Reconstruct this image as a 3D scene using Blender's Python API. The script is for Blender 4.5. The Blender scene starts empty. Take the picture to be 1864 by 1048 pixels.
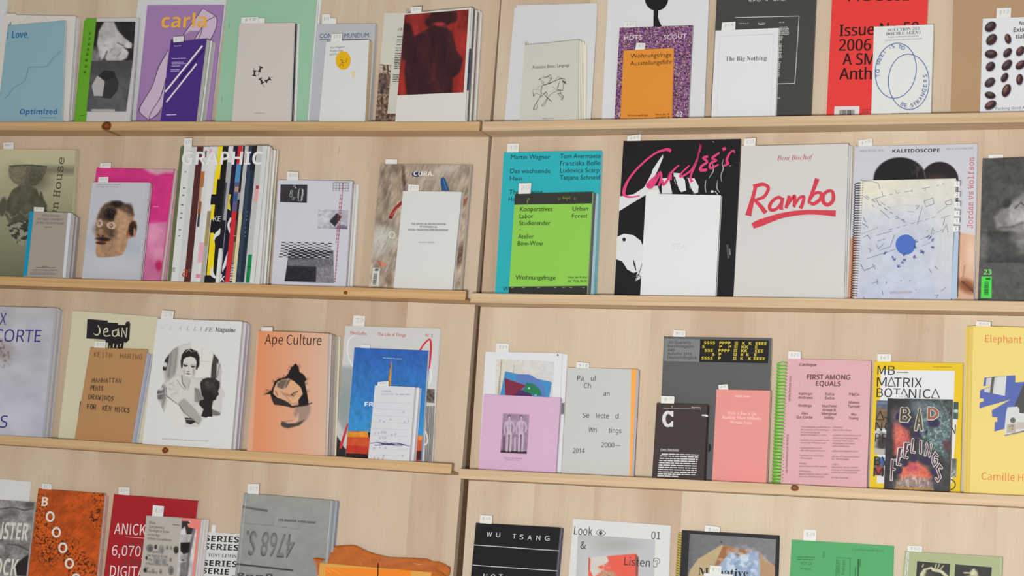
import bpy, math, os, random
import numpy as np
from mathutils import Matrix, Vector
from mathutils.geometry import tessellate_polygon

random.seed(7)
SC = bpy.context.scene
COL = SC.collection

# ------------------------------------------------------------------ camera
F = 3711.1                                   # focal length in pixels of the 1864x1048 frame
R_RIGHT, T_RIGHT = (-.144406, .368511, .040024), (-.040501, -.337136, 4.289089)
R_LEFT, T_LEFT = (-.14101, .360375, .055127), (-.046779, -.337774, 4.291615)
ZTOP = 2.30                                  # height of the top ledge's lip over the floor
PITCH = (.35605, .36)                        # ledge spacing of the left and of the right unit
LIP_H, DEPTH = .0197, .0578

def rodr(r):
    r = np.array(r, float); t = np.linalg.norm(r); k = r / t
    K = np.array([[0, -k[2], k[1]], [k[2], 0, -k[0]], [-k[1], k[0], 0]])
    return np.eye(3) + math.sin(t) * K + (1 - math.cos(t)) * K @ K
Bm = np.array([[1, 0, 0], [0, 0, -1], [0, 1, 0]], float)
RR = rodr(R_RIGHT) @ Bm; TR_ = np.array(T_RIGHT)
RL = rodr(R_LEFT) @ Bm; TL_ = np.array(T_LEFT)
UP = np.array([0, 0, ZTOP])
# unit frames: local -> world
U_ROT = [RR.T @ RL, np.eye(3)]
U_OFF = [RR.T @ (TL_ - TR_) + UP, UP]
CAM = RR.T @ (-TR_) + UP
cam_d = bpy.data.cameras.new('camera'); cam = bpy.data.objects.new('camera', cam_d); COL.objects.link(cam)
M = np.eye(4); M[:3, :3] = RR.T @ np.diag([1, -1, -1]); M[:3, 3] = CAM
cam.matrix_world = Matrix(M.tolist())
cam_d.sensor_width = 36; cam_d.lens = F / 1864 * 36; cam_d.clip_start = .05
SC.camera = cam

# ------------------------------------------------------------------ light
w = bpy.data.worlds.new('world'); SC.world = w; w.use_nodes = True
bg = w.node_tree.nodes['Background']; bg.inputs[0].default_value = (1.0, .95, .88, 1); bg.inputs[1].default_value = .27
ld = bpy.data.lights.new('flash', 'AREA'); ld.shape = 'DISK'; ld.size = .35; ld.energy = 128; ld.color = (1, 1, 1)
lo = bpy.data.objects.new('flash', ld); COL.objects.link(lo)
lp = Vector(CAM) + Vector((-.28, .05, -.18)); lo.location = lp
lo.rotation_euler = (Vector((.5, 0, 1.85)) - lp).to_track_quat('-Z', 'Y').to_euler()
SC.view_settings.view_transform = 'Standard'; SC.view_settings.look = 'None'
SC.view_settings.gamma = 1; SC.view_settings.use_curve_mapping = False
SC.view_settings.exposure = 0.0

# ------------------------------------------------------------------ materials
def lin(c):
    a = np.asarray(c, float) / 255.0
    return np.where(a <= .04045, a / 12.92, ((a + .055) / 1.055) ** 2.4)
_mats = {}
def mat(name, col, rough=.55, spec=.25, **kw):
    if name in _mats: return _mats[name]
    m = bpy.data.materials.new(name); m.use_nodes = True
    p = m.node_tree.nodes['Principled BSDF']
    c = lin(col); p.inputs['Base Color'].default_value = (*c, 1)
    p.inputs['Roughness'].default_value = rough; p.inputs['Specular IOR Level'].default_value = spec
    for k, v in kw.items(): p.inputs[k].default_value = v
    _mats[name] = m; return m
def paper(col, rough=.55):
    """uncoated / coated card with the faintest tooth"""
    key = 'card_%d_%d_%d' % tuple(int(v) for v in col)
    if key in _mats: return _mats[key]
    m = mat(key, col, rough); nt = m.node_tree; p = nt.nodes['Principled BSDF']
    n = nt.nodes.new('ShaderNodeTexNoise'); n.inputs['Scale'].default_value = 260; n.inputs['Detail'].default_value = 2
    b = nt.nodes.new('ShaderNodeBump'); b.inputs['Strength'].default_value = .04; b.inputs['Distance'].default_value = .0005
    nt.links.new(n.outputs[0], b.inputs['Height']); nt.links.new(b.outputs[0], p.inputs['Normal'])
    return m
def edge_mat(col):
    """cut page edges: fine leaves running along the block"""
    key = 'pages_%d_%d_%d' % tuple(int(v) for v in col)
    if key in _mats: return _mats[key]
    m = mat(key, col, .8, .1); nt = m.node_tree; p = nt.nodes['Principled BSDF']
    tc = nt.nodes.new('ShaderNodeTexCoord'); mp = nt.nodes.new('ShaderNodeMapping'); mp.inputs['Scale'].default_value = (3, 900, 3)
    n = nt.nodes.new('ShaderNodeTexNoise'); n.inputs['Scale'].default_value = 1; n.inputs['Detail'].default_value = 1
    r = nt.nodes.new('ShaderNodeValToRGB'); c = lin(col)
    r.color_ramp.elements[0].position = .3; r.color_ramp.elements[0].color = (*(c * .80), 1)
    r.color_ramp.elements[1].position = .55; r.color_ramp.elements[1].color = (*c, 1)
    nt.links.new(tc.outputs['Object'], mp.inputs[0]); nt.links.new(mp.outputs[0], n.inputs['Vector'])
    nt.links.new(n.outputs[0], r.inputs[0]); nt.links.new(r.outputs[0], p.inputs['Base Color'])
    return m
def ink():
    if 'printed_ink' in _mats: return _mats['printed_ink']
    m = mat('printed_ink', (128, 128, 128), .5, .25); nt = m.node_tree
    a = nt.nodes.new('ShaderNodeVertexColor'); a.layer_name = 'Col'
    nt.links.new(a.outputs[0], nt.nodes['Principled BSDF'].inputs['Base Color'])
    return m

def wood_panel():
    m = mat('birch_plywood', (215, 190, 158), .6, .2); nt = m.node_tree; N = nt.nodes; L = nt.links; p = N['Principled BSDF']
    tc = N.new('ShaderNodeTexCoord'); oi = N.new('ShaderNodeObjectInfo')
    sep = N.new('ShaderNodeSeparateXYZ'); L.new(tc.outputs['Object'], sep.inputs[0])
    def mth(op, a, b=None):
        q = N.new('ShaderNodeMath'); q.operation = op
        for i, v in enumerate((a, b)):
            if v is None: continue
            if isinstance(v, (int, float)): q.inputs[i].default_value = v
            else: L.new(v, q.inputs[i])
        return q.outputs[0]
    off = mth('MULTIPLY', oi.outputs['Random'], 37.0)
    x = mth('ADD', sep.outputs[0], off)
    vo = N.new('ShaderNodeTexVoronoi'); vo.voronoi_dimensions = '1D'; vo.inputs['Scale'].default_value = 6.5
    L.new(x, vo.inputs['W'])
    sc2 = N.new('ShaderNodeSeparateColor'); L.new(vo.outputs['Color'], sc2.inputs[0])
    def noise(sx, sz, detail, dist, addx=None):
        cb = N.new('ShaderNodeCombineXYZ'); xx = mth('MULTIPLY', x if addx is None else mth('ADD', x, addx), sx)
        L.new(xx, cb.inputs[0]); L.new(mth('MULTIPLY', sep.outputs[2], sz), cb.inputs[2])
        n = N.new('ShaderNodeTexNoise'); n.inputs['Scale'].default_value = 1; n.inputs['Detail'].default_value = detail
        n.inputs['Distortion'].default_value = dist; L.new(cb.outputs[0], n.inputs['Vector']); return n.outputs[0]
    leafoff = mth('MULTIPLY', sc2.outputs[1], 9.0)
    broad = noise(9, 1.2, 3, .9, leafoff)      # cathedral figure, changes from leaf to leaf
    fine = noise(300, 9, 3, .2)
    pore = noise(150, 26, 2, 0)
    r = N.new('ShaderNodeValToRGB'); e = r.color_ramp.elements
    e[0].position = .25; e[0].color = (*lin((188, 162, 136)), 1)
    e[1].position = .75; e[1].color = (*lin((214, 199, 174)), 1)
    k = e.new(.5); k.color = (*lin((206, 186, 162)), 1)
    f = mth('ADD', mth('MULTIPLY', sc2.outputs[0], .30), mth('MULTIPLY', broad, .72))
    L.new(f, r.inputs[0])
    mx = N.new('ShaderNodeMix'); mx.data_type = 'RGBA'; mx.blend_type = 'MULTIPLY'; mx.inputs[0].default_value = 1
    r2 = N.new('ShaderNodeValToRGB'); r2.color_ramp.elements[0].position = .3; r2.color_ramp.elements[0].color = (.955, .955, .955, 1)
    r2.color_ramp.elements[1].position = .6; r2.color_ramp.elements[1].color = (1, 1, 1, 1); L.new(fine, r2.inputs[0])
    L.new(r.outputs[0], mx.inputs[6]); L.new(r2.outputs[0], mx.inputs[7])
    mx2 = N.new('ShaderNodeMix'); mx2.data_type = 'RGBA'; mx2.blend_type = 'MULTIPLY'; mx2.inputs[0].default_value = 1
    r3 = N.new('ShaderNodeValToRGB'); r3.color_ramp.elements[0].position = .24; r3.color_ramp.elements[0].color = (.86, .83, .79, 1)
    r3.color_ramp.elements[1].position = .34; r3.color_ramp.elements[1].color = (1, 1, 1, 1); L.new(pore, r3.inputs[0])
    L.new(mx.outputs[2], mx2.inputs[6]); L.new(r3.outputs[0], mx2.inputs[7]); L.new(mx2.outputs[2], p.inputs['Base Color'])
    return m
def wood_pine(name, base, knots=()):
    """pine batten, grain along X, with knots at given local (x, z)"""
    m = mat(name, base, .5, .3); nt = m.node_tree; N = nt.nodes; L = nt.links; p = N['Principled BSDF']
    tc = N.new('ShaderNodeTexCoord'); mp = N.new('ShaderNodeMapping'); mp.inputs['Scale'].default_value = (2.2, 60, 150)
    mp.inputs['Location'].default_value = (random.random() * 50, 0, random.random() * 50)
    L.new(tc.outputs['Object'], mp.inputs[0])
    n = N.new('ShaderNodeTexNoise'); n.inputs['Scale'].default_value = 1; n.inputs['Detail'].default_value = 4; n.inputs['Distortion'].default_value = .5
    L.new(mp.outputs[0], n.inputs['Vector'])
    r = N.new('ShaderNodeValToRGB'); c = lin(base); e = r.color_ramp.elements
    e[0].position = .28; e[0].color = (*(c * np.array([.84, .78, .70])), 1); e[1].position = .66; e[1].color = (*np.minimum(c * 1.06, 1), 1)
    L.new(n.outputs[0], r.inputs[0]); last = r.outputs[0]
    for (kx, kz, kr) in knots:
        vs = N.new('ShaderNodeVectorMath'); vs.operation = 'SUBTRACT'; L.new(tc.outputs['Object'], vs.inputs[0]); vs.inputs[1].default_value = (kx, 0, kz)
        vm = N.new('ShaderNodeVectorMath'); vm.operation = 'MULTIPLY'; L.new(vs.outputs[0], vm.inputs[0]); vm.inputs[1].default_value = (1 / kr, 0, 1.25 / kr)
        nn = N.new('ShaderNodeTexNoise'); nn.inputs['Scale'].default_value = 150; L.new(tc.outputs['Object'], nn.inputs['Vector'])
        ln = N.new('ShaderNodeVectorMath'); ln.operation = 'LENGTH'; L.new(vm.outputs[0], ln.inputs[0])
        ad = N.new('ShaderNodeMath'); ad.operation = 'ADD'; L.new(ln.outputs['Value'], ad.inputs[0])
        mu = N.new('ShaderNodeMath'); mu.operation = 'MULTIPLY'; L.new(nn.outputs[0], mu.inputs[0]); mu.inputs[1].default_value = .5; L.new(mu.outputs[0], ad.inputs[1])
        rr = N.new('ShaderNodeValToRGB'); ee = rr.color_ramp.elements
        ee[0].position = .0; ee[0].color = (*lin((150, 95, 60)), 1); ee[1].position = 1.0; ee[1].color = (1, 1, 1, 1)
        for pos, cc in ((.42, (185, 120, 75)), (.62, (118, 74, 50)), (.8, (140, 88, 58))): q = ee.new(pos); q.color = (*lin(cc), 1)
        q = ee.new(.95); q.color = (*lin((225, 200, 170)), 1)
        dv = N.new('ShaderNodeMath'); dv.operation = 'MULTIPLY'; L.new(ad.outputs[0], dv.inputs[0]); dv.inputs[1].default_value = .62
        L.new(dv.outputs[0], rr.inputs[0])
        mx = N.new('ShaderNodeMix'); mx.data_type = 'RGBA'; mx.blend_type = 'MULTIPLY'; mx.inputs[0].default_value = 1
        L.new(last, mx.inputs[6]); L.new(rr.outputs[0], mx.inputs[7]); last = mx.outputs[2]
    L.new(last, p.inputs['Base Color']); return m

# ------------------------------------------------------------------ objects
def empty(name, loc, label, cat, group=None, rot=None):
    o = bpy.data.objects.new(name, None); COL.objects.link(o); o.empty_display_size = .02
    o.location = loc
    if rot is not None: o.rotation_euler = rot
    o['label'] = label; o['category'] = cat
    if group: o['group'] = group
    return o
def mesh_obj(name, verts, faces, m, parent=None, colors=None, label=None):
    me = bpy.data.meshes.new(name)
    verts = np.asarray(verts, dtype=np.float32)
    me.from_pydata(verts.tolist(), [], [tuple(int(i) for i in f) for f in faces])
    if colors is not None:
        a = me.color_attributes.new('Col', 'FLOAT_COLOR', 'POINT')
        cc = np.ones((len(verts), 4), np.float32); cc[:, :3] = colors; a.data.foreach_set('color', cc.ravel())
    me.materials.append(m); me.update()
    o = bpy.data.objects.new(name, me); COL.objects.link(o)
    if parent: o.parent = parent
    if label: o['label'] = label
    return o
def box_vf(x0, x1, y0, y1, z0, z1, bev=0):
    v = [(x0, y0, z0), (x1, y0, z0), (x1, y1, z0), (x0, y1, z0), (x0, y0, z1), (x1, y0, z1), (x1, y1, z1), (x0, y1, z1)]
    f = [(0, 3, 2, 1), (4, 5, 6, 7), (0, 1, 5, 4), (1, 2, 6, 5), (2, 3, 7, 6), (3, 0, 4, 7)]
    return v, f
def hexa(v8):
    return list(v8), [(0, 3, 2, 1), (4, 5, 6, 7), (0, 1, 5, 4), (1, 2, 6, 5), (2, 3, 7, 6), (3, 0, 4, 7)]
def join(parts):
    V, Fs = [], []
    for v, f in parts:
        b = len(V); V += list(v); Fs += [tuple(i + b for i in q) for q in f]
    return V, Fs
def bevel(o, wd, seg=2):
    b = o.modifiers.new('bevel', 'BEVEL'); b.width = wd; b.segments = seg; b.limit_method = 'ANGLE'

# ------------------------------------------------------------------ structure and display units
def struct(name, vf, m):
    o = mesh_obj(name, vf[0], vf[1], m); o['kind'] = 'structure'; return o
floor_m = mat('concrete_floor', (150, 146, 140), .7)
_n = floor_m.node_tree; _t = _n.nodes.new('ShaderNodeTexNoise'); _t.inputs['Scale'].default_value = 3; _r = _n.nodes.new('ShaderNodeValToRGB')
_r.color_ramp.elements[0].color = (.22, .21, .2, 1); _r.color_ramp.elements[1].color = (.42, .4, .38, 1)
_n.links.new(_t.outputs[0], _r.inputs[0]); _n.links.new(_r.outputs[0], _n.nodes['Principled BSDF'].inputs['Base Color'])
struct('floor', box_vf(-3.2, 3.4, -5.2, .30, -.05, 0), floor_m)
struct('wall_back', box_vf(-3.2, 3.4, .14, .30, 0, 3.3), mat('wall_paint', (225, 222, 215), .8))

PINE = [[wood_pine('pine_left_%d' % r, b, k) for r, (b, k) in enumerate((
            ((202, 168, 124), [(-.897, -.0102, .0105)]), ((206, 166, 118), [(-.272, -.012, .004)]),
            ((208, 174, 130), [(-.665, -.010, .0065)]), ((205, 170, 125), [])))],
        [wood_pine('pine_right_%d' % r, b, k) for r, (b, k) in enumerate((
            ((207, 180, 146), []), ((208, 181, 146), []),
            ((208, 182, 148), [(.695, -.006, .0065)]), ((208, 176, 134), [])))]]
PLY = wood_panel()
side_m = wood_pine('ply_edge', (150, 120, 92))
W = (1.55, 1.65)
UNIT = []
for u in (0, 1):
    lx0, lx1 = ((-W[0], 0) if u == 0 else (0, W[1]))
    rot = Matrix(U_ROT[u].tolist()).to_euler()
    root = empty('display_shelf', U_OFF[u].tolist(), ('pale birch plywood magazine display on the left, ledges running off the left edge',
                 'pale birch plywood magazine display on the right of the dark vertical gap')[u], 'display shelf', rot=rot)
    UNIT.append(root)
    s = PITCH[u]
    for r in range(0, 5):
        zt = .52 if r == 0 else -(r - 1) * s - LIP_H
        zb = -r * s - LIP_H if r < 4 else -3 * s - LIP_H - .12
        z1 = zt if r == 0 else zt - .0006
        hh = z1 - zb
        v, f = box_vf(lx0, lx1, 0, .018, 0, hh)
        o = mesh_obj('back_panel', v, f, PLY, root); o.location = (0, 0, zb)
    for r in range(4):
        zz = -r * s
        v, f = box_vf(lx0, lx1, -DEPTH, 0, -LIP_H, -LIP_H + .004)
        led = mesh_obj('ledge', v, f, PINE[u][r], root); led.location = (0, 0, zz)
        v, f = box_vf(lx0, lx1, -DEPTH - .0002, -DEPTH + .008, -LIP_H - .0002, 0)
        lip = mesh_obj('front_lip', v, f, PINE[u][r], led); bevel(lip, .0012)
    e0, e1 = ((lx1 - .02, lx1) if u == 0 else (lx0, lx0 + .02))
    for k, (a, b) in enumerate(((e0, e1), ((lx0, lx0 + .02) if u == 0 else (lx1 - .02, lx1)))):
        v, f = box_vf(a, b, .0182, .075, -3 * s - LIP_H - .12, .52)
        mesh_obj('side_frame', v, f, side_m, root)

# ------------------------------------------------------------------ pixel -> place
def ray(px, py, u):
    d = np.array([(px - 932) / F, (py - 524) / F, 1.0])
    Rm, Tm = ((RL, TL_), (RR, TR_))[u]
    return Rm.T @ (-Tm), Rm.T @ d
def hit(px, py, u, y0, z0, y1, z1):
    """where the sight line meets the plane through (y0,z0) and (y1,z1), parallel to X, in unit coordinates"""
    o, d = ray(px, py, u)
    n = np.array([z1 - z0, -(y1 - y0)])          # normal in (y,z)
    t = (n[0] * (y0 - o[1]) + n[1] * (z0 - o[2])) / (n[0] * d[1] + n[1] * d[2])
    return o + t * d
def to_world(P, u):
    return (U_ROT[u] @ np.asarray(P).T).T + U_OFF[u]
CROPS = dict(A=(0, 0, 4.193), B=(400, 0, 3.728), C=(880, 0, 4.193), D=(1280, 0, 3.192), E=(0, 240, 3.494), F=(300, 240, 3.495),
             G=(490, 280, 3.744), H=(880, 240, 3.274), I=(1320, 240, 3.176), J=(0, 540, 3.493), K=(430, 560, 3.493), M=(840, 590, 3.381),
             N=(1180, 590, 3.276), O=(1570, 570, 2.993), P=(0, 840, 4.236), Q=(420, 840, 4.236), R=(840, 900, 4.66), S=(1220, 900, 2.894),
             a=(260, 580, 4.556), b=(140, 300, 4.764), c=(470, 600, 4.365), d=(1440, 40, 4.396), e=(1580, 650, 4.194), f=(1420, 650, 4.194),
             g=(0, 260, 4.033), h=(1110, 240, 3.437), i=(1770, 0, 4.99), j=(670, 290, 4.368), k=(940, 60, 6.55), l=(600, 560, 3.614),
             m=(1180, 720, 6.55), n=(1764, 580, 3.275), o=(560, 980, 6.66), p=(1770, 280, 3.745), Z=(0, 0, 1))

def homog(src, dst):
    A, b = [], []
    for (x, y), (X, Y) in zip(src, dst):
        A.append([x, y, 1, 0, 0, 0, -X * x, -X * y]); b.append(X)
        A.append([0, 0, 0, x, y, 1, -Y * x, -Y * y]); b.append(Y)
    h = np.linalg.solve(np.array(A), np.array(b)); return np.append(h, 1).reshape(3, 3)

# ------------------------------------------------------------------ numpy noise + cover photographs
def _h(ix, iy, s):
    n = (ix * 374761393 + iy * 668265263 + s * 974711) & 0xffffffff
    n = ((n ^ (n >> 13)) * 1274126177) & 0xffffffff
    return ((n ^ (n >> 16)) & 0xffff) / 65535.0
def vnoise(x, y, s=0):
    ix = np.floor(x).astype(np.int64); iy = np.floor(y).astype(np.int64); fx = x - ix; fy = y - iy
    fx = fx * fx * (3 - 2 * fx); fy = fy * fy * (3 - 2 * fy)
    a, b, c, d = _h(ix, iy, s), _h(ix + 1, iy, s), _h(ix, iy + 1, s), _h(ix + 1, iy + 1, s)
    return (a * (1 - fx) + b * fx) * (1 - fy) + (c * (1 - fx) + d * fx) * fy
def fbm(x, y, o=4, s=0):
    v = 0; a = .5; t = 0
    for k in range(o):
        v = v + a * vnoise(x * 2 ** k, y * 2 ** k, s + k * 17); t += a; a *= .5
    return v / t
def segdist(X, Y, pts, closed=False):
    D = np.full(X.shape, 1e9); n = len(pts)
    for i in range(n if closed else n - 1):
        (x0, y0), (x1, y1) = pts[i], pts[(i + 1) % n]
        dx, dy = x1 - x0, y1 - y0; q = dx * dx + dy * dy + 1e-9
        t = np.clip(((X - x0) * dx + (Y - y0) * dy) / q, 0, 1)
        D = np.minimum(D, np.hypot(X - x0 - t * dx, Y - y0 - t * dy))
    return D
def inside(X, Y, pts):
    c = np.zeros(X.shape, bool); n = len(pts)
    for i in range(n):
        (x0, y0), (x1, y1) = pts[i], pts[(i + 1) % n]
        if y0 == y1: continue
        k = ((y0 > Y) != (y1 > Y)) & (X < (x1 - x0) * (Y - y0) / (y1 - y0) + x0)
        c ^= k
    return c
class Pic:
    """a printed photograph painted into per-vertex colours; coordinates are those of the crop the cover was measured in"""
    def __init__(s, X, Y, base):
        s.X, s.Y = X, Y; s.C = np.tile(np.array(base, float), (len(X), 1))
    def mix(s, a, col):
        a = np.clip(a, 0, 1)[:, None]; s.C = s.C * (1 - a) + np.array(col, float) * a; return s
    def ell(s, cx, cy, rx, ry, col, soft=.15, ang=0, al=1):
        c, n = math.cos(math.radians(ang)), math.sin(math.radians(ang)); x = s.X - cx; y = s.Y - cy
        d = np.hypot((x * c + y * n) / rx, (-x * n + y * c) / ry)
        return s.mix(al * np.clip((1 - d) / soft + .5, 0, 1), col)
    def poly(s, pts, col, soft=3, al=1):
        d = segdist(s.X, s.Y, pts, True); d = np.where(inside(s.X, s.Y, pts), d, -d)
        return s.mix(al * np.clip(d / soft + .5, 0, 1), col)
    def line(s, pts, wd, col, soft=2, al=1):
        return s.mix(al * np.clip((wd / 2 - segdist(s.X, s.Y, pts)) / soft + .5, 0, 1), col)
    def grad(s, x0, y0, x1, y1, c0, c1):
        dx, dy = x1 - x0, y1 - y0; t = np.clip(((s.X - x0) * dx + (s.Y - y0) * dy) / (dx * dx + dy * dy), 0, 1)[:, None]
        s.C = np.array(c0, float) * (1 - t) + np.array(c1, float) * t; return s
    def noise(s, sx, sy, amp, ang=0, o=4, seed=0, mask=None):
        c, n = math.cos(math.radians(ang)), math.sin(math.radians(ang))
        v = fbm((s.X * c + s.Y * n) / sx, (-s.X * n + s.Y * c) / sy, o, seed) - .5
        if mask is not None: v = v * mask
        s.C = s.C * (1 + 2 * amp * v[:, None]); return s
    def spots(s, sx, sy, thr, soft, col, ang=0, o=3, seed=0, al=1, mask=None):
        c, n = math.cos(math.radians(ang)), math.sin(math.radians(ang))
        v = fbm((s.X * c + s.Y * n) / sx, (-s.X * n + s.Y * c) / sy, o, seed)
        a = al * np.clip((v - thr) / soft, 0, 1)
        if mask is not None: a = a * mask
        return s.mix(a, col)
    def m_in(s, pts): return inside(s.X, s.Y, pts).astype(float)
    def m_ell(s, cx, cy, rx, ry): return np.clip(1.5 - np.hypot((s.X - cx) / rx, (s.Y - cy) / ry), 0, 1)

# ------------------------------------------------------------------ text
FD = os.path.join(bpy.utils.resource_path('LOCAL'), 'datafiles', 'fonts')
def _font(fn):
    try: return bpy.data.fonts.load(os.path.join(FD, fn))
    except Exception: return None
FONT = dict(gill=None, cjk=_font('Noto Sans CJK Regular.woff2'), math=_font('NotoSansMath-Regular.woff2'), mono=_font('DejaVuSansMono.woff2'))
def _map(t, A, a, d=None):
    out = ''
    for c in t:
        if 'A' <= c <= 'Z': out += chr(A + ord(c) - 65)
        elif 'a' <= c <= 'z': out += '\u210e' if (a == 0x1D44E and c == 'h') else chr(a + ord(c) - 97)
        elif d and '0' <= c <= '9': out += chr(d + ord(c) - 48)
        else: out += c
    return out
STYLE = dict(g=('gill', 0, lambda t: t), h=('cjk', 0, lambda t: t), hb=('math', 0, lambda t: _map(t, 0x1D5D4, 0x1D5EE, 0x1D7EC)),
             hm=('math', 0, lambda t: t), s=('math', -.004, lambda t: _map(t, 0x1D400, 0x1D41A, 0x1D7CE)),
             sb=('math', 0, lambda t: _map(t, 0x1D400, 0x1D41A, 0x1D7CE)), si=('math', 0, lambda t: _map(t, 0x1D434, 0x1D44E)),
             tw=('math', 0, lambda t: _map(t, 0x1D670, 0x1D68A, 0x1D7F6)), mono=('mono', 0, lambda t: t),
             hs=('math', 0, lambda t: _map(t, 0x1D5A0, 0x1D5BA, 0x1D7E2)), hbi=('math', 0, lambda t: _map(t, 0x1D63C, 0x1D656)))
_want = {}
def want(text, style, res=2): _want[(text, style)] = max(res, _want.get((text, style), 0))
_geo = {}
def make_texts():
    for st in STYLE: want('H', st)
    objs = {}
    for (text, st), res in _want.items():
        fn, off, mp = STYLE[st]
        c = bpy.data.curves.new('lettering', 'FONT'); c.body = mp(text); c.offset = off; c.resolution_u = res
        if FONT[fn]: c.font = FONT[fn]
        o = bpy.data.objects.new('lettering', c); COL.objects.link(o); objs[(text, st)] = o
    bpy.context.view_layer.update(); dg = bpy.context.evaluated_depsgraph_get()
    for k, o in objs.items():
        ev = o.evaluated_get(dg); me = ev.to_mesh()
        n = len(me.vertices); co = np.zeros(n * 3, np.float32); me.vertices.foreach_get('co', co)
        _geo[k] = (co.reshape(-1, 3)[:, :2].copy(), [tuple(p.vertices) for p in me.polygons]); ev.to_mesh_clear()
    for o in objs.values():
        c = o.data; bpy.data.objects.remove(o); bpy.data.curves.remove(c)
def text_geo(text, st):
    v, f = _geo[(text, st)]; cap = max(_geo[('H', st)][0][:, 1].max(), .1)
    if len(v) == 0: return v, f
    x0, x1 = v[:, 0].min(), v[:, 0].max(); q = v.copy(); q[:, 0] = (q[:, 0] - x0) / max(x1 - x0, 1e-6); q[:, 1] /= cap
    return q, f

# hand-drawn strokes, 4 wide 6 high
HW = {'0': ['1,0 0,2 0,4 1,6 3,6 4,4 4,2 3,0 1,0'], '1': ['1,5 2,6 2,0'], '2': ['0,5 1,6 3,6 4,4 0,0 4,0'], '3': ['0,6 4,6 2,3.5 4,2 3,0 0,0'],
      '4': ['3,0 3,6 0,2 4,2'], '5': ['4,6 1,6 0,3.5 3,3.5 4,2 3,0 0,0'], '6': ['3,6 0,3 0,1 2,0 4,1 3,3 0,2'], '7': ['0,6 4,6 1,0'],
      '8': ['2,3 0,4.5 2,6 4,4.5 2,3 0,1.5 2,0 4,1.5 2,3'], '9': ['4,4 2,3 0,4.5 2,6 4,5 3,0'], '$': ['4,5 2,6 0,4.5 4,1.8 2,0 0,1', '2,7 2,-1'],
      '£': ['4,5 3,6 1,5 1,0', '0,0 4,0', '0,3 3,3'], 'K': ['0,6 0,0', '4,6 0,3 4,0'], 'E': ['4,6 0,6 0,0 4,0', '0,3 3,3'], 'I': ['2,6 2,0', '1,6 3,6', '1,0 3,0'],
      'T': ['0,6 4,6', '2,6 2,0'], 'H': ['0,6 0,0', '4,6 4,0', '0,3 4,3'], 'A': ['0,0 2,6 4,0', '1,2 3,2'], 'R': ['0,0 0,6 3,6 4,4.5 3,3 0,3', '2,3 4,0'],
      'N': ['0,0 0,6 4,0 4,6'], 'G': ['4,5 2,6 0,4 0,2 2,0 4,1 4,3 2.5,3'], 'M': ['0,0 .5,6 2,2 3.5,6 4,0'], 'P': ['0,0 0,6 3,6 4,4.5 3,3 0,3'],
      'S': ['4,5 2,6 0,4.5 4,1.8 2,0 0,1'], 'D': ['0,0 0,6 2,6 4,4 4,2 2,0 0,0'], 'W': ['0,6 1,0 2,4 3,0 4,6'], 'F': ['4,6 0,6 0,0', '0,3 3,3'],
      'O': ['1,0 0,2 0,4 1,6 3,6 4,4 4,2 3,0 1,0'], 'C': ['4,5 2,6 0,4 0,2 2,0 4,1'], 'L': ['0,6 0,0 4,0'], '.': ['1.8,0 2.2,.3'], ' ': []}
for _k in HW: HW[_k] = [[tuple(float(t) for t in p.split(',')) for p in s.split()] for s in HW[_k]]

# ------------------------------------------------------------------ flat print helper
def catmull(pts, k=6):
    P = [np.array(p, float) for p in pts]
    if len(P) < 3: return P
    P = [2 * P[0] - P[1]] + P + [2 * P[-1] - P[-2]]; out = []
    for i in range(1, len(P) - 2):
        for j in range(k):
            t = j / k
            out.append(.5 * (2 * P[i] + (P[i + 1] - P[i - 1]) * t + (2 * P[i - 1] - 5 * P[i] + 4 * P[i + 1] - P[i + 2]) * t * t + (3 * P[i] - P[i - 1] - 3 * P[i + 1] + P[i + 2]) * t ** 3))
    out.append(P[-2]); return out
def stroke_geo(pts, wd):
    P = [np.array(p, float) for p in pts]; n = len(P)
    if not hasattr(wd, '__len__'): wd = [wd] * n
    V, Fs = [], []
    for i in range(n):
        a = P[max(i - 1, 0)]; b = P[min(i + 1, n - 1)]; t = b - a; t /= (np.linalg.norm(t) + 1e-9); m = np.array([-t[1], t[0]])
        if 0 < i < n - 1:
            d1 = P[i] - P[i - 1]; d1 /= np.linalg.norm(d1) + 1e-9; c = max(abs(np.dot(m, np.array([-d1[1], d1[0]]))), .5)
        else: c = 1
        h = wd[i] / 2 / c; V += [P[i] + m * h, P[i] - m * h]
        if i: k = 2 * i; Fs.append((k - 2, k - 1, k + 1, k))
    return np.array(V), Fs

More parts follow.
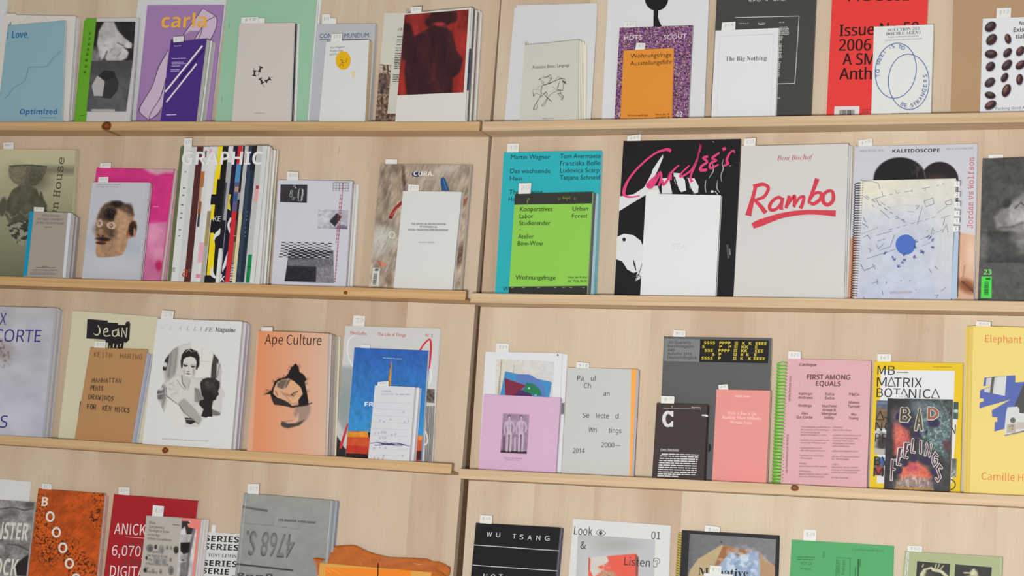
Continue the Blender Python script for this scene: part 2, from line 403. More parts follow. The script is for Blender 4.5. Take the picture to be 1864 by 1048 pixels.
class Sheet:
    """collects flat print in crop pixels; flushed onto a cover's surface"""
    def __init__(s, crop): s.crop = crop; s.items = []; s.cur = 'cover_print'; s.lab = {}
    def use(s, crop): s.crop = crop; return s
    def part(s, n, lab=None):
        s.cur = n
        if lab: s.lab[n] = lab
        return s
    def _add(s, V, Fs, col): s.items.append((s.cur, s.crop, np.asarray(V, float), Fs, col)); return s
    def p(s, pts, col):
        tri = tessellate_polygon([[Vector((x, y, 0)) for x, y in pts]])
        return s._add(pts, [tuple(t) for t in tri], col)
    def l(s, pts, wd, col, closed=False):
        if closed: pts = list(pts) + [pts[0], pts[1]]
        V, Fs = stroke_geo(pts, wd); return s._add(V, Fs, col)
    def s(s, pts, wd, col, k=5):
        P = catmull(pts, k)
        if hasattr(wd, '__len__'):
            wd = np.interp(np.linspace(0, 1, len(P)), np.linspace(0, 1, len(wd)), wd)
        V, Fs = stroke_geo(P, wd); return s._add(V, Fs, col)
    def e(s, cx, cy, rx, ry, col, ang=0, n=28):
        c, q = math.cos(math.radians(ang)), math.sin(math.radians(ang))
        P = [(cx + rx * math.cos(t) * c - ry * math.sin(t) * q, cy + rx * math.cos(t) * q + ry * math.sin(t) * c) for t in np.linspace(0, 2 * math.pi, n, endpoint=False)]
        return s.p(P, col)
    def ring(s, cx, cy, rx, ry, wd, col, ang=0, n=40, a0=0, a1=360):
        c, q = math.cos(math.radians(ang)), math.sin(math.radians(ang))
        P = [(cx + rx * math.cos(t) * c - ry * math.sin(t) * q, cy + rx * math.cos(t) * q + ry * math.sin(t) * c) for t in np.radians(np.linspace(a0, a1, n))]
        return s.l(P, wd, col)
    def t(s, text, x0, y0, x1, y1, h, col, st='h', up=None, res=2):
        if st == 'hM':          # medium weight: the same letters struck twice
            d = h * .022
            s.t(text, x0 - d, y0, x1 - d, y1, h, col, 'hs', up, res); return s.t(text, x0 + d, y0, x1 + d, y1, h, col, 'hs', up, res)
        want(text, st, res); s.items.append((s.cur, s.crop, ('T', text, st, (x0, y0), (x1, y1), h, up), None, col)); return s
    def hw(s, text, x0, y0, x1, y1, h, wd, col, jit=.35, lean=.08):
        n = len(text); dx, dy = (x1 - x0), (y1 - y0); cw = 1.0 / (n - .3)
        for i, ch in enumerate(text):
            for sk in HW.get(ch, []):
                P = []
                for (a, b) in sk:
                    u = (i + .68 * (a + lean * 6 * b / 4 + random.uniform(-jit, jit) * .5) / 4) * cw; v = (b + random.uniform(-jit, jit) * .6) / 6 * h
                    P.append((x0 + dx * u + lean * 0, y0 + dy * u - v))
                s.l(P, wd, col)
        return s
    def greek(s, x, y, wdt, slope, n, lead, h, col, lean=-.08, fill=.55, seed=1, ragged=.25):
        rnd = random.Random(seed)
        for i in range(n):
            bx = x + lean * lead * i; by = y + lead * i; q = 0; end = wdt * (1 - ragged * rnd.random())
            while q < end:
                wl = min(h * rnd.uniform(1.2, 4.5), end - q)
                if wl < h * .4: break
                P = [(bx + q, by + slope * q), (bx + q + wl, by + slope * (q + wl)), (bx + q + wl, by + slope * (q + wl) - h * fill), (bx + q, by + slope * q - h * fill)]
                s._add(P, [(0, 1, 2, 3)], col); q += wl + h * .45
        return s
    def bars(s, x0, y0, x1, y1, lean, n, col, seed=3, vertical=True):
        rnd = random.Random(seed); q = 0.0
        while q < 1:
            a = rnd.uniform(.012, .05); g = rnd.uniform(.012, .04)
            if vertical:
                X0 = x0 + (x1 - x0) * q; X1 = x0 + (x1 - x0) * min(q + a, 1)
                P = [(X0, y0), (X1, y0), (X1 + lean, y1), (X0 + lean, y1)]
            else:
                Y0 = y0 + (y1 - y0) * q; Y1 = y0 + (y1 - y0) * min(q + a, 1); l0 = lean * q
                P = [(x0 + l0, Y0), (x1 + l0, Y0), (x1 + l0, Y1), (x0 + l0, Y1)]
            s._add(P, [(0, 1, 2, 3)], col); q += a + g
        return s
    def pic(s, quad, fn, base=(128, 128, 128), step=1.15):
        s.items.append((s.cur, s.crop, ('P', quad, fn, base, step), None, None)); return s

def flush_sheet(sh, px2local, lift_dir, root, base_w, u, up_px, l0=.00035, dl=.00012):
    by = {}
    order = 0
    for (part, crop, data, Fs, col) in sh.items:
        ox, oy, sc = CROPS[crop]
        if isinstance(data, tuple) and data[0] == 'T':
            _, text, st, a, b, h, up = data
            q, Fs = text_geo(text, st)
            if len(q) == 0: continue
            a = np.array(a, float); b = np.array(b, float)
            if up is None: upv = np.array(up_px)
            else: upv = np.array(up, float)
            upv = upv / abs(np.linalg.norm(upv))
            V = a + np.outer(q[:, 0], b - a) + np.outer(q[:, 1] * h, upv)
            C = np.tile(lin(col), (len(V), 1))
        elif isinstance(data, tuple) and data[0] == 'P':
            _, quad, fn, base, step = data
            Q = [np.array(p, float) for p in quad]
            wpx = max(np.linalg.norm(Q[1] - Q[0]), np.linalg.norm(Q[2] - Q[3])) / sc; hpx = max(np.linalg.norm(Q[3] - Q[0]), np.linalg.norm(Q[2] - Q[1])) / sc
            nx = max(3, int(wpx / step)); ny = max(3, int(hpx / step))
            g = np.linspace(0, 1, nx + 1); k = np.linspace(0, 1, ny + 1); GU, GV = np.meshgrid(g, k); GU = GU.ravel()[:, None]; GV = GV.ravel()[:, None]
            V = Q[0] * (1 - GU) * (1 - GV) + Q[1] * GU * (1 - GV) + Q[2] * GU * GV + Q[3] * (1 - GU) * GV
            pc = Pic(V[:, 0], V[:, 1], base); fn(pc); C = lin(np.clip(pc.C, 0, 255))
            idx = np.arange((nx + 1) * (ny + 1)).reshape(ny + 1, nx + 1)
            Fs = np.stack([idx[:-1, :-1], idx[:-1, 1:], idx[1:, 1:], idx[1:, :-1]], -1).reshape(-1, 4).tolist()
        else:
            V = data; C = np.tile(lin(col), (len(V), 1))
        full = V / sc + np.array([ox, oy])
        P = px2local(full) + lift_dir * (l0 + dl * order); order += 1
        d = by.setdefault(part, [[], [], []])
        b0 = sum(len(x) for x in d[0]); d[0].append(P); d[1] += [tuple(i + b0 for i in f) for f in Fs]; d[2].append(C)
    out = {}
    for part, (Vs, Fs, Cs) in by.items():
        Vw = to_world(np.vstack(Vs), u) - base_w
        out[part] = mesh_obj(part, Vw, Fs, ink(), root, np.vstack(Cs), sh.lab.get(part))
    return out

# ------------------------------------------------------------------ books
TRAY = -LIP_H + .0041
BOOKS = []
class Book(Sheet):
    def __init__(s, u, row, crop, quad, label, cover=(225, 225, 222), T=.005, n=1, on=None, back=None, pages=(228, 226, 220), yb=None, yt=None,
                 name='magazine', cat='magazine', short=None, fan=(0, 0), lean=.008, spine=None, copycol=None, copylabel=None, rough=.5, jit=1.0):
        Sheet.__init__(s, crop)
        s.u, s.row, s.label, s.cover, s.T, s.n, s.on = u, row, label, cover, T, n, on
        s.pages, s.name, s.cat, s.short, s.fan, s.spine = pages, name, cat, short or label, fan, spine
        s.copycol, s.copylabel, s.rough, s.back, s.jit = copycol, copylabel, rough, back, jit
        s.z0 = -row * PITCH[u] + TRAY
        ox, oy, sc = CROPS[crop]; q = [(x / sc + ox, y / sc + oy) for x, y in quad]; s.q = q
        s.slips = []; s.extra = []
        ztop = 0
        for _ in range(3):
            if on is not None: ot = on.y_at(ztop if _ else -row * PITCH[u] + .2) + T + .0014
            else: ot = T + .0012
            yt_ = yt if yt is not None else ot
            p = hit(*q[0], u, -yt_, 0, -yt_, 1); ztop = p[2]
        if yb is None:
            yb = (on.yb + T + .001) if on is not None else (T + lean)
            if yb > .0494: print('deep', label[:40], round(yb, 4)); yb = .0494
        if yt_ > .2: print('yt?', label)
        s.yb, s.yt, s.ztop = yb, yt_, ztop
        pl = (-yb, s.z0, -yt_, ztop)
        TL, TRr, BR, BL = [hit(x, y, u, *pl) for x, y in q]
        s.vis = (TL, TRr, BR, BL)
        def ext(t, b):
            k = (t[2] - s.z0) / max(t[2] - b[2], 1e-6); return t + (b - t) * k
        s.c = [TL, TRr, ext(TRr, BR), ext(TL, BL)]
        upv = (s.c[0] + s.c[1]) / 2 - (s.c[2] + s.c[3]) / 2; rt = s.c[2] - s.c[3]
        nb = np.cross(upv, rt); nb /= np.linalg.norm(nb); s.nb = nb if nb[1] > 0 else -nb
        s.up = upv / np.linalg.norm(upv); s.rt = rt / np.linalg.norm(rt)
        s.H = homog(q, [(0, 1), (1, 1), (1, 0), (0, 0)])
        d = np.array(q[0]) - np.array(q[3]); s.uppx = d / np.linalg.norm(d)
        BOOKS.append(s)
    def y_at(s, z):
        return s.yb + (s.yt - s.yb) * (z - s.z0) / (s.ztop - s.z0)
    def px2(s, P):
        h = np.c_[P, np.ones(len(P))] @ s.H.T; uv = h[:, :2] / h[:, 2:]; uu = uv[:, :1]; vv = uv[:, 1:]
        TL, TRr, BR, BL = s.vis
        return (1 - uu) * (1 - vv) * BL + uu * (1 - vv) * BR + uu * vv * TRr + (1 - uu) * vv * TL
    def slip(s, quad, text='', crop=None, label=None):
        s.slips.append((quad, text, crop or s.crop, label)); return s
    def build(s):
        t = s.T / s.n
        for i in range(s.n):
            rnd = random.Random(hash((round(s.q[0][0]), round(s.q[0][1]), i)) & 0xffff)
            j = s.jit
            off = s.nb * (i * t) + (s.rt * (s.fan[0] * i + (rnd.uniform(-.0012, .0012) * j if i else 0)))
            dz = (s.fan[1] * i + (rnd.uniform(-.003, .001) * j if i else 0))
            c = [p + off for p in s.c]; c[0] = c[0] + s.up * dz; c[1] = c[1] + s.up * dz
            base = to_world((c[2] + c[3]) / 2, s.u)
            if i == 0: lab = s.label
            else: lab = '%s copy back in the stack of the %s' % (('', 'second', 'third', 'fourth', 'fifth', 'sixth', 'seventh')[i], s.short)
            r = empty(s.name, base.tolist(), lab, s.cat, None if i == 0 else 'copies stacked behind the ' + s.short)
            tk = t - (.0004 if s.n > 1 else 0); ct = min(.0006, tk * .3)
            TL, TRr, BR, BL = c; k = s.nb
            def slab(a, b, l=0, rr=0, tp=0, bt=0):
                q = [TL + s.rt * l - s.up * tp, TRr - s.rt * rr - s.up * tp, BR - s.rt * rr + s.up * bt, BL + s.rt * l + s.up * bt]
                v = [q[3] + k * a, q[2] + k * a, q[2] + k * b, q[3] + k * b, q[0] + k * a, q[1] + k * a, q[1] + k * b, q[0] + k * b]
                return hexa(v)
            parts = [slab(0, ct), slab(tk - ct, tk)]
            if tk > .0022: parts.append(slab(ct, tk - ct, 0, np.linalg.norm(TRr - TL) - .0007))
            v, f = join(parts)
            cc = s.cover if i == 0 or s.copycol is None else s.copycol[(i - 1) % len(s.copycol)]
            mesh_obj('cover', to_world(v, s.u) - base, f, paper(cc, s.rough), r)
            if tk > .0018:
                g = .0014 if (i == 0 and s.slips) else ct + .0001
                pcs = s.pages if not isinstance(s.pages, list) else s.pages[i % len(s.pages)]
                v, f = slab(g, tk - ct - .0001, .0009, .0005, .0006, .0003)
                mesh_obj('page_block', to_world(v, s.u) - base, f, edge_mat(pcs), r)
            if i == 0:
                made = flush_sheet(s, s.px2, -k, r, base, s.u, s.uppx)
                for fn in s.extra: fn(s, r, base)
                for q, text, crop, lb in s.slips: s._slip(q, text, crop, lb, base)
    def _slip(s, quad, text, crop, lb, base0):
        ox, oy, sc = CROPS[crop]; q = np.array([(x / sc + ox, y / sc + oy) for x, y in quad])
        P = s.px2(q); kk = s.nb; P = P + kk * .0009
        up = (P[0] - P[3]); up /= np.linalg.norm(up)
        low = [P[2] - up * .012, P[3] - up * .012]
        c = [P[0], P[1], low[0], low[1]]
        b = to_world((c[2] + c[3]) / 2, s.u)
        lab = lb or ('white paper price slip%s tucked into the %s' % ((' marked ' + text) if text else '', s.short))
        r = empty('price_slip', b.tolist(), lab, 'price tag')
        v = [c[3], c[2], c[2] + kk * .0002, c[3] + kk * .0002, c[0], c[1], c[1] + kk * .0002, c[0] + kk * .0002]
        v, f = hexa(v); mesh_obj('paper_strip', to_world(v, s.u) - b, f, paper((226, 226, 220)), r)
        if text:
            sh = Sheet(crop); sh.part('handwriting')
            (x0, y0), (x1, y1), (x2, y2), (x3, y3) = quad
            w_ = x1 - x0; h_ = (y3 - y0)
            sh.hw(text, x0 + w_ * .18, y0 + h_ * .62, x0 + w_ * .82, y1 + h_ * .58, min(h_ * .34, w_ * .3), max(sc * .45, w_ * .022), (158, 162, 172))
            flush_sheet(sh, lambda A: s.px2(A) + kk * .0009, -kk, r, b, s.u, s.uppx, .00006, .000005)
WHITE = (222, 223, 220); BLK = (28, 26, 28)
# =================================================================== LEFT UNIT, TOP LEDGE
b = Book(0, 0, 'A', [(-150, -160), (68, -160), (-22, 928), (-240, 928)], 'tall white booklet at the far left end of the top ledge', (215, 218, 220), T=.006, short='tall white booklet at the far left')
pat = b = Book(0, 0, 'A', [(30, 112), (578, 122), (522, 928), (-55, 928)], 'cream booklet with faint red line pattern behind the pale blue magazine', (222, 216, 208), T=.022, n=4,
             pages=(216, 220, 224), short='cream booklet behind the pale blue magazine', jit=1.4)
b.part('cover_drawing').s([(140, 135), (165, 185), (225, 130), (300, 190), (330, 150)], 1.5, (200, 160, 150)).s([(340, 130), (420, 175), (500, 128)], 1.5, (205, 165, 150))
b.slip([(45, 102), (120, 104), (116, 160), (40, 165)], '$5', label='white price slip with a torn edge above the pale blue magazine')
b = Book(0, 0, 'A', [(70, 193), (497, 157), (469, 928), (-15, 928)], 'pale blue magazine with dark blue lettering reading Optimized at its foot', (142, 178, 189), T=.012, n=2, on=pat,
         short='pale blue magazine', fan=(-.008, -.003), pages=(222, 226, 230))
b.part('title_lettering', 'dark blue lettering')
b.t('I', 55, 283, 62, 283, 42, (44, 104, 166), 'hb').t('Love,', 90, 280, 216, 276, 46, (44, 104, 166), 'hb').t('Optimized', 146, 866, 434, 866, 44, (44, 104, 166), 'hb')
b.part('cover_drawing').s([(35, 733), (60, 715), (105, 650), (185, 595), (205, 540), (212, 500), (235, 490), (335, 488), (370, 470), (400, 430), (465, 372)], 3.2, (95, 135, 150))
b.s([(310, 893), (370, 896), (425, 893)], 4, (70, 120, 160))

obi = b = Book(0, 0, 'A', [(655, 140), (1062, 135), (990, 928), (575, 928)], 'photo magazine with green spine band, bare foot above a pentagon in black and white', (205, 204, 204), T=.012, n=2,
               short='green-banded foot photo magazine', lean=.03, fan=(-.0075, -.001), pages=(210, 210, 212), copycol=[(100, 165, 45)])
b.part('spine_band', 'grass green band with handwritten black capitals').p([(655, 140), (740, 139), (658, 928), (575, 928)], (104, 170, 42))
b.s([(612, 880), (655, 875), (600, 886)], 2, (50, 90, 30))
for ch, x, y in zip('OBITUARY', (688, 686, 682, 676, 670, 664, 660, 652), (255, 297, 338, 378, 416, 462, 507, 552)):
    b.part('title_lettering').l([(x - 9, y + 8), (x - 2, y - 9), (x + 9, y - 6)], 4, (20, 30, 15)); b.l([(x - 8, y + 2), (x + 8, y + 6)], 4, (20, 30, 15))
def foot(q):
    q.grad(740, 170, 1030, 300, (40, 38, 38), (45, 44, 44)); q.ell(720, 430, 60, 60, (140, 132, 140), .8)
    q.noise(60, 60, .3, seed=4)
    q.poly([(800, 168), (875, 168), (905, 235), (955, 290), (1010, 335), (1008, 368), (975, 370), (950, 362), (985, 405), (972, 445), (930, 465), (820, 465), (800, 440), (775, 465), (745, 340), (760, 240)], (188, 186, 184), 12)
    q.ell(820, 350, 50, 70, (205, 203, 200), 1.4, 20, .7).ell(795, 260, 30, 60, (160, 158, 156), 1, 10, .6)
    q.line([(822, 395), (808, 430), (800, 465)], 10, (95, 92, 92), 10).line([(860, 375), (845, 400)], 6, (130, 128, 126), 8)
    q.ell(985, 345, 26, 22, (215, 213, 210), .6).ell(950, 405, 32, 28, (212, 210, 206), .6).line([(905, 330), (945, 350)], 8, (90, 88, 88), 10)
    q.line([(900, 430), (925, 405)], 6, (110, 108, 108), 8).ell(930, 440, 22, 16, (200, 198, 196), .8).noise(25, 25, .14, seed=2)
def penta(q):
    q.grad(690, 470, 1000, 850, (88, 87, 88), (92, 92, 94)); q.ell(840, 500, 190, 60, (60, 60, 60), 1.2, 0, .5).noise(70, 50, .2, seed=8)
    q.poly([(760, 575), (805, 537), (878, 545), (910, 632), (905, 690), (850, 758), (735, 738), (720, 640)], (56, 55, 56), 6)
    q.poly([(760, 578), (805, 538), (875, 547), (880, 590), (812, 618)], (44, 42, 43), 4)
    q.poly([(748, 578), (805, 622), (787, 737), (722, 735), (706, 655)], (182, 180, 178), 3)
    q.poly([(703, 836), (880, 838), (885, 853), (700, 852)], (188, 188, 190), 3)
b.part('cover_photo', 'black and white photograph').pic([(738, 168), (1038, 168), (1018, 465), (707, 465)], foot).pic([(703, 466), (1018, 466), (967, 853), (665, 853)], penta)

ctr = b = Book(0, 0, 'A', [(1065, -100), (1742, -100), (1610, 928), (985, 928)], 'tall white magazine behind the mauve one with the shoelace loop', (212, 214, 214), T=.003, short='tall white magazine behind the mauve one', yb=.006)
b.slip([(1118, -20), (1190, -22), (1185, 22), (1115, 25)], '$20', label='white price slip cut by the top edge above the mauve magazine')
b = carla = Book(0, 0, 'A', [(1125, 42), (1706, 38), (1608, 928), (1035, 928)], 'mauve magazine with orange lettering and an outlined looping ribbon', (163, 128, 178), T=.005, n=2, on=ctr,
                 short='mauve magazine with orange lettering', fan=(.0, 0), copycol=[(200, 170, 200), (196, 172, 200)], pages=(200, 185, 205), jit=2.5)
b.part('cover_drawing', 'pale pink ribbon shape in black outline')
PK = (208, 186, 210)
b.p([(1550, 66), (1648, 122), (1585, 165), (1550, 215), (1530, 300), (1490, 300), (1530, 240), (1450, 240), (1405, 268)], PK)
b.p([(1650, 125), (1658, 160), (1645, 230), (1608, 300), (1530, 300), (1555, 210), (1600, 140)], PK)
b.p([(1290, 385), (1215, 520), (1165, 660), (1075, 815), (1068, 860), (1140, 918), (1215, 860), (1270, 790), (1270, 560)], PK)
OL = (58, 50, 66)
b.l([(1400, 270), (1550, 66), (1650, 125)], 4.5, OL).s([(1650, 125), (1658, 160), (1645, 230), (1608, 310)], 4.5, OL).s([(1650, 125), (1580, 165), (1520, 250), (1487, 305)], 4.5, OL)
b.s([(1545, 215), (1535, 260), (1518, 300)], 4, OL).s([(1290, 385), (1215, 510), (1165, 660), (1075, 810), (1068, 858), (1140, 918)], 4.5, OL)
b.s([(1140, 918), (1155, 860), (1230, 740), (1270, 600)], 4.5, OL).s([(1140, 918), (1200, 880), (1240, 820)], 4.5, OL).s([(1225, 760), (1245, 690), (1275, 600)], 3, OL)
b.part('title_lettering', 'orange lettering').t('carla', 1232, 216, 1576, 212, 108, (236, 176, 70), 'hb')
b = Book(0, 0, 'A', [(1300, 327), (1578, 295), (1500, 908), (1238, 928)], 'small deep purple paperback crossed by two white diagonal rods', (74, 46, 128), T=.034, n=2, fan=(.004, 0), jit=.3, copycol=[(214, 216, 208)], on=carla, name='paperback', cat='book',
         short='small deep purple paperback', pages=(214, 216, 206))
b.part('cover_graphic', 'white diagonal bars').l([(1545, 352), (1260, 710)], 13, (232, 226, 230)).l([(1500, 495), (1270, 785)], 12, (226, 218, 226)).l([(1555, 385), (1368, 622)], 9, (38, 20, 80))
WP = (205, 195, 225)
b.part('small_print').greek(1328, 356, 56, -.03, 1, 10, 8, WP).t('Research Notes', 1312, 458, 1418, 456, 9, WP, 'hb').t('Artistic Part in', 1312, 487, 1400, 485, 8, WP, 'hb').t('Planned Obsolescence', 1312, 500, 1420, 497, 8, WP, 'hb').greek(1310, 516, 70, -.03, 1, 10, 8, WP).greek(1305, 545, 70, -.02, 2, 14, 8, WP)
b.greek(1272, 884, 90, -.03, 1, 8, 11, WP, seed=5)
b.slip([(1322, 275), (1400, 272), (1397, 318), (1320, 324)], '$15')

mint = b = Book(0, 0, 'B', [(62, -90), (662, -90), (588, 825), (-30, 825)], 'very large mint green blank-covered magazine behind the pushpin book', (154, 196, 165), T=.020, n=3, fan=(.0028, 0), short='large mint green magazine', pages=(224, 226, 226), copycol=[(224, 226, 226)])
b.part('staple', 'small dark staple').l([(68, 150), (63, 190)], 2, (90, 120, 105)).l([(18, 655), (14, 690)], 2, (90, 120, 105))
b = pin = Book(0, 0, 'B', [(135, 158), (507, 153), (482, 825), (82, 825)], 'pale pink booklet with four drawn pushpins in the middle', (208, 199, 193), T=.014, n=3, fan=(.004, 0), on=mint, short='pale pink pushpin booklet', pages=(216, 218, 214), copycol=[(40, 38, 40), (220, 221, 216)])
DK = (62, 50, 56)
b.part('cover_drawing', 'dark pushpins')
for (cx, cy, a) in ((237, 488, 95), (276, 458, -70), (285, 540, 60), (330, 532, -35)):
    c_, s_ = math.cos(math.radians(a)), math.sin(math.radians(a))
    R_ = lambda x, y: (cx + x * c_ - y * s_, cy + x * s_ + y * c_)
    b.p([R_(-22, -13), R_(-17, -13), R_(-12, -6), R_(8, -6), R_(12, -14), R_(18, -14), R_(18, 14), R_(12, 14), R_(8, 6), R_(-12, 6), R_(-17, 13), R_(-22, 13)], DK)
for seg in (((236, 470), (234, 448)), ((272, 478), (262, 505)), ((292, 560), (305, 583)), ((345, 520), (358, 512))): b.l(seg, 2.5, DK)
b.part('small_print').t('THE ENDLESS', 236, 769, 307, 769, 7, (110, 95, 98), 'h')
b.slip([(146, 120), (262, 116), (258, 158), (143, 160)], '$15').slip([(262, 124), (306, 124), (304, 156), (260, 158)], '', label='plain white slip behind the marked slip of the pale pink booklet')
contra = b = Book(0, 0, 'B', [(655, 162), (1058, 160), (1015, 825), (592, 825)], 'light grey book with underlined dark blue capitals across its top', (186, 188, 193), T=.013, n=1, short='light grey book with blue capitals', name='book', cat='book', pages=(212, 208, 204))
b.part('title_lettering', 'dark blue capitals').t('CONTRA MUNDUM', 678, 256, 1010, 250, 29, (52, 70, 120), 'g').l([(678, 267), (1008, 262)], 4, (52, 70, 120))
b.slip([(695, 98), (750, 98), (748, 160), (692, 162)], '$25').slip([(748, 122), (792, 125), (788, 160), (748, 160)], '', label='yellowed blank slip at the right of the light grey book top')
b = Book(0, 0, 'B', [(722, 283), (1014, 268), (986, 822), (674, 825)], 'small white paperback with a yellow frowning circle', (218, 219, 219), T=.021, on=contra, short='small white paperback with the yellow circle', name='paperback', cat='book', pages=(226, 206, 168))
b.part('title_lettering').t('Ken Kagami', 752, 327, 843, 321, 13, (110, 110, 112), 'g').t('Freaky Dog', 750, 349, 835, 345, 13, (110, 110, 112), 'g').t('and Friends', 748, 371, 838, 368, 13, (110, 110, 112), 'g')
b.part('cover_graphic', 'yellow disc with a frown').e(838, 405, 51, 60, (230, 180, 22)).s([(812, 445), (820, 430), (834, 432), (840, 446)], 3, (70, 60, 20)).e(822, 400, 3, 4, (70, 60, 20)).e(858, 410, 3, 4, (70, 60, 20))
b.s([(834, 398), (830, 416), (842, 418)], 3, (70, 60, 20)).s([(815, 386), (826, 383)], 2.5, (70, 60, 20)).s([(862, 392), (866, 402)], 2.5, (70, 60, 20))
b.s([(888, 490), (905, 482), (922, 480), (895, 495), (922, 494), (900, 507), (920, 505), (904, 517), (912, 528)], 3, (225, 200, 130))
b.slip([(757, 232), (830, 230), (828, 272), (752, 278)], '$10')

fil = b = Book(0, 0, 'B', [(1118, 87), (1560, 80), (1500, 825), (1055, 825)], 'cream printed booklet with a field photograph at its lower left', (208, 206, 194), T=.004, short='cream printed booklet')
def field(q):
    q.grad(1100, 435, 1100, 825, (150, 120, 95), (110, 90, 72)); q.poly([(1080, 430), (1170, 436), (1160, 500), (1075, 500)], (185, 165, 150), 8)
    q.spots(14, 14, .45, .15, (190, 160, 150), seed=3, al=.6).spots(10, 18, .5, .15, (60, 48, 40), seed=9, al=.8).ell(1110, 570, 40, 60, (70, 62, 66), .8, 0, .6).noise(10, 10, .4, seed=5)
    q.line([(1060, 640), (1150, 645)], 5, (200, 190, 180), 4, .5).line([(1105, 640), (1095, 800)], 3, (60, 45, 36), 3)
b.part('cover_photo', 'small brown photograph of a dry field').pic([(1085, 437), (1166, 441), (1138, 771), (1060, 771)], field).pic([(1060, 771), (1250, 771), (1245, 825), (1055, 825)], field)
b.part('title_lettering').t('FILM', 1207, 208, 1262, 206, 18, (80, 78, 74), 's')
b.part('small_print').greek(1205, 252, 60, 0, 1, 16, 12, (100, 98, 92)).greek(1203, 275, 60, 0, 2, 14, 10, (90, 88, 82), seed=3).greek(1200, 308, 60, 0, 1, 14, 10, (110, 108, 100), seed=3)
b.greek(1196, 330, 70, 0, 2, 15, 10, (100, 98, 92), seed=4).greek(1193, 368, 70, 0, 5, 15, 11, (90, 88, 82), seed=6).greek(1190, 440, 70, 0, 3, 15, 10, (90, 88, 82), seed=7).greek(1182, 515, 70, 0, 4, 15, 10, (90, 88, 82), seed=8)
red = b = Book(0, 0, 'B', [(1258, 92), (1708, 50), (1665, 815), (1190, 825)], 'white book with a dark red photograph of a standing figure seen from behind', (214, 214, 206), T=.036, n=7, fan=(.002, 0), on=fil,
               short='dark red photograph book', pages=(206, 206, 198), name='book', cat='book', jit=1.6, copycol=[(222, 222, 216), (90, 84, 84), (222, 220, 214), (120, 90, 86), (218, 214, 208), (222, 220, 212)])
def figure(q):
    q.grad(1250, 100, 1600, 640, (134, 42, 38), (150, 42, 36)); q.noise(90, 90, .18, seed=3)
    q.poly([(1270, 150), (1300, 165), (1318, 240), (1380, 210), (1425, 180), (1455, 165), (1530, 178), (1575, 215), (1605, 330), (1650, 390), (1632, 480), (1580, 520), (1575, 640), (1270, 640), (1252, 470), (1262, 400), (1235, 400), (1238, 250), (1252, 160)], (58, 28, 32), 14)
    q.ell(1505, 110, 85, 62, (52, 24, 28), .25, 0).ell(1440, 150, 50, 34, (55, 26, 30), .4).ell(1590, 110, 22, 40, (60, 26, 30), .5)
    q.ell(1485, 160, 40, 14, (150, 52, 48), .8).line([(1475, 300), (1455, 420), (1445, 530)], 20, (86, 34, 38), 22, .6).noise(40, 120, .3, seed=6)
b.part('cover_photo', 'dark red photograph').pic([(1255, 100), (1690, 64), (1654, 620), (1207, 640)], figure)
b.part('cover_stripe', 'dark navy stripe').p([(1693, 324), (1707, 322), (1690, 606), (1676, 606)], (56, 58, 86))
b.slip([(1296, 50), (1367, 46), (1364, 78), (1294, 88)], '$50')

# =================================================================== RIGHT UNIT, TOP LEDGE
blank = b = Book(1, 0, 'C', [(258, 40), (870, 24), (818, 912), (180, 918)], 'tall blank white sheet bundle behind the grey horse-drawing booklet', (212, 214, 215), T=.006, n=2, short='tall blank white bundle', fan=(-.006, -.002), pages=(214, 216, 216))
b = Book(1, 0, 'C', [(315, 345), (728, 303), (722, 912), (275, 915)], 'grey booklet with a sketched galloping animal in black line', (201, 200, 188), T=.026, n=5, fan=(.0022, 0), on=blank, short='grey sketched animal booklet', pages=(222, 219, 202), copycol=[(224, 222, 206)])
TX = (70, 68, 66)
b.part('title_lettering').t('Primitive Beast, Language', 373, 517, 656, 497, 23, TX, 'g').t('Mike Olson', 447, 910, 530, 906, 13, (110, 108, 102), 'g')
b.use('k').part('cover_drawing', 'loose black ink drawing')
for pts, wd in (([(300, 610), (380, 585), (440, 560), (520, 530), (585, 535)], [6, 12, 5, 7, 3]), ([(300, 615), (285, 680), (290, 720), (245, 800), (215, 850), (195, 905)], [7, 6, 5, 4, 6, 8]),
                ([(195, 905), (235, 895), (245, 860), (232, 835)], 5), ([(232, 835), (270, 760), (300, 735), (345, 690), (360, 735)], [4, 4, 5, 6, 5]), ([(345, 690), (330, 720), (370, 770), (415, 808)], [3, 4, 9, 6]),
                ([(365, 755), (330, 810), (295, 855)], 4), ([(295, 860), (325, 855), (350, 800), (385, 735), (440, 695), (515, 660)], [6, 4, 4, 4, 4, 5]), ([(430, 630), (460, 655), (525, 670), (548, 660), (555, 600), (545, 560)], [3, 4, 7, 5, 4, 4]),
                ([(500, 580), (480, 650)], 3), ([(510, 560), (500, 600), (485, 645)], 3), ([(520, 670), (515, 700), (545, 735), (555, 745), (540, 780), (530, 775)], [4, 4, 5, 6, 9, 6]), ([(530, 690), (520, 710), (490, 712), (520, 740), (532, 765)], 4),
                ([(545, 550), (570, 575), (590, 590)], [8, 16, 4]), ([(540, 555), (590, 570)], [4, 8]), ([(450, 560), (495, 510), (535, 530)], 3), ([(285, 540), (265, 545), (300, 525), (330, 510), (350, 520), (400, 480)], [4, 7, 3, 5, 4, 6]),
                ([(295, 550), (305, 590), (340, 595)], 3), ([(345, 520), (370, 500), (395, 530), (410, 520), (400, 555), (370, 580)], 3.5), ([(405, 485), (412, 540), (385, 560)], 3), ([(315, 560), (325, 575), (318, 585)], 3),
                ([(195, 665), (240, 660), (280, 665)], 2.5), ([(250, 635), (300, 612)], 2.5), ([(195, 680), (205, 740), (230, 710), (290, 735)], [3, 5, 3, 3]), ([(195, 742), (215, 738)], 6)):
    b.s(pts, wd, (48, 45, 50))
b.use('C')
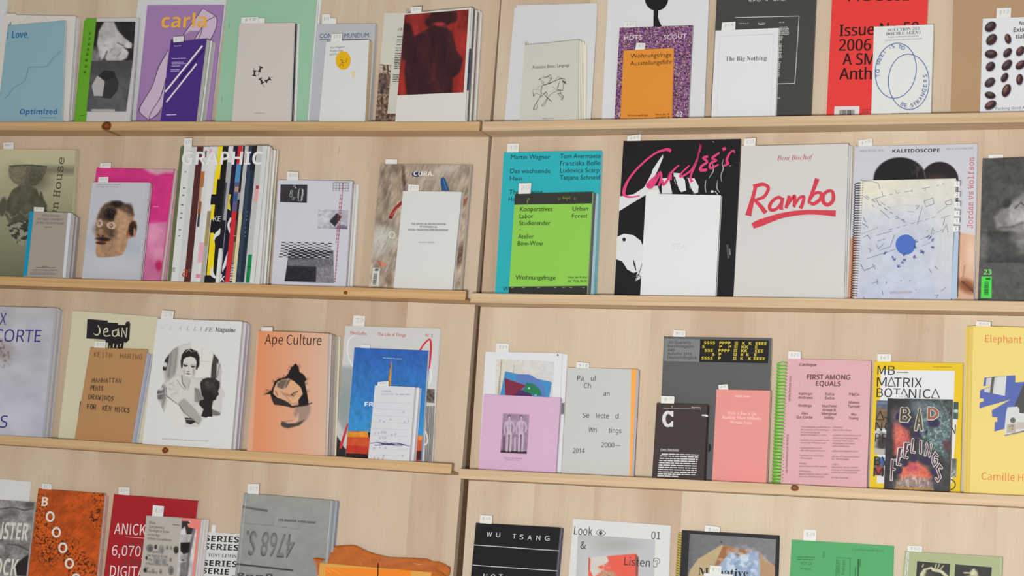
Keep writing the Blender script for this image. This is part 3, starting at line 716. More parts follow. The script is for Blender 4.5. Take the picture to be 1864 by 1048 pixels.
key = b = Book(1, 0, 'C', [(958, -160), (1728, -160), (1684, 905), (903, 910)], 'tall white poster magazine with a black keyhole-like shape at the top', (216, 218, 219), T=.005, short='tall white magazine with the black keyhole shape', pages=(80, 76, 74))
b.part('cover_graphic', 'solid black shape').e(1326, -8, 89, 90, (26, 25, 30), n=48).p([(1303, 75), (1340, 75), (1338, 130), (1348, 165), (1375, 215), (1302, 215)], (26, 25, 30))
hdts = b = Book(1, 0, 'C', [(1040, 213), (1597, 193), (1562, 905), (1000, 908)], 'purple glitter-speckled magazine with white capitals', (92, 58, 98), T=.006, on=key, short='purple speckled magazine')
def glit(q):
    q.grad(1040, 200, 1040, 900, (92, 54, 100), (86, 58, 96)); q.spots(7, 7, .52, .1, (58, 30, 64), seed=1).spots(6, 6, .58, .06, (176, 132, 158), seed=5).spots(5, 5, .66, .05, (222, 178, 150), seed=11).spots(8, 8, .62, .08, (150, 90, 160), seed=21)
b.part('cover_photo', 'purple glitter surface').pic([(1040, 213), (1597, 193), (1562, 905), (1000, 908)], glit, step=1.0)
b.part('title_lettering', 'white capitals').t('HDTS', 1072, 308, 1208, 302, 36, (226, 216, 222), 'g').t('SCOUT', 1375, 302, 1550, 294, 36, (226, 216, 222), 'g').t('02', 1473, 891, 1518, 890, 38, (226, 220, 222), 'hb').t('I', 1034, 893, 1041, 893, 32, (226, 220, 222), 'hb')
b.slip([(1072, 166), (1162, 162), (1158, 208), (1068, 212)], '$25')
b = Book(1, 0, 'C', [(1070, 385), (1450, 366), (1437, 903), (1045, 905)], 'small orange booklet with dark brown lettering', (222, 143, 52), T=.005, on=hdts, short='small orange booklet', pages=(236, 200, 186))
OB = (62, 34, 20)
b.part('title_lettering').t('Wohnungsfrage', 1122, 443, 1434, 431, 32, OB, 'g', res=3).t('Ausstellungsführ', 1118, 498, 1442, 484, 32, OB, 'g', res=3)
b.part('small_print').t('Wohnungsfrage', 1098, 888, 1252, 884, 15, OB, 'g').t('Haus der K', 1310, 880, 1420, 877, 15, OB, 'g').t('der Welt, B', 1310, 903, 1420, 900, 15, OB, 'g')
b.slip([(1166, 326), (1235, 330), (1230, 374), (1155, 378)], '$5')

grey = b = Book(1, 0, 'D', [(84, -120), (662, -120), (625, 672), (62, 680)], 'charcoal magazine with a thin white frame and white typewritten text', (68, 68, 66), T=.006, short='charcoal framed magazine', pages=(196, 196, 192))
WT = (205, 205, 202)
b.part('title_lettering', 'white lettering').t('G.P.O.', 268, 13, 342, 12, 13, WT, 'hb').l([(368, 8), (380, 8)], 3, WT).t('G.P.O.', 412, 10, 482, 9, 13, WT, 'hb').t('N', 430, 580, 449, 579, 11, WT, 'h')
b.part('cover_graphic', 'thin white frame').l([(188, 109), (560, 100), (535, 490), (150, 500)], 3.5, WT)
b.part('small_print').t('T E K M a g . K', 210, 147, 267, 146, 6, WT, 'hb').t('For t Men', 322, 146, 366, 145, 6, WT, 'hb').greek(328, 152, 34, 0, 1, 6, 5, WT).t('Ph. M', 447, 141, 474, 140, 7, WT, 'hb')
b.greek(446, 168, 68, -.02, 7, 7.5, 6, WT, seed=2).greek(443, 225, 28, -.02, 4, 7.5, 6, WT, seed=4).greek(441, 270, 30, -.02, 6, 7.5, 6, WT, seed=6).greek(438, 320, 32, -.02, 5, 7.5, 6, WT, seed=8).greek(434, 375, 30, -.02, 8, 7.5, 6, WT, seed=9).greek(432, 438, 28, -.02, 4, 7.5, 6, WT, seed=12)
b = Book(1, 0, 'D', [(72, 178), (440, 162), (420, 676), (46, 682)], 'white book with a small centred serif title and a faint blind frame', (223, 224, 225), T=.009, on=grey, short='white book with the small serif title', name='book', cat='book')
b.part('title_lettering').t('The Big Nothing', 130, 353, 368, 349, 25, (70, 68, 68), 's', res=3)
b.part('cover_graphic').l([(97, 210), (410, 198), (393, 655), (80, 662)], 1.2, (200, 201, 204), closed=True)
b.slip([(109, 130), (187, 125), (187, 168), (105, 173)], '$15')
mou = b = Book(1, 0, 'D', [(754, -120), (1310, -120), (1276, 665), (722, 670)], 'bright red magazine with large black sans-serif lettering', (226, 62, 58), T=.006, short='bright red magazine')
RB = (40, 18, 18)
b.part('title_lettering', 'large black lettering').t('MOUSSE', 845, 10, 1200, 4, 42, RB, 'g').t('Issue No 50', 794, 213, 1252, 194, 66, RB, 'hM', res=3).t('2006', 790, 298, 976, 296, 66, RB, 'hM', res=3).t('A SMA', 812, 380, 1060, 378, 66, RB, 'hM', res=3).t('Antho', 793, 465, 1035, 463, 66, RB, 'hM', res=3)
b.part('barcode', 'white barcode box').p([(765, 620), (912, 618), (910, 667), (762, 669)], (220, 216, 214)).bars(793, 640, 885, 668, -1, 14, (60, 55, 55)).use('D')
b.part('small_print').greek(928, 644, 50, -.02, 2, 12, 7, (120, 20, 20))
b = Book(1, 0, 'D', [(992, 155), (1338, 141), (1322, 660), (977, 665)], 'white paperback with two blue interlocking ellipses and circular lettering', (222, 224, 220), T=.009, on=mou, short='white paperback with blue ellipses', name='paperback', cat='book')
GT = (95, 92, 90)
b.part('title_lettering').t('SOLUTION 263', 1073, 184, 1256, 174, 17, GT, 's').t('DOUBLE AGENT', 1062, 206, 1266, 197, 17, GT, 's')
b.part('small_print').t('PUBLIC MOVEMENT DELEGATES', 1076, 221, 1250, 213, 8, GT, 'hs').t('ALHENA KATSOF AND DANA YAHALOMI', 1056, 240, 1270, 228, 7, GT, 'hs').greek(1098, 664, 100, -.02, 1, 8, 7, GT)
BL_ = (66, 98, 158)
b.use('d').part('cover_graphic', 'blue ellipses and lettering').ring(838, 392, 163, 221, 6, BL_, 8, 56).ring(942, 481, 163, 221, 6, BL_, -2, 56)
def arc_text(sh, text, cx, cy, rx, ry, a0, a1, h, col, flip=1):
    n = len(text)
    for i, ch in enumerate(text):
        if ch == ' ': continue
        a = math.radians(a0 + (a1 - a0) * i / (n - 1)); px_, py_ = cx + rx * math.cos(a), cy + ry * math.sin(a)
        tx, ty = -rx * math.sin(a), ry * math.cos(a); L_ = math.hypot(tx, ty); tx, ty = tx / L_ * flip, ty / L_ * flip
        wd = h * {'I': .13, 'M': 1.0, 'O': 1.0, 'G': .95, 'N': .8}.get(ch, .68)
        sh.t(ch, px_ - tx * wd / 2, py_ - ty * wd / 2, px_ + tx * wd / 2, py_ + ty * wd / 2, h, col, 'hM', up=(ty, -tx))
arc_text(b, 'TO MEET IS TO', 838, 392, 129, 180, 168, 293, 30, BL_)
arc_text(b, 'BE STRANGERS', 942, 481, 151, 209, 112, -12, 30, BL_, -1)
b.use('D')
brn = b = Book(1, 0, 'D', [(1456, -120), (1960, -120), (1945, 648), (1436, 655)], 'large plain brown kraft folder behind the bean-covered booklet', (178, 146, 112), T=.004, short='large brown kraft folder', rough=.8, name='folder', cat='folder')
b = Book(1, 0, 'D', [(1625, 108), (2050, 92), (2035, 640), (1608, 650)], 'white booklet printed with rows of glossy dark brown beans', (220, 222, 226), T=.006, on=brn, short='white bean booklet')
def beans(q):
    q.grad(0, 0, 1, 1, (222, 223, 227), (220, 222, 226))
    rnd = random.Random(5)
    for (x, y, rx, ry, a) in ((165, 243, 57, 42, -38), (175, 360, 58, 42, -48), (170, 492, 56, 40, 0), (165, 605, 48, 38, -48), (160, 750, 54, 37, -38), (162, 866, 50, 32, 14), (166, 955, 58, 36, -30),
                              (324, 353, 46, 30, 78), (320, 480, 50, 32, -50), (315, 592, 58, 36, -48), (294, 705, 46, 30, -58), (310, 822, 62, 38, -68), (437, 465, 50, 34, -50), (440, 590, 54, 34, -38), (430, 722, 50, 32, -85),
                              (560, 470, 50, 34, -40), (560, 600, 52, 34, -20), (560, 730, 50, 34, -60), (690, 480, 50, 34, -30), (690, 610, 52, 34, -50)):
        q.ell(x + 3, y + 8, rx, ry, (150, 148, 160), .3, a, .6); q.ell(x, y, rx, ry, (52, 28, 32), .12, a)
        q.ell(x - 8, y - 12, rx * .62, ry * .42, (150, 100, 86) if rnd.random() < .6 else (96, 92, 84), .7, a, .75)
    for k in range(5): q.line([(90, 470 + k * 180), (480, 80 + k * 180)], 1.5, (190, 190, 200), 2, .5)
b.use('i').part('cover_photo', 'photograph of dark beans').pic([(98, 170), (760, 150), (735, 1010), (72, 1016)], beans)
b.part('title_lettering').t('Ne', 428, 228, 475, 226, 34, (50, 48, 52), 'hb').t('Exis', 372, 292, 470, 288, 40, (74, 72, 78), 'hb').t('tial', 393, 352, 468, 350, 40, (74, 72, 78), 'hb')
b.part('small_print').t('Fucking Good Artists', 212, 998, 560, 988, 24, (70, 68, 72), 'h'); b.use('D')
b.slip([(1706, 47), (1790, 44), (1787, 100), (1703, 104)], '$12')
# =================================================================== LEFT UNIT, SECOND LEDGE
town = b = Book(0, 1, 'E', [(-130, 108), (495, 113), (440, 925), (-210, 905)], 'olive book with a grey bowl balanced on a mask, letters running up its side', (176, 172, 140), T=.009, n=2, short='olive bowl-and-mask book', name='book', cat='book', pages=(206, 200, 184))
def bowl(q):
    q.grad(-50, 100, -50, 900, (196, 190, 156), (118, 118, 94)); q.ell(120, 120, 260, 120, (206, 198, 160), 1.4, 0, .5)
    q.ell(380, 240, 190, 26, (108, 106, 88), 1.2, 2, .7)
    m = [(62, 215), (100, 208), (200, 206), (301, 216), (290, 262), (262, 305), (225, 338), (125, 340), (85, 315), (60, 280), (55, 240)]
    q.poly(m, (112, 108, 88), 6); q.ell(230, 300, 80, 60, (74, 72, 58), 1.2, 0, .6); q.ell(110, 260, 60, 60, (142, 136, 112), 1.2, 0, .5); q.noise(8, 8, .25, seed=3, mask=q.m_in(m)); q.line([(62, 215), (180, 207), (300, 218)], 5, (50, 48, 40), 4)
    h = [(80, 370), (120, 346), (200, 346), (238, 370), (252, 400), (258, 375), (270, 385), (282, 425), (302, 460), (300, 500), (282, 540), (180, 560), (60, 580), (34, 520), (45, 430)]
    q.poly([(x, y - 8 if y < 380 else y) for x, y in h], (92, 90, 72), 8); q.ell(80, 480, 44, 44, (116, 112, 92), .5, 0, .8).ell(80, 480, 16, 16, (70, 68, 54), .5).ell(180, 450, 50, 46, (108, 104, 86), .4, 0, .8).ell(188, 448, 20, 22, (60, 58, 46), .6).ring if False else None
    q.line([(40, 500), (72, 540), (110, 520)], 9, (128, 124, 104), 6).line([(128, 500), (160, 530), (200, 505)], 9, (124, 120, 100), 6).ell(20, 470, 24, 62, (88, 86, 72), .3, 8)
    q.noise(30, 40, .25, seed=9, mask=q.m_in(h))
    m2 = [(52, 590), (190, 545), (200, 700), (150, 718), (100, 700), (70, 650)]
    q.line([(48, 588), (190, 548)], 7, (44, 42, 36), 3); q.poly(m2, (150, 148, 128), 6); q.spots(20, 16, .5, .08, (62, 60, 50), seed=4, mask=q.m_in(m2))
b.part('cover_photo', 'grey-brown photograph of a stone bowl on a mask').pic([(-130, 108), (480, 113), (430, 925), (-210, 905)], bowl)
b.part('title_lettering', 'outlined lettering running upwards').t('Town House', 352, 640, 412, 162, 42, (74, 70, 54), 'tw', up=(-1, -.12), res=3)
b.slip([(19, 70), (85, 66), (85, 110), (21, 106)], '$65')
E_ = b
b = Book(0, 1, 'E', [(190, 503), (455, 515), (418, 926), (147, 915)], 'small taupe paperback with a bright blue spine band and centred serif title', (168, 158, 146), T=.027, n=3, fan=(.002, 0), on=town, short='small taupe paperback with the blue spine', name='paperback', cat='book', pages=[(214, 216, 220), (176, 170, 168), (170, 164, 162)], copycol=[(186, 180, 178), (180, 172, 170)], jit=2)
b.part('spine_band', 'bright blue band').p([(190, 503), (216, 504), (172, 917), (147, 915)], (24, 148, 186)); b.part('inner_flap', 'white flap').p([(432, 514), (455, 515), (418, 926), (398, 925)], (212, 214, 220))
TT = (112, 102, 94)
b.part('title_lettering').t('NOTES TOWARD', 265, 537, 378, 541, 13, TT, 's').t('TACTILITY AND PRINT', 238, 560, 404, 564, 13, TT, 's').t('IN THE CONTEMPORARY', 230, 583, 410, 588, 13, TT, 's').greek(286, 606, 50, 0, 1, 8, 7, TT)
b.part('small_print').greek(268, 858, 40, 0, 1, 10, 7, TT).greek(232, 864, 130, .01, 1, 10, 7, TT).greek(208, 880, 175, .01, 1, 10, 7, TT, seed=4).greek(198, 894, 180, .01, 2, 12, 7, TT, seed=6)
b.slip([(215, 477), (280, 480), (278, 508), (213, 505)], '$18')
pinkb = b = Book(0, 1, 'E', [(615, 228), (1107, 238), (1018, 948), (525, 930)], 'hot pink magazine with paler rose clouds at its lower right', (214, 52, 130), T=.013, n=3, short='hot pink cloudy magazine', fan=(.0035, 0), pages=[(206, 190, 190), (150, 140, 120), (190, 160, 160)], copycol=[(200, 184, 184), (208, 150, 170)], jit=2)
def rose(q):
    q.grad(600, 230, 700, 940, (214, 56, 132), (208, 50, 128)); q.poly([(900, 225), (960, 262), (1000, 275), (1050, 262), (1120, 262), (1120, 225)], (206, 160, 172), 18)
    q.poly([(930, 588), (1075, 570), (1100, 560), (1060, 960), (860, 960)], (206, 118, 160), 10); q.ell(985, 650, 60, 60, (222, 156, 186), 1.2, 0, .8).ell(960, 820, 50, 80, (204, 100, 150), 1.2, 0, .6).ell(1010, 850, 22, 34, (186, 40, 92), .7).ell(1000, 770, 50, 40, (226, 164, 190), 1.2, 0, .6).noise(60, 60, .1, seed=3)
b.part('cover_photo', 'pink clouded picture').pic([(615, 228), (1105, 238), (1017, 948), (525, 930)], rose, step=1.6); b.l([(974, 476), (1010, 477)], 2.5, (236, 190, 205))
b.slip([(637, 198), (706, 195), (703, 230), (633, 228)], '$20')
b = Book(0, 1, 'E', [(588, 320), (952, 322), (888, 942), (525, 930)], 'white book with a photograph of a painted clay head', (190, 194, 202), T=.013, n=2, on=pinkb, short='white clay head book', name='book', cat='book', pages=(224, 222, 224), copycol=[(64, 60, 60)], jit=.5)
def head(q):
    q.grad(200, 150, 200, 1000, (196, 199, 208), (186, 190, 200)); q.ell(300, 880, 260, 90, (204, 206, 212), 1.4, 0, .6); q.ell(370, 700, 260, 60, (172, 176, 190), 1.5, 8, .5)
    H = [(165, 480), (178, 430), (205, 385), (245, 340), (300, 316), (370, 318), (440, 342), (485, 385), (497, 430), (488, 485), (515, 488), (522, 530), (512, 590), (480, 630), (440, 650), (425, 720), (395, 782), (330, 795), (230, 806), (175, 800), (162, 760), (168, 700), (160, 640)]
    m = q.m_in(H); q.poly(H, (176, 138, 104), 5)
    q.poly([(205, 385), (245, 340), (300, 316), (370, 318), (440, 342), (485, 385), (495, 440), (460, 445), (400, 400), (350, 380), (340, 460), (300, 500), (180, 470)], (70, 54, 46), 26, .85)
    q.ell(290, 430, 50, 46, (28, 20, 20), .8).ell(345, 340, 50, 26, (38, 28, 26), .8).ell(445, 380, 32, 40, (80, 60, 50), .9, 30).ell(240, 560, 80, 60, (84, 66, 52), 1.1, 0, .75).ell(320, 590, 40, 50, (60, 46, 38), .9, 30, .9)
    q.ell(392, 560, 60, 130, (196, 156, 120), 1.3, 8, .8).ell(345, 460, 20, 34, (170, 140, 108), .8, 0, .6)
    q.ell(198, 510, 27, 33, (200, 172, 152), .25, 15).ell(194, 508, 12, 16, (104, 76, 62), .3).ell(192, 508, 6, 8, (210, 190, 170), .4).ell(300, 527, 42, 30, (206, 180, 162), .2, 6).ell(298, 527, 15, 20, (110, 76, 62), .3).ell(296, 524, 6, 9, (214, 190, 176), .4)
    q.ell(208, 596, 34, 38, (150, 112, 84), .8).ell(205, 580, 12, 26, (176, 140, 106), .8).ell(190, 612, 9, 7, (30, 22, 20), .4).ell(224, 618, 10, 7, (30, 22, 20), .4)
    q.ell(228, 646, 62, 18, (40, 28, 26), .6, 4).ell(210, 678, 46, 13, (92, 46, 44), .4, 3).line([(168, 680), (250, 684)], 4, (50, 22, 22), 3).line([(310, 650), (300, 710), (255, 765), (250, 785)], 4, (120, 86, 62), 4, .8)
    q.ell(482, 556, 36, 66, (60, 32, 24), .4, 8).ell(500, 590, 10, 40, (190, 140, 104), .8).ell(470, 560, 14, 40, (36, 18, 14), .8).ell(440, 600, 10, 34, (140, 88, 60), .9)
    q.noise(28, 28, .16, seed=12, mask=m); q.spots(10, 10, .70, .08, (196, 170, 140), seed=5, al=.45, mask=m)
b.use('b').part('cover_photo', 'photograph of a clay head').pic([(136, 152), (606, 154), (520, 998), (42, 985)], head)
b.part('title_lettering').t('JAMES SON FORD THOMAS', 168, 177, 380, 177, 11, (110, 110, 112), 'h').t('THE DEVIL AND HIS BLUES', 164, 198, 362, 197, 11, (110, 110, 112), 'h'); b.use('E')
b.slip([(625, 287), (688, 285), (686, 321), (622, 320)], '$35')

gr = b = Book(0, 1, 'F', [(100, 95), (670, 92), (602, 967), (15, 950)], 'thick magazine whose cover is a collage of narrow vertical strips under white capitals', (222, 222, 218), T=.040, n=4, fan=(.0016, 0), short='strip collage magazine', pages=[(222, 222, 218), (214, 214, 208), (210, 205, 188), (196, 180, 150)], jit=1.3)
def lx(x, y): return x - (y - 95) * .098      # strips follow the lean of the cover
b.part('cover_graphic', 'narrow coloured vertical strips')
def strip(x0, x1, y0, y1, c): b.p([(lx(x0, y0), y0), (lx(x1, y0), y0), (lx(x1, y1), y1), (lx(x0, y1), y1)], c)
strip(100, 123, 95, 950, (98, 108, 72)); strip(123, 168, 95, 952, (218, 219, 216)); strip(168, 206, 95, 953, (204, 206, 204)); strip(206, 248, 95, 955, (84, 42, 42)); strip(248, 292, 95, 956, (216, 217, 216))
for y, hh in ((250, 12), (350, 14), (395, 16), (455, 18), (510, 16), (540, 14), (615, 14), (655, 12)): strip(142, 156, y, y + hh * .5, (110, 110, 110))
strip(262, 272, 120, 160, (100, 90, 80)); strip(248, 272, 250, 350, (176, 112, 62)); strip(250, 264, 350, 440, (190, 150, 120)); strip(252, 272, 440, 520, (150, 90, 60)); strip(256, 270, 520, 600, (60, 60, 80))
strip(292, 335, 95, 957, (222, 222, 220)); strip(315, 338, 500, 600, (150, 140, 110)); strip(314, 338, 600, 720, (170, 150, 100)); strip(312, 338, 720, 957, (172, 172, 160)); strip(284, 316, 700, 830, (226, 170, 188)); strip(283, 310, 905, 928, (220, 130, 160))
strip(290, 306, 110, 140, (226, 176, 190))
strip(345, 374, 95, 250, (240, 216, 30)); strip(340, 374, 250, 395, (240, 214, 24)); strip(374, 400, 95, 958, (24, 22, 26)); strip(330, 360, 395, 460, (24, 22, 26)); strip(340, 376, 460, 556, (240, 214, 24)); strip(345, 430, 556, 958, (26, 24, 28)); strip(360, 420, 300, 556, (24, 22, 26))
b.p([(lx(345, 600), 640), (lx(352, 912), 912), (lx(392, 912), 912), (lx(384, 700), 720), (lx(370, 640), 640)], (240, 214, 24)); strip(340, 420, 915, 960, (26, 24, 26))
strip(400, 412, 95, 958, (30, 28, 30)); strip(412, 444, 95, 215, (222, 222, 222)); strip(414, 444, 195, 560, (170, 168, 172)); strip(412, 424, 320, 560, (70, 66, 78)); strip(414, 440, 560, 760, (24, 26, 40)); strip(414, 436, 740, 960, (222, 222, 222))
b.p([(330, 640), (362, 610), (358, 650), (330, 670), (318, 700), (316, 660)], (222, 222, 220)); b.s([(306, 860), (308, 905), (330, 930)], [8, 26, 12], (222, 222, 220)); b.p([(352, 757), (372, 757), (352, 945), (330, 945)], (222, 222, 222))
strip(444, 475, 95, 960, (26, 28, 52)); b.p([(416, 395), (428, 398), (420, 440), (426, 500), (405, 485)], (225, 200, 40)); b.s([(430, 545), (412, 590), (424, 640)], 14, (222, 222, 224)); b.p([(408, 760), (398, 850), (372, 895), (374, 860)], (222, 222, 224))
strip(475, 502, 95, 205, (208, 40, 48)); strip(475, 506, 205, 320, (80, 140, 190)); strip(476, 512, 320, 505, (96, 90, 130)); strip(478, 504, 400, 440, (50, 90, 140)); strip(480, 504, 350, 380, (180, 150, 120)); strip(476, 506, 505, 960, (206, 44, 52))
strip(506, 524, 95, 960, (40, 34, 38)); strip(506, 526, 560, 700, (90, 60, 50)); strip(508, 526, 700, 840, (150, 126, 100))
for k in range(11): strip(508, 528, 846 + k * 10, 851 + k * 10, (222, 222, 220)); strip(506, 522, 386 + k * 6 if k < 8 else 660, 389 + k * 6 if k < 8 else 662, (200, 200, 200))
strip(524, 548, 95, 515, (190, 190, 190)); strip(526, 553, 515, 962, (216, 206, 164))
strip(548, 603, 95, 962, (34, 46, 62)); strip(553, 575, 95, 962, (50, 66, 86)); strip(570, 603, 95, 250, (30, 30, 40))
for y in (510, 535, 560, 610, 640, 665): b.e(lx(579, y), y, 4, 4, (110, 130, 150), n=8)
strip(603, 640, 95, 963, (190, 192, 190)); strip(616, 650, 340, 445, (224, 160, 160)); strip(620, 646, 345, 365, (150, 70, 70)); strip(614, 658, 783, 964, (12, 132, 72)); strip(614, 658, 860, 866, (20, 90, 60)); strip(640, 670, 95, 965, (212, 213, 210))
b.part('title_lettering', 'wide white capitals').t('GRAPHIC', 122, 214, 632, 213, 82, (230, 230, 230), 'hb', res=3)
b.t('a', 124, 926, 159, 926, 64, (206, 74, 44), 'hs').t('KE', 325, 571, 370, 571, 32, (222, 222, 222), 'hs').t('k', 369, 958, 395, 958, 46, (222, 222, 222), 'hb')
b.part('small_print').greek(52, 872, 34, 0, 4, 7, 5, (120, 120, 120)).greek(168, 880, 22, 0, 3, 7, 5, (120, 120, 120))
b.slip([(122, 42), (173, 40), (170, 96), (120, 96)], '$22')

chk = b = Book(0, 1, 'G', [(62, 178), (567, 185), (521, 905), (20, 890)], 'pale lilac-white magazine with a black checkered pattern over a grey photograph', (206, 206, 216), T=.022, n=4, fan=(.002, 0), short='checkered pattern magazine', pages=[(196, 190, 192), (176, 174, 176), (220, 222, 218), (214, 216, 212)], copycol=[(190, 168, 164), (210, 212, 210), (216, 216, 212)], jit=2)
b.part('cover_photo', 'grey and black pictures')
def dark(q): q.grad(80, 210, 260, 330, (58, 54, 60), (52, 50, 54)); q.noise(30, 30, .2, seed=2)
def desk(q):
    q.grad(330, 380, 540, 515, (196, 196, 202), (176, 176, 184)); q.noise(20, 14, .22, seed=3); q.ell(500, 510, 50, 20, (120, 104, 130), .8); q.poly([(462, 404), (497, 434), (450, 500), (411, 462)], (50, 48, 56), 3); q.line([(497, 436), (452, 500)], 4, (230, 230, 232), 2)
def slabp(q):
    q.grad(110, 650, 110, 880, (86, 84, 90), (84, 82, 88)); q.poly([(115, 765), (325, 770), (320, 874), (100, 872)], (44, 42, 48), 4); q.poly([(325, 700), (445, 680), (445, 880), (320, 876)], (132, 130, 136), 6); q.poly([(130, 720), (440, 722), (438, 768), (326, 768), (120, 765)], (112, 110, 116), 10); q.noise(9, 9, .3, seed=8)
b.pic([(78, 208), (261, 210), (257, 336), (74, 330)], dark).pic([(335, 378), (540, 385), (533, 517), (332, 513)], desk).pic([(138, 650), (438, 660), (443, 880), (105, 870)], slabp)
b.part('label_symbols', 'white symbols on black').l([(205, 240), (228, 240), (222, 325), (198, 322)], 2.5, (210, 210, 214), closed=True).t('JoyFlux', 218, 318, 228, 245, 12, (210, 210, 214), 'hb', up=(1, .1)).t('Reason', 192, 300, 198, 250, 8, (210, 210, 214), 'h', up=(1, .1)).t('CE', 160, 228, 170, 212, 16, (210, 210, 214), 'h', up=(1, 0)).e(182, 232, 4, 5, (210, 210, 214)).ring(150, 283, 9, 12, 2, (210, 210, 214)).l([(148, 250), (160, 250), (158, 268), (146, 268)], 2, (210, 210, 214), closed=True).greek(160, 300, 22, 0, 3, 8, 4, (210, 210, 214))
b.part('cover_graphic', 'black grid and checks')
for i in range(6): b.l([(441 + i * 20.8 - 1, 198), (438 + i * 20.8, 256)], 1.8, (60, 60, 66))
for j in range(4): b.l([(441, 198 + j * 19), (546, 200 + j * 19)], 1.8, (60, 60, 66))
for j in range(11):
    for i in range(13):
        if (i + j) % 2 == 0:
            x0, y0 = 90 + i * 26.5 - j * .4, 604 + j * 10.5 + i * .6
            b.p([(x0, y0), (x0 + 24, y0 + 1), (x0 + 24, y0 + 7), (x0, y0 + 6)], (38, 36, 42))
        elif j > 4 and 1 < i: b.p([(90 + i * 26.5, 604 + j * 10.5 + i * .6), (114 + i * 26.5, 605 + j * 10.5 + i * .6), (114 + i * 26.5, 610 + j * 10.5 + i * .6), (90 + i * 26.5, 609 + j * 10.5 + i * .6)], (196, 196, 202))
b.part('small_print', 'red text running down the side').greek(0, 0, 1, 0, 0, 1, 1, BLK)
RD = (196, 96, 120)
rnd_ = random.Random(4); yy = 208
while yy < 884:
    ln_ = rnd_.uniform(8, 26); xx = 524 - (yy - 208) * .072
    b.l([(xx, yy), (xx - ln_ * .07, yy + ln_)], 5, RD)
    if 280 < yy < 620: b.l([(xx - 12, yy), (xx - 12 - ln_ * .07, yy + ln_ * .9)], 4, RD)
    yy += ln_ + 5
b.slip([(122, 118), (198, 122), (193, 178), (120, 176)], '$20')

cura = b = Book(0, 1, 'G', [(756, 68), (1383, 72), (1312, 928), (680, 912)], 'magazine with a grey-brown fur cover and scattered coloured beads', (170, 156, 140), T=.009, n=2, short='fur cover magazine', copycol=[(176, 170, 166)], pages=(180, 172, 168))
def fur(q):
    q.grad(60, 40, 60, 1020, (158, 140, 122), (178, 162, 144)); q.noise(70, 90, .30, seed=21); q.noise(18, 80, .26, ang=18, seed=3)
    q.ell(100, 640, 90, 130, (206, 208, 204), 1.4, 30, .75).ell(560, 120, 160, 100, (190, 180, 168), 1.4, 0, .6).ell(285, 150, 14, 130, (70, 52, 44), 1.2, -4, .8).ell(640, 70, 60, 40, (196, 188, 178), 1.2, 0, .7)
    q.ell(735, 760, 26, 90, (84, 58, 46), .9, 12, .85).ell(770, 340, 14, 40, (128, 90, 70), .9, 14, .8).ell(60, 400, 60, 120, (150, 136, 112), 1.2, 10, .5).ell(130, 500, 60, 30, (110, 96, 82), 1.2, 20, .6).ell(170, 960, 30, 40, (110, 86, 66), 1.1, 0, .7)
    q.spots(9, 60, .60, .1, (112, 96, 82), ang=25, seed=6, al=.3).spots(8, 50, .62, .1, (212, 204, 194), ang=28, seed=16, al=.35)
b.use('j').part('cover_photo', 'photograph of long fur').pic([(98, 38), (812, 42), (728, 1036), (5, 1020)], fur)
b.part('bead_print', 'coloured beads').s([(178, 468), (215, 400), (262, 350), (300, 330)], [30, 28, 26, 20], (150, 52, 44)).s([(185, 450), (240, 385)], 8, (206, 110, 96)).e(180, 460, 14, 13, (126, 36, 34)).p([(580, 150), (598, 140), (614, 152), (650, 250), (588, 250), (578, 190)], (44, 84, 132)).s([(600, 160), (625, 240)], 5, (90, 130, 176)).e(385, 118, 36, 22, (52, 58, 78)).ring(192, 600, 22, 24, 9, (220, 212, 190))
b.p([(72, 800), (92, 812), (112, 850), (95, 846)], (206, 84, 50)).e(126, 838, 16, 20, (226, 128, 100)).p([(760, 320), (795, 300), (790, 320), (765, 345)], (150, 90, 76))
b.part('title_lettering', 'white capitals').t('CURA.', 364, 131, 524, 133, 34, (236, 236, 234), 'hb', res=3)
b.part('barcode').p([(42, 862), (98, 866), (86, 1008), (30, 1006)], (214, 214, 208)).bars(48, 905, 78, 1000, -8, 16, (60, 60, 60), vertical=False).bars(62, 870, 92, 892, -2, 6, (70, 70, 70), vertical=False)
b.use('G').slip([(793, 35), (872, 38), (870, 72), (790, 70)], '')
b = Book(0, 1, 'G', [(912, 253), (1312, 258), (1247, 925), (850, 915)], 'plain white booklet with three centred lines of small grey capitals', (216, 217, 213), T=.010, on=cura, short='plain white booklet with grey capitals', pages=(206, 206, 206))
CT = (88, 88, 88)
b.part('title_lettering').t('THE ARTIST AS AN INSTIGATOR', 968, 484, 1203, 487, 12, CT, 'hb').t('OF CHANGES IN', 1026, 503, 1142, 507, 12, CT, 'hb').t('SOCIAL COGNITION AND BEHAVIOUR', 945, 524, 1218, 528, 12, CT, 'hb').t('Stephen Willats', 1018, 609, 1128, 611, 11, (130, 130, 130), 'h')
b.slip([(948, 205), (1021, 210), (1017, 257), (943, 254)], '£17')

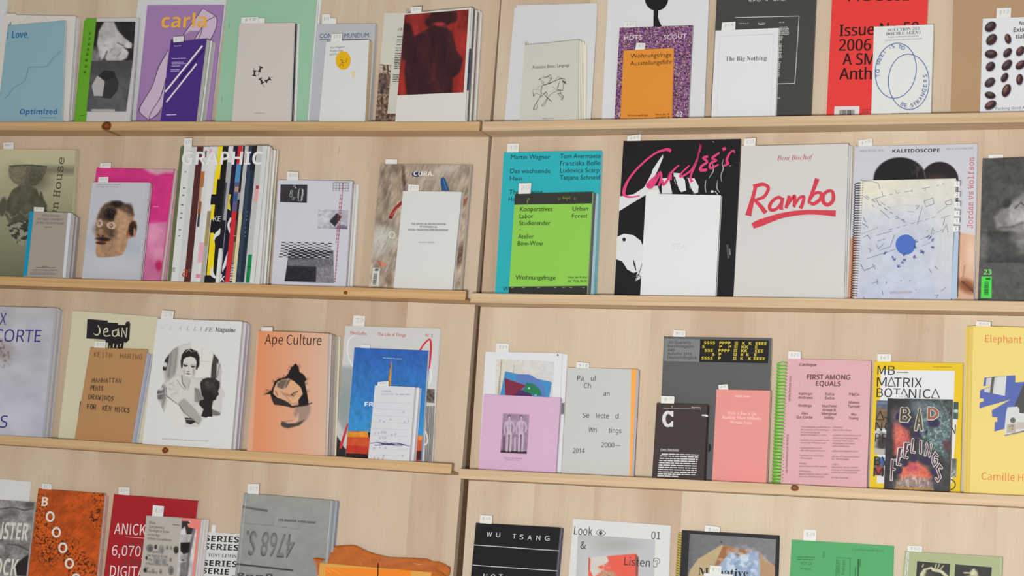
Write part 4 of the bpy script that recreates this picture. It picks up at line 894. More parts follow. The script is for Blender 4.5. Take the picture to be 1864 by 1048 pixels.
# =================================================================== RIGHT UNIT, SECOND LEDGE
cyan = b = Book(1, 1, 'H', [(122, 122), (702, 112), (662, 975), (68, 968)], 'turquoise magazine with two columns of black names', (44, 176, 186), T=.011, n=2, short='turquoise magazine', pages=(176, 204, 210), copycol=[(120, 190, 200)])
CB = (20, 52, 60)
b.part('title_lettering', 'black lettering').t('Martin Wagner', 164, 162, 396, 161, 27, CB, 'g', res=3).t('Das wachsende', 160, 245, 398, 244, 27, CB, 'g', res=3).t('Haus', 158, 288, 233, 287, 27, CB, 'g').t('The growing', 153, 370, 352, 367, 27, CB, 'g').t('House', 150, 411, 232, 410, 27, CB, 'g').t('Tom Avermaete', 457, 158, 697, 155, 27, CB, 'g', res=3)
b.t('Franziska Bolle', 457, 200, 695, 197, 27, CB, 'g', res=3).t('Ludovica Scarp', 457, 242, 692, 240, 27, CB, 'g', res=3).t('Tatjana Schneid', 455, 284, 694, 282, 27, CB, 'g', res=3).t('W', 116, 948, 150, 948, 26, CB, 'g')
b.slip([(141, 70), (213, 69), (208, 121), (138, 122)], '15')
b = Book(1, 1, 'H', [(188, 370), (650, 358), (618, 972), (150, 965)], 'lime green magazine with dark film-strip bands at head and foot', (140, 200, 80), T=.022, n=4, fan=(.002, 0), on=cyan, short='lime green film-strip magazine', pages=[(216, 218, 214), (120, 120, 120), (205, 215, 215), (170, 196, 200)], copycol=[(90, 92, 92), (206, 208, 208), (150, 190, 200)], jit=2)
b.part('film_band', 'dark film-strip bands').p([(188, 370), (650, 358), (646, 426), (184, 434)], (52, 54, 48)).p([(152, 922), (620, 916), (618, 972), (150, 965)], (46, 48, 44))
FG = (130, 146, 70)
b.l([(261, 397), (272, 396), (272, 405), (261, 406), (262, 428)], 2.5, FG).l([(446, 393), (456, 392), (456, 402), (446, 403)], 2, FG, closed=True).l([(541, 392), (551, 391), (551, 401), (541, 402)], 2, FG, closed=True).greek(470, 390, 50, 0, 2, 8, 6, FG).e(497, 407, 3, 3, FG)
for x in (165, 232, 320, 420, 470, 515, 590): b.l([(x, 928), (x + 16, 928)], 3, (150, 158, 120))
GB = (30, 44, 18)
b.part('title_lettering', 'black lettering').t('Kooperatives', 219, 474, 410, 472, 26, GB, 'g', res=3).t('Labor', 217, 516, 297, 514, 26, GB, 'g').t('Studierender', 215, 556, 398, 555, 26, GB, 'g', res=3).t('Atelier', 208, 636, 300, 635, 26, GB, 'g').t('Bow-Wow', 206, 677, 356, 676, 26, GB, 'g').t('Urban', 532, 472, 626, 470, 26, GB, 'g').t('Forest', 529, 514, 621, 513, 26, GB, 'g').t('Wohnungsfrage', 193, 880, 430, 882, 26, GB, 'g', res=3).l([(216, 584), (224, 584)], 2.5, GB)
b.part('small_print').t('Haus der Kultur', 507, 873, 622, 873, 13, GB, 'g').t('der Welt, Berlin', 505, 896, 620, 896, 13, GB, 'g')
b.slip([(210, 305), (284, 303), (278, 362), (207, 366)], '20')
card = b = Book(1, 1, 'H', [(835, 55), (1534, 42), (1490, 985), (778, 975)], 'large black magazine with hot pink brush script across white and black shapes', (24, 22, 26), T=.006, short='black magazine with pink script')
b.use('h').part('cover_graphic', 'white torn shapes')
CW = (220, 221, 222)
b.p([(332, 140), (333, 160), (300, 240), (245, 345), (240, 380), (225, 392), (58, 494), (62, 402), (150, 388), (215, 345), (262, 258), (268, 235)], CW)
b.p([(236, 345), (245, 340), (300, 335), (318, 385), (230, 392)], CW).p([(325, 290), (370, 285), (395, 385), (325, 385)], CW).p([(398, 255), (440, 258), (470, 300), (478, 365), (440, 378), (405, 310)], CW).p([(482, 285), (530, 290), (556, 340), (552, 378), (525, 388), (500, 350)], CW)
b.s([(404, 280), (425, 345), (445, 378), (475, 372)], 8, BLK).s([(486, 290), (505, 350), (530, 388)], 6, BLK).s([(380, 310), (396, 385)], 8, BLK)
b.p([(46, 655), (90, 636), (150, 645), (195, 680), (212, 720), (210, 790), (185, 870), (150, 882), (110, 860), (80, 810), (42, 795)], CW).e(91, 672, 11, 12, (40, 38, 40)).s([(148, 800), (156, 830), (165, 868)], [4, 12, 5], (50, 48, 50)).p([(190, 850), (212, 785), (212, 900), (160, 940), (170, 890)], CW).s([(166, 915), (180, 890), (196, 920), (175, 925)], 4, (60, 58, 62)).s([(212, 790), (190, 870), (162, 940)], 4, (60, 58, 62))
for pts in (((604, 300), (598, 340), (604, 380)), ((640, 180), (650, 240), (620, 290)), ((676, 300), (672, 350), (690, 380)), ((714, 170), (705, 200), (712, 230), (698, 270), (700, 310)), ((645, 60), (655, 68)), ((748, 215), (764, 210))): b.s(pts, [2, 7, 3], (170, 170, 172))
b.e(643, 373, 10, 8, CW).s([(660, 370), (680, 395)], 4, CW).l([(738, 705), (745, 790)], 14, (78, 78, 82)).l([(752, 730), (756, 770)], 5, (150, 150, 155)).s([(700, 415), (694, 440)], 4, (130, 130, 130))
PKK = (222, 66, 122)
b.part('title_lettering', 'hot pink brush script')
for pts, wd in (([(385, 122), (355, 112), (280, 140), (190, 215), (120, 300), (92, 370), (100, 400), (140, 408), (190, 400)], [16, 12, 8, 9, 10, 16, 12, 7, 5]), ([(305, 268), (265, 305), (240, 335), (262, 340), (300, 290), (318, 252), (325, 290), (308, 340)], [10, 14, 16, 20, 12, 8, 10, 10]),
                ([(330, 300), (338, 330), (365, 300), (380, 268), (375, 300)], [8, 12, 10, 16, 22]), ([(378, 300), (385, 262), (420, 222), (438, 210)], [14, 9, 7, 6]), ([(500, 212), (455, 255), (442, 280), (470, 272), (520, 230), (560, 140), (574, 78), (545, 190), (508, 280), (516, 315)], [7, 7, 9, 9, 7, 6, 9, 7, 9, 15]),
                ([(618, 155), (590, 165), (612, 190), (578, 215), (572, 240), (612, 238)], [10, 12, 10, 11, 13, 12]), ([(690, 132), (645, 165), (668, 180), (632, 200), (635, 228), (685, 205)], [8, 11, 9, 9, 12, 6]), ([(716, 100), (722, 118)], 16), ([(784, 135), (778, 118), (752, 138), (735, 180), (742, 200), (715, 215)], [5, 6, 8, 12, 12, 7])):
    b.s(pts, [v * 1.4 for v in wd] if hasattr(wd, '__len__') else wd * 1.4, PKK)
b.use('H').slip([(858, 24), (938, 14), (938, 52), (855, 55)], '$25')
b = Book(1, 1, 'H', [(968, 368), (1415, 377), (1382, 985), (935, 978)], 'blank white book with three faint blind-stamped letters', (224, 225, 226), T=.010, on=card, short='blank white blind-stamped book', name='book', cat='book')
b.part('title_lettering', 'faint embossed letters with painted relief shading').t('EEA', 1127, 700, 1218, 702, 33, (190, 191, 193), 'hs').t('EEA', 1129, 702, 1220, 704, 33, (230, 231, 232), 'hs')  # emboss shade painted as grey letters, its highlight as an offset pale copy
b.slip([(978, 345), (1048, 342), (1048, 372), (976, 370)], '')
ram = b = Book(1, 1, 'I', [(95, 82), (713, 68), (686, 965), (48, 960)], 'big light grey hardback with red brush lettering and a red underline stroke', (206, 205, 201), T=.024, n=3, fan=(.003, -.001), short='grey hardback with red brush lettering', name='hardback', cat='book', pages=(212, 212, 210), rough=.6)
RR_ = (206, 62, 78)
b.part('author_lettering', 'thin red handwriting').t('Beni Bischof', 300, 162, 506, 157, 26, (176, 52, 62), 'si')
b.part('title_lettering', 'red brush lettering')
for pts, wd in (([(180, 300), (162, 370), (134, 480)], [14, 16, 26]), ([(162, 312), (220, 300), (250, 322), (225, 370), (170, 392)], [18, 15, 14, 14, 12]), ([(165, 385), (205, 425), (235, 465)], [12, 17, 20]),
                ([(332, 392), (312, 374), (280, 390), (258, 422), (264, 446), (292, 444), (318, 418), (332, 388)], [12, 13, 14, 15, 15, 13, 12, 12]), ([(334, 376), (326, 415), (324, 446)], [13, 15, 17]), ([(372, 365), (360, 410), (352, 438)], [14, 15, 14]), ([(354, 430), (385, 385), (402, 370), (400, 420), (396, 430)], [9, 13, 14, 14, 14]), ([(398, 428), (428, 380), (455, 372), (448, 410), (436, 440)], [9, 12, 13, 15, 16]),
                ([(533, 268), (515, 320), (488, 390), (490, 410)], [20, 16, 13, 14]), ([(492, 390), (520, 352), (555, 352), (550, 385), (515, 412), (492, 408)], [8, 12, 13, 15, 15, 13]), ([(600, 335), (570, 360), (568, 400), (595, 418), (625, 390), (622, 345), (598, 336)], [13, 15, 16, 15, 16, 13, 12]),
                ([(160, 540), (210, 520), (330, 480), (450, 462), (550, 462), (640, 468)], [24, 30, 22, 20, 20, 26])):
    b.s(pts, [v * 1.38 for v in wd], RR_, 7)
b.slip([(111, 40), (177, 35), (175, 80), (107, 84)], '£35')
kal = b = Book(1, 1, 'I', [(752, 85), (1458, 68), (1436, 975), (706, 968)], 'pale lilac magazine with two dark-haired heads seen from above', (200, 200, 210), T=.009, n=2, short='pale lilac magazine with two dark heads', pages=(190, 192, 200), copycol=[(206, 210, 222)], jit=.6)
def heads(q):
    q.grad(750, 80, 750, 960, (198, 198, 208), (212, 210, 214)); q.ell(1240, 275, 108, 104, (34, 26, 30), .06); q.poly([(1130, 240), (1345, 250), (1345, 420), (1130, 420)], (36, 28, 32), 10); q.ell(1225, 262, 50, 20, (90, 60, 54), 1, 0, .5)
    q.ell(1010, 270, 152, 124, (26, 22, 26), .06).poly([(858, 270), (1160, 270), (1160, 420), (860, 420)], (30, 24, 28), 10); q.line([(1100, 165), (1140, 200), (1160, 270)], 5, (150, 140, 140), 5, .6); q.spots(5, 16, .62, .08, (120, 116, 120), seed=3, al=.4, mask=q.m_ell(1110, 220, 40, 60))
    q.poly([(700, 640), (740, 600), (760, 600), (740, 980), (690, 980)], (204, 150, 116), 10); sk = [(1330, 570), (1400, 585), (1480, 600), (1470, 985), (1330, 985)]
    q.poly(sk, (212, 172, 142), 12); q.ell(1400, 890, 60, 36, (140, 82, 50), .9, 28).line([(1385, 770), (1372, 860)], 7, (176, 128, 100), 8).line([(1372, 865), (1440, 925)], 10, (96, 54, 34), 10).ell(1420, 700, 26, 90, (226, 192, 166), 1.1)
b.part('cover_photo', 'photograph of two dark-haired heads').pic([(752, 85), (1458, 68), (1436, 975), (706, 968)], heads)
b.part('title_lettering', 'black wide capitals').t('KALEIDOSCOPE', 966, 119, 1240, 115, 19, (30, 28, 34), 'hb', res=3)
b.part('small_print').t('ISSUE 28 FALL 2016', 778, 114, 915, 111, 10, (130, 128, 134), 's').t('VISUAL CULTURE NOW', 1272, 104, 1436, 99, 10, (140, 138, 144), 's').part('side_lettering', 'red typewriter lettering').t('Jordan vs Wolfson', 1432, 552, 1440, 146, 32, (196, 84, 92), 'tw', up=(-1, -.02), res=3)
b.slip([(771, 50), (850, 38), (853, 84), (772, 86)], '$15')
mp_ = b = Book(1, 1, 'I', [(780, 282), (1335, 269), (1303, 972), (757, 965)], 'spiral-bound atlas with faint blue pencil map marks and a solid blue disc', (206, 206, 208), T=.014, n=1, on=kal, short='spiral-bound map atlas', name='spiral_book', cat='book', pages=(214, 212, 196))
def mapp(q):
    q.grad(780, 280, 780, 960, (222, 218, 200), (188, 194, 212)); q.ell(1040, 640, 330, 240, (186, 194, 214), 1.6, 0, .7); q.ell(850, 320, 300, 90, (224, 220, 200), 1.5, 0, .8); q.noise(40, 40, .05, seed=5); q.ell(1290, 500, 80, 300, (214, 212, 204), 1.5, 0, .5)
b.part('cover_photo', 'cream and blue-grey map wash').pic([(782, 283), (1335, 269), (1303, 972), (759, 965)], mapp, step=2)
b.part('cover_drawing', 'fine blue-grey pencil lines and a blue disc')
for r in (75, 115, 160, 205, 255): b.ring(1042, 655, r, r * 1.12, 1.2, (176, 184, 202))
b.e(1042, 656, 58, 58, (72, 108, 186), n=40)
PC, PD = (112, 120, 146), (70, 96, 160)
for seg in (((795, 285), (850, 288), (885, 298), (895, 335)), ((845, 395), (930, 370)), ((905, 345), (912, 372)), ((950, 365), (968, 362)), ((985, 340), (990, 358), (1012, 354)), ((1035, 350), (1082, 342)), ((1080, 335), (1080, 352)), ((1138, 330), (1185, 322)), ((1160, 325), (1152, 345)), ((1220, 315), (1238, 310)),
            ((1255, 303), (1270, 300)), ((870, 390), (890, 425)), ((900, 410), (925, 428)), ((935, 435), (955, 445)), ((800, 375), (830, 395)), ((848, 420), (862, 440)), ((895, 455), (950, 505)), ((985, 505), (1035, 515)), ((1110, 540), (1140, 435)), ((1100, 430), (1120, 432), (1105, 455)), ((1150, 405), (1200, 385), (1208, 420), (1160, 438), (1150, 405)),
            ((1165, 575), (1175, 580)), ((1190, 600), (1200, 560), (1208, 580)), ((1255, 590), (1280, 540), (1290, 590)), ((1250, 505), (1300, 488)), ((1270, 505), (1262, 545)), ((875, 605), (965, 580)), ((980, 600), (955, 670), (895, 690)), ((880, 640), (925, 625)), ((875, 655), (885, 685), (920, 650)), ((830, 680), (845, 690), (835, 705)), ((820, 740), (985, 685)),
            ((785, 770), (805, 808), (870, 780)), ((855, 770), (870, 800)), ((850, 880), (885, 870)), ((880, 855), (882, 885)), ((930, 885), (934, 870)), ((1250, 925), (1275, 905)), ((1220, 965), (1235, 945), (1212, 948)), ((1180, 800), (1195, 820)), ((1215, 785), (1230, 800)), ((1015, 870), (1020, 862)), ((1065, 870), (1072, 862)), ((910, 925), (914, 945)), ((958, 930), (962, 942)), ((1275, 410), (1312, 398), (1312, 425), (1278, 430), (1275, 410)),
            ((795, 535), (830, 560)), ((800, 500), (815, 530)), ((800, 620), (825, 605), (840, 625)), ((1105, 920), (1105, 915)), ((800, 960), (825, 972))): b.l(seg, 2.6, PC)
for (a, c) in (((790, 600), (890, 560)), ((950, 575), (1240, 495)), ((1105, 645), (1270, 570)), ((1140, 670), (1210, 640)), ((1060, 470), (1100, 475)), ((1235, 365), (1240, 368)), ((1230, 480), (1290, 440)), ((820, 380), (1060, 545))):
    n_ = 7
    for k in range(n_): b.l([(a[0] + (c[0] - a[0]) * k / n_, a[1] + (c[1] - a[1]) * k / n_), (a[0] + (c[0] - a[0]) * (k + .55) / n_, a[1] + (c[1] - a[1]) * (k + .55) / n_)], 2.2, PC)
rnd_ = random.Random(9)
for (x, y) in ((930, 715), (975, 735), (985, 752), (1040, 720), (1098, 735), (1105, 742), (1140, 705), (1150, 712), (1205, 685), (1190, 625), (1176, 620), (1110, 645), (1105, 680), (1010, 790), (1040, 755), (1030, 770), (1210, 640)):
    for _ in range(3): b.l([(x + rnd_.uniform(-9, 9), y + rnd_.uniform(-9, 9)), (x + rnd_.uniform(-9, 9), y + rnd_.uniform(-9, 9)), (x + rnd_.uniform(-9, 9), y + rnd_.uniform(-9, 9))], 3, PD)
b.part('small_print').t('CITY IN LINES 2013', 968, 946, 1086, 943, 10, (196, 170, 168), 's')
for k, (y, tx) in enumerate(((315, 1352), (379, 1352), (436, 1353), (487, 1352), (530, 1350), (577, 1345))):
    b.part('index_tab' if k == 0 else 'index_tab.%03d' % k, 'white index tab numbered %d' % (k + 1))
    b.p([(tx - 16, y - 16), (tx + 16, y - 17), (tx + 14, y + 16), (tx - 18, y + 17)], (226, 227, 228)).t(str(k + 1), tx - 5, y + 8, tx + 4, y + 8, 17, (60, 60, 64), 'h')
b.part('blue_page_edge', 'pale blue page edge').p([(1336, 597), (1361, 596), (1350, 972), (1312, 972)], (170, 190, 212))
b.coil = (( 745, 300), (733, 962), (797, 288), (760, 958), 46, (60, 52, 70), .0007)
dk = b = Book(1, 1, 'I', [(1490, 153), (1980, 143), (1955, 985), (1460, 975)], 'dark grey magazine with a bright green number and barcode at its lower left', (78, 78, 76), T=.006, short='dark grey magazine with the green barcode', pages=(170, 170, 168))
def fist(q):
    q.grad(70, 30, 70, 1000, (72, 72, 70), (84, 84, 82)); q.noise(60, 60, .16, seed=3)
    q.poly([(60, 530), (500, 520), (500, 740), (48, 742)], (56, 56, 55), 8); q.ell(70, 630, 40, 90, (134, 132, 130), 1, 0, .7).ell(180, 640, 110, 60, (82, 80, 78), 1.2, 0, .8)
    q.poly([(155, 440), (180, 400), (240, 350), (300, 300), (352, 268), (500, 250), (500, 560), (290, 530), (200, 520), (165, 500)], (140, 138, 136), 30); q.ell(235, 335, 26, 36, (50, 50, 49), .6, 20).ell(330, 430, 70, 40, (196, 194, 190), 1.3, -20, .7).ell(200, 440, 40, 50, (112, 110, 108), 1, 0, .7)
    q.line([(290, 370), (330, 330), (350, 350)], 8, (60, 58, 58), 8).line([(185, 505), (260, 500), (340, 470)], 14, (86, 84, 84), 14, .8).ell(350, 600, 80, 80, (150, 148, 144), 1.1, 0, .7).ell(260, 640, 50, 40, (60, 60, 58), 1, 0, .7).noise(24, 24, .2, seed=6)
b.use('p').part('cover_photo', 'black and white photograph').pic([(70, 32), (560, 10), (520, 1000), (38, 998)], fist)
b.part('issue_number', 'bright green number').t('23', 76, 822, 130, 822, 34, (120, 228, 110), 'hb').part('barcode', 'bright green barcode box').p([(62, 836), (132, 836), (130, 982), (58, 982)], (74, 214, 76)).bars(82, 872, 112, 965, -2, 12, (24, 80, 30), vertical=False).bars(92, 845, 124, 862, 0, 6, (24, 80, 30), vertical=False)
b.use('I').slip([(1523, 132), (1607, 130), (1605, 158), (1523, 158)], '')
# =================================================================== LEFT UNIT, THIRD LEDGE
sky = b = Book(0, 2, 'J', [(-110, 58), (352, 72), (270, 888), (-200, 874)], 'grey-lilac magazine with thin dark blue capitals at the left end of the third ledge', (188, 188, 198), T=.036, n=6, short='grey-lilac magazine with thin blue capitals', pages=[(204, 206, 212), (190, 192, 200), (210, 212, 216)], copycol=[(180, 182, 192), (206, 208, 214), (168, 150, 148)], jit=1)
def cloud(q):
    q.grad(0, 60, 0, 880, (186, 184, 190), (192, 194, 208)); q.noise(120, 90, .09, seed=3); q.ell(30, 350, 60, 60, (150, 134, 132), 1.2, 0, .5); q.spots(14, 14, .5, .1, (140, 112, 108), seed=7, mask=q.m_ell(15, 360, 55, 75)); q.ell(90, 740, 80, 60, (206, 206, 216), 1.3, 0, .6)
b.part('cover_photo', 'pale cloudy picture').pic([(-110, 58), (350, 72), (270, 888), (-200, 874)], cloud, step=1.8)
NV = (58, 54, 130)
b.part('title_lettering', 'thin dark blue capitals').t('X', -4, 178, 40, 178, 76, NV, 'hs').t('DA CORTE', -190, 282, 258, 287, 78, NV, 'hs', res=3).t('S', 0, 832, 47, 832, 78, NV, 'hs')
jean = b = Book(0, 2, 'J', [(462, 88), (1000, 128), (912, 932), (395, 905)], 'pale yellow magazine with torn black blocks and scrawled white lettering', (214, 208, 178), T=.008, n=2, short='pale yellow magazine with black blocks', fan=(.001, 0), pages=(214, 210, 196))
b.part('cover_graphic', 'torn black blocks').p([(558, 144), (690, 154), (690, 166), (755, 170), (755, 182), (800, 182), (806, 162), (826, 158), (832, 175), (826, 280), (806, 300), (792, 296), (785, 340), (690, 336), (692, 300), (675, 298), (674, 280), (551, 272)], (40, 36, 38)).p([(510, 674), (530, 675), (516, 816), (497, 813)], (52, 48, 48))
IV = (218, 214, 186)
b.part('title_lettering', 'scrawled pale lettering').s([(628, 185), (640, 225), (622, 250), (598, 240)], [6, 9, 7, 5], IV).s([(662, 232), (690, 225), (682, 205), (664, 225), (672, 255), (708, 252)], 7, IV).s([(750, 215), (722, 225), (725, 255), (750, 250), (755, 210), (762, 258)], 7, IV).l([(778, 262), (782, 205), (806, 262), (812, 200)], 8, IV)
b.l([(705, 318), (702, 334)], 5, IV).l([(728, 305), (726, 332)], 6, IV).l([(750, 312), (748, 334)], 5, IV).l([(775, 306), (768, 330)], 4, IV)
kraft = b = Book(0, 2, 'J', [(573, 322), (935, 336), (835, 920), (500, 905)], 'brown kraft paper booklet covered in handwritten pencil capitals', (184, 138, 92), T=.020, n=4, on=jean, short='brown kraft handwritten booklet', pages=[(200, 200, 210), (180, 182, 200), (206, 206, 212)], copycol=[(206, 206, 208), (160, 164, 184), (206, 206, 212)], jit=2.5, rough=.8, fan=(.0012, -.0008))
HWc = (62, 50, 42)
b.part('title_lettering', 'handwritten capitals').hw('KEITH  HARING', 598, 386, 905, 404, 32, 3, (96, 72, 50)).hw('MANHATTAN', 588, 558, 775, 560, 28, 3.6, HWc).hw('PENIS', 583, 608, 662, 612, 30, 3.6, HWc).hw('DRAWINGS', 570, 664, 730, 678, 30, 3.6, HWc).hw('FOR  KEN HICKS', 565, 726, 835, 750, 30, 3.6, HWc)
b.slip([(602, 277), (672, 280), (668, 328), (598, 325)], '$15')
real = b = Book(0, 2, 'J', [(1000, 138), (1540, 157), (1470, 968), (905, 935)], 'white book with a head-shaped black and white photo of a woman beside a bust', (221, 222, 220), T=.036, n=3, fan=(.003, 0), short='white head-shaped photo book', pages=[(222, 222, 224), (206, 198, 204), (200, 194, 196)], copycol=[(206, 198, 206), (200, 192, 198)], name='book', cat='book', jit=.8)
def woman(q):
    # paper white outside the head outline
    q.grad(0, 180, 0, 900, (221, 222, 220), (221, 222, 220))
    O = [(300, 215), (260, 240), (215, 285), (185, 330), (165, 400), (168, 460), (185, 500), (150, 560), (118, 590), (122, 650), (140, 690), (165, 740), (185, 790), (240, 830), (248, 890), (465, 892), (500, 830), (540, 806), (600, 804), (645, 790), (655, 740), (660, 670), (665, 645), (697, 615), (680, 595), (652, 560), (655, 520), (650, 470), (660, 430), (650, 370), (620, 310), (585, 270), (545, 245), (500, 235), (400, 190), (340, 200)]
    m = q.m_in(O)
    q.mix(m, (208, 206, 202)); keep = q.C.copy()
    q.ell(240, 350, 50, 160, (158, 154, 150), .5, 8, .9).line([(240, 260), (215, 470)], 14, (120, 116, 112), 12, .6).line([(285, 240), (262, 450)], 12, (134, 130, 126), 12, .6)
    q.poly([(180, 330), (222, 290), (212, 350), (195, 420), (165, 420), (166, 380)], (60, 56, 54), 5).ell(187, 372, 16, 20, (215, 213, 208), .4)
    q.poly([(400, 190), (500, 230), (580, 265), (575, 470), (430, 480), (420, 300)], (224, 222, 216), 8).line([(495, 235), (490, 340)], 3, (170, 168, 162), 3).line([(480, 342), (572, 350)], 3, (176, 172, 168), 3).line([(410, 478), (560, 485)], 3, (180, 176, 172), 3)
    q.poly([(590, 285), (630, 330), (625, 450), (600, 500), (565, 480), (572, 380)], (70, 66, 64), 5).poly([(615, 360), (655, 380), (652, 540), (630, 540), (610, 480)], (196, 192, 188), 6).line([(640, 370), (615, 480)], 8, (130, 124, 120), 8)
    q.ell(150, 600, 50, 60, (88, 84, 82), .8, 0, .8).ell(150, 570, 20, 14, (206, 204, 200), .6).line([(120, 620), (175, 610)], 6, (200, 198, 194), 5).line([(125, 650), (190, 650)], 10, (60, 58, 56), 8, .7).ell(180, 700, 24, 60, (150, 146, 142), .9)
    q.poly([(300, 470), (250, 478), (200, 520), (185, 600), (200, 640), (285, 690), (300, 700), (345, 645), (400, 660), (470, 610), (480, 560), (430, 500), (400, 480), (355, 520)], (214, 211, 206), 10)
    q.spots(16, 14, .58, .1, (170, 166, 160), seed=3, al=.6, mask=q.m_ell(240, 570, 50, 70)).line([(195, 560), (200, 630), (290, 700)], 5, (70, 66, 64), 6)
    q.poly([(430, 560), (470, 570), (500, 640), (480, 690), (430, 680)], (150, 146, 142), 8).line([(440, 570), (470, 680)], 3, (70, 66, 66), 4).line([(458, 580), (490, 660)], 3, (70, 66, 66), 4)
    q.poly([(170, 740), (200, 640), (290, 700), (350, 820), (350, 890), (248, 890), (240, 830), (185, 790)], (224, 222, 216), 10).line([(205, 660), (175, 760)], 8, (160, 156, 150), 10, .7)
    q.poly([(348, 812), (430, 818), (440, 850), (400, 870), (362, 860)], (50, 46, 46), 5).line([(355, 826), (430, 832)], 4, (200, 198, 196), 3)
    q.poly([(295, 690), (345, 645), (420, 720), (495, 822), (470, 870), (400, 810), (330, 760)], (172, 168, 162), 8).line([(300, 700), (345, 770), (460, 865)], 5, (96, 92, 90), 5).line([(345, 650), (440, 735), (495, 820)], 8, (206, 203, 198), 8, .8)
    q.poly([(455, 700), (540, 730), (560, 770), (520, 810), (440, 740)], (212, 209, 204), 8); q.poly([(575, 740), (645, 770), (640, 800), (560, 790)], (120, 116, 112), 8)
    # bust
    q.poly([(480, 560), (478, 520), (500, 490), (540, 478), (600, 485), (640, 515), (640, 560), (625, 590), (634, 618), (612, 640), (608, 662), (585, 670), (575, 720), (578, 806), (520, 812), (485, 800), (505, 740), (465, 700), (475, 670), (510, 655), (490, 620)], (44, 38, 38), 5)
    q.ell(550, 540, 50, 40, (78, 72, 70), 1.3, 0, .6).ell(600, 600, 16, 30, (72, 66, 64), 1, 0, .6).spots(14, 12, .56, .1, (104, 98, 94), seed=5, al=.6, mask=q.m_ell(550, 520, 60, 40)).line([(500, 650), (570, 660)], 5, (20, 18, 18), 4)
    # woman's head
    q.poly([(315, 350), (325, 290), (355, 250), (400, 242), (450, 260), (472, 310), (472, 370), (450, 415), (430, 400), (340, 400), (320, 400)], (40, 36, 36), 6); q.line([(360, 265), (385, 248), (405, 268)], 5, (190, 186, 182), 4).line([(420, 262), (455, 262), (470, 300)], 5, (170, 166, 162), 4)
    q.poly([(340, 330), (360, 312), (400, 305), (435, 318), (448, 350), (442, 400), (425, 450), (395, 485), (368, 490), (340, 460), (328, 410)], (216, 212, 206), 6); q.poly([(325, 455), (400, 480), (390, 540), (365, 580), (325, 520)], (196, 192, 186), 7).line([(325, 460), (330, 520), (355, 560)], 6, (70, 66, 64), 6, .8)
    q.line([(338, 372), (374, 378)], 5, (50, 44, 44), 3).line([(400, 380), (438, 388)], 5, (50, 44, 44), 3).ell(356, 381, 15, 7, (36, 32, 32), .6).ell(418, 388, 15, 7, (36, 32, 32), .6).line([(340, 365), (370, 364)], 3, (90, 84, 82), 3).line([(402, 370), (436, 374)], 3, (90, 84, 82), 3)
    q.line([(384, 385), (378, 425)], 3, (170, 164, 158), 4).ell(378, 428, 13, 4, (130, 124, 118), .8).ell(377, 447, 17, 5.5, (96, 86, 84), .5, 6).line([(358, 443), (377, 448), (397, 446)], 2, (36, 30, 30), 2).ell(425, 430, 12, 30, (160, 154, 148), 1.2, 0, .7).ell(345, 430, 8, 24, (172, 166, 160), 1.2, 0, .7)
    q.line([(285, 500), (330, 560), (355, 580)], 4, (120, 116, 112), 4).line([(395, 500), (375, 580)], 4, (140, 136, 132), 4)
    C = q.C; q.C = np.where(m[:, None] > .5, C, np.array([221, 222, 220.]))
b.use('a').part('cover_photo', 'black and white photograph cut to a head profile').pic([(110, 170), (705, 200), (660, 905), (80, 880)], woman, step=.9)
b.part('title_lettering').t('R', 146, 88, 176, 89, 32, (206, 206, 206), 'si').t('E', 218, 90, 246, 91, 32, (190, 190, 190), 'si').t('A', 288, 92, 320, 93, 32, (170, 170, 170), 'si').t('L', 362, 94, 388, 95, 32, (150, 150, 150), 'si').t('L', 422, 96, 446, 97, 32, (130, 130, 130), 'si').t('I', 474, 99, 492, 99, 32, (110, 110, 110), 'si').t('FE', 515, 101, 582, 104, 32, (95, 95, 95), 'si').t('Magazine', 602, 104, 770, 109, 34, (52, 52, 58), 'sb', res=3)
b.part('small_print').t('SELECTED WRITINGS AND PROJECTS 1979-1994', 165, 998, 547, 1018, 9, (120, 120, 120), 'hs')
b.use('J').slip([(1030, 87), (1107, 92), (1099, 144), (1020, 140)], '35')
ape = b = Book(0, 2, 'K', [(135, 150), (588, 165), (560, 940), (68, 908)], 'peach orange magazine with an upturned black-haired ape head', (222, 168, 136), T=.042, n=5, fan=(.0028, 0), short='peach ape-head magazine', pages=[(222, 222, 220), (180, 164, 154), (200, 192, 184), (222, 216, 196)], copycol=[(200, 190, 184), (156, 140, 132), (180, 168, 160), (216, 206, 180)], jit=.8)
def apeh(q):
    q.grad(70, 550, 600, 560, (224, 150, 110), (220, 186, 164)); base = q.C.copy()
    q.use = None
b.part('cover_photo', 'peach gradient with an ape head')
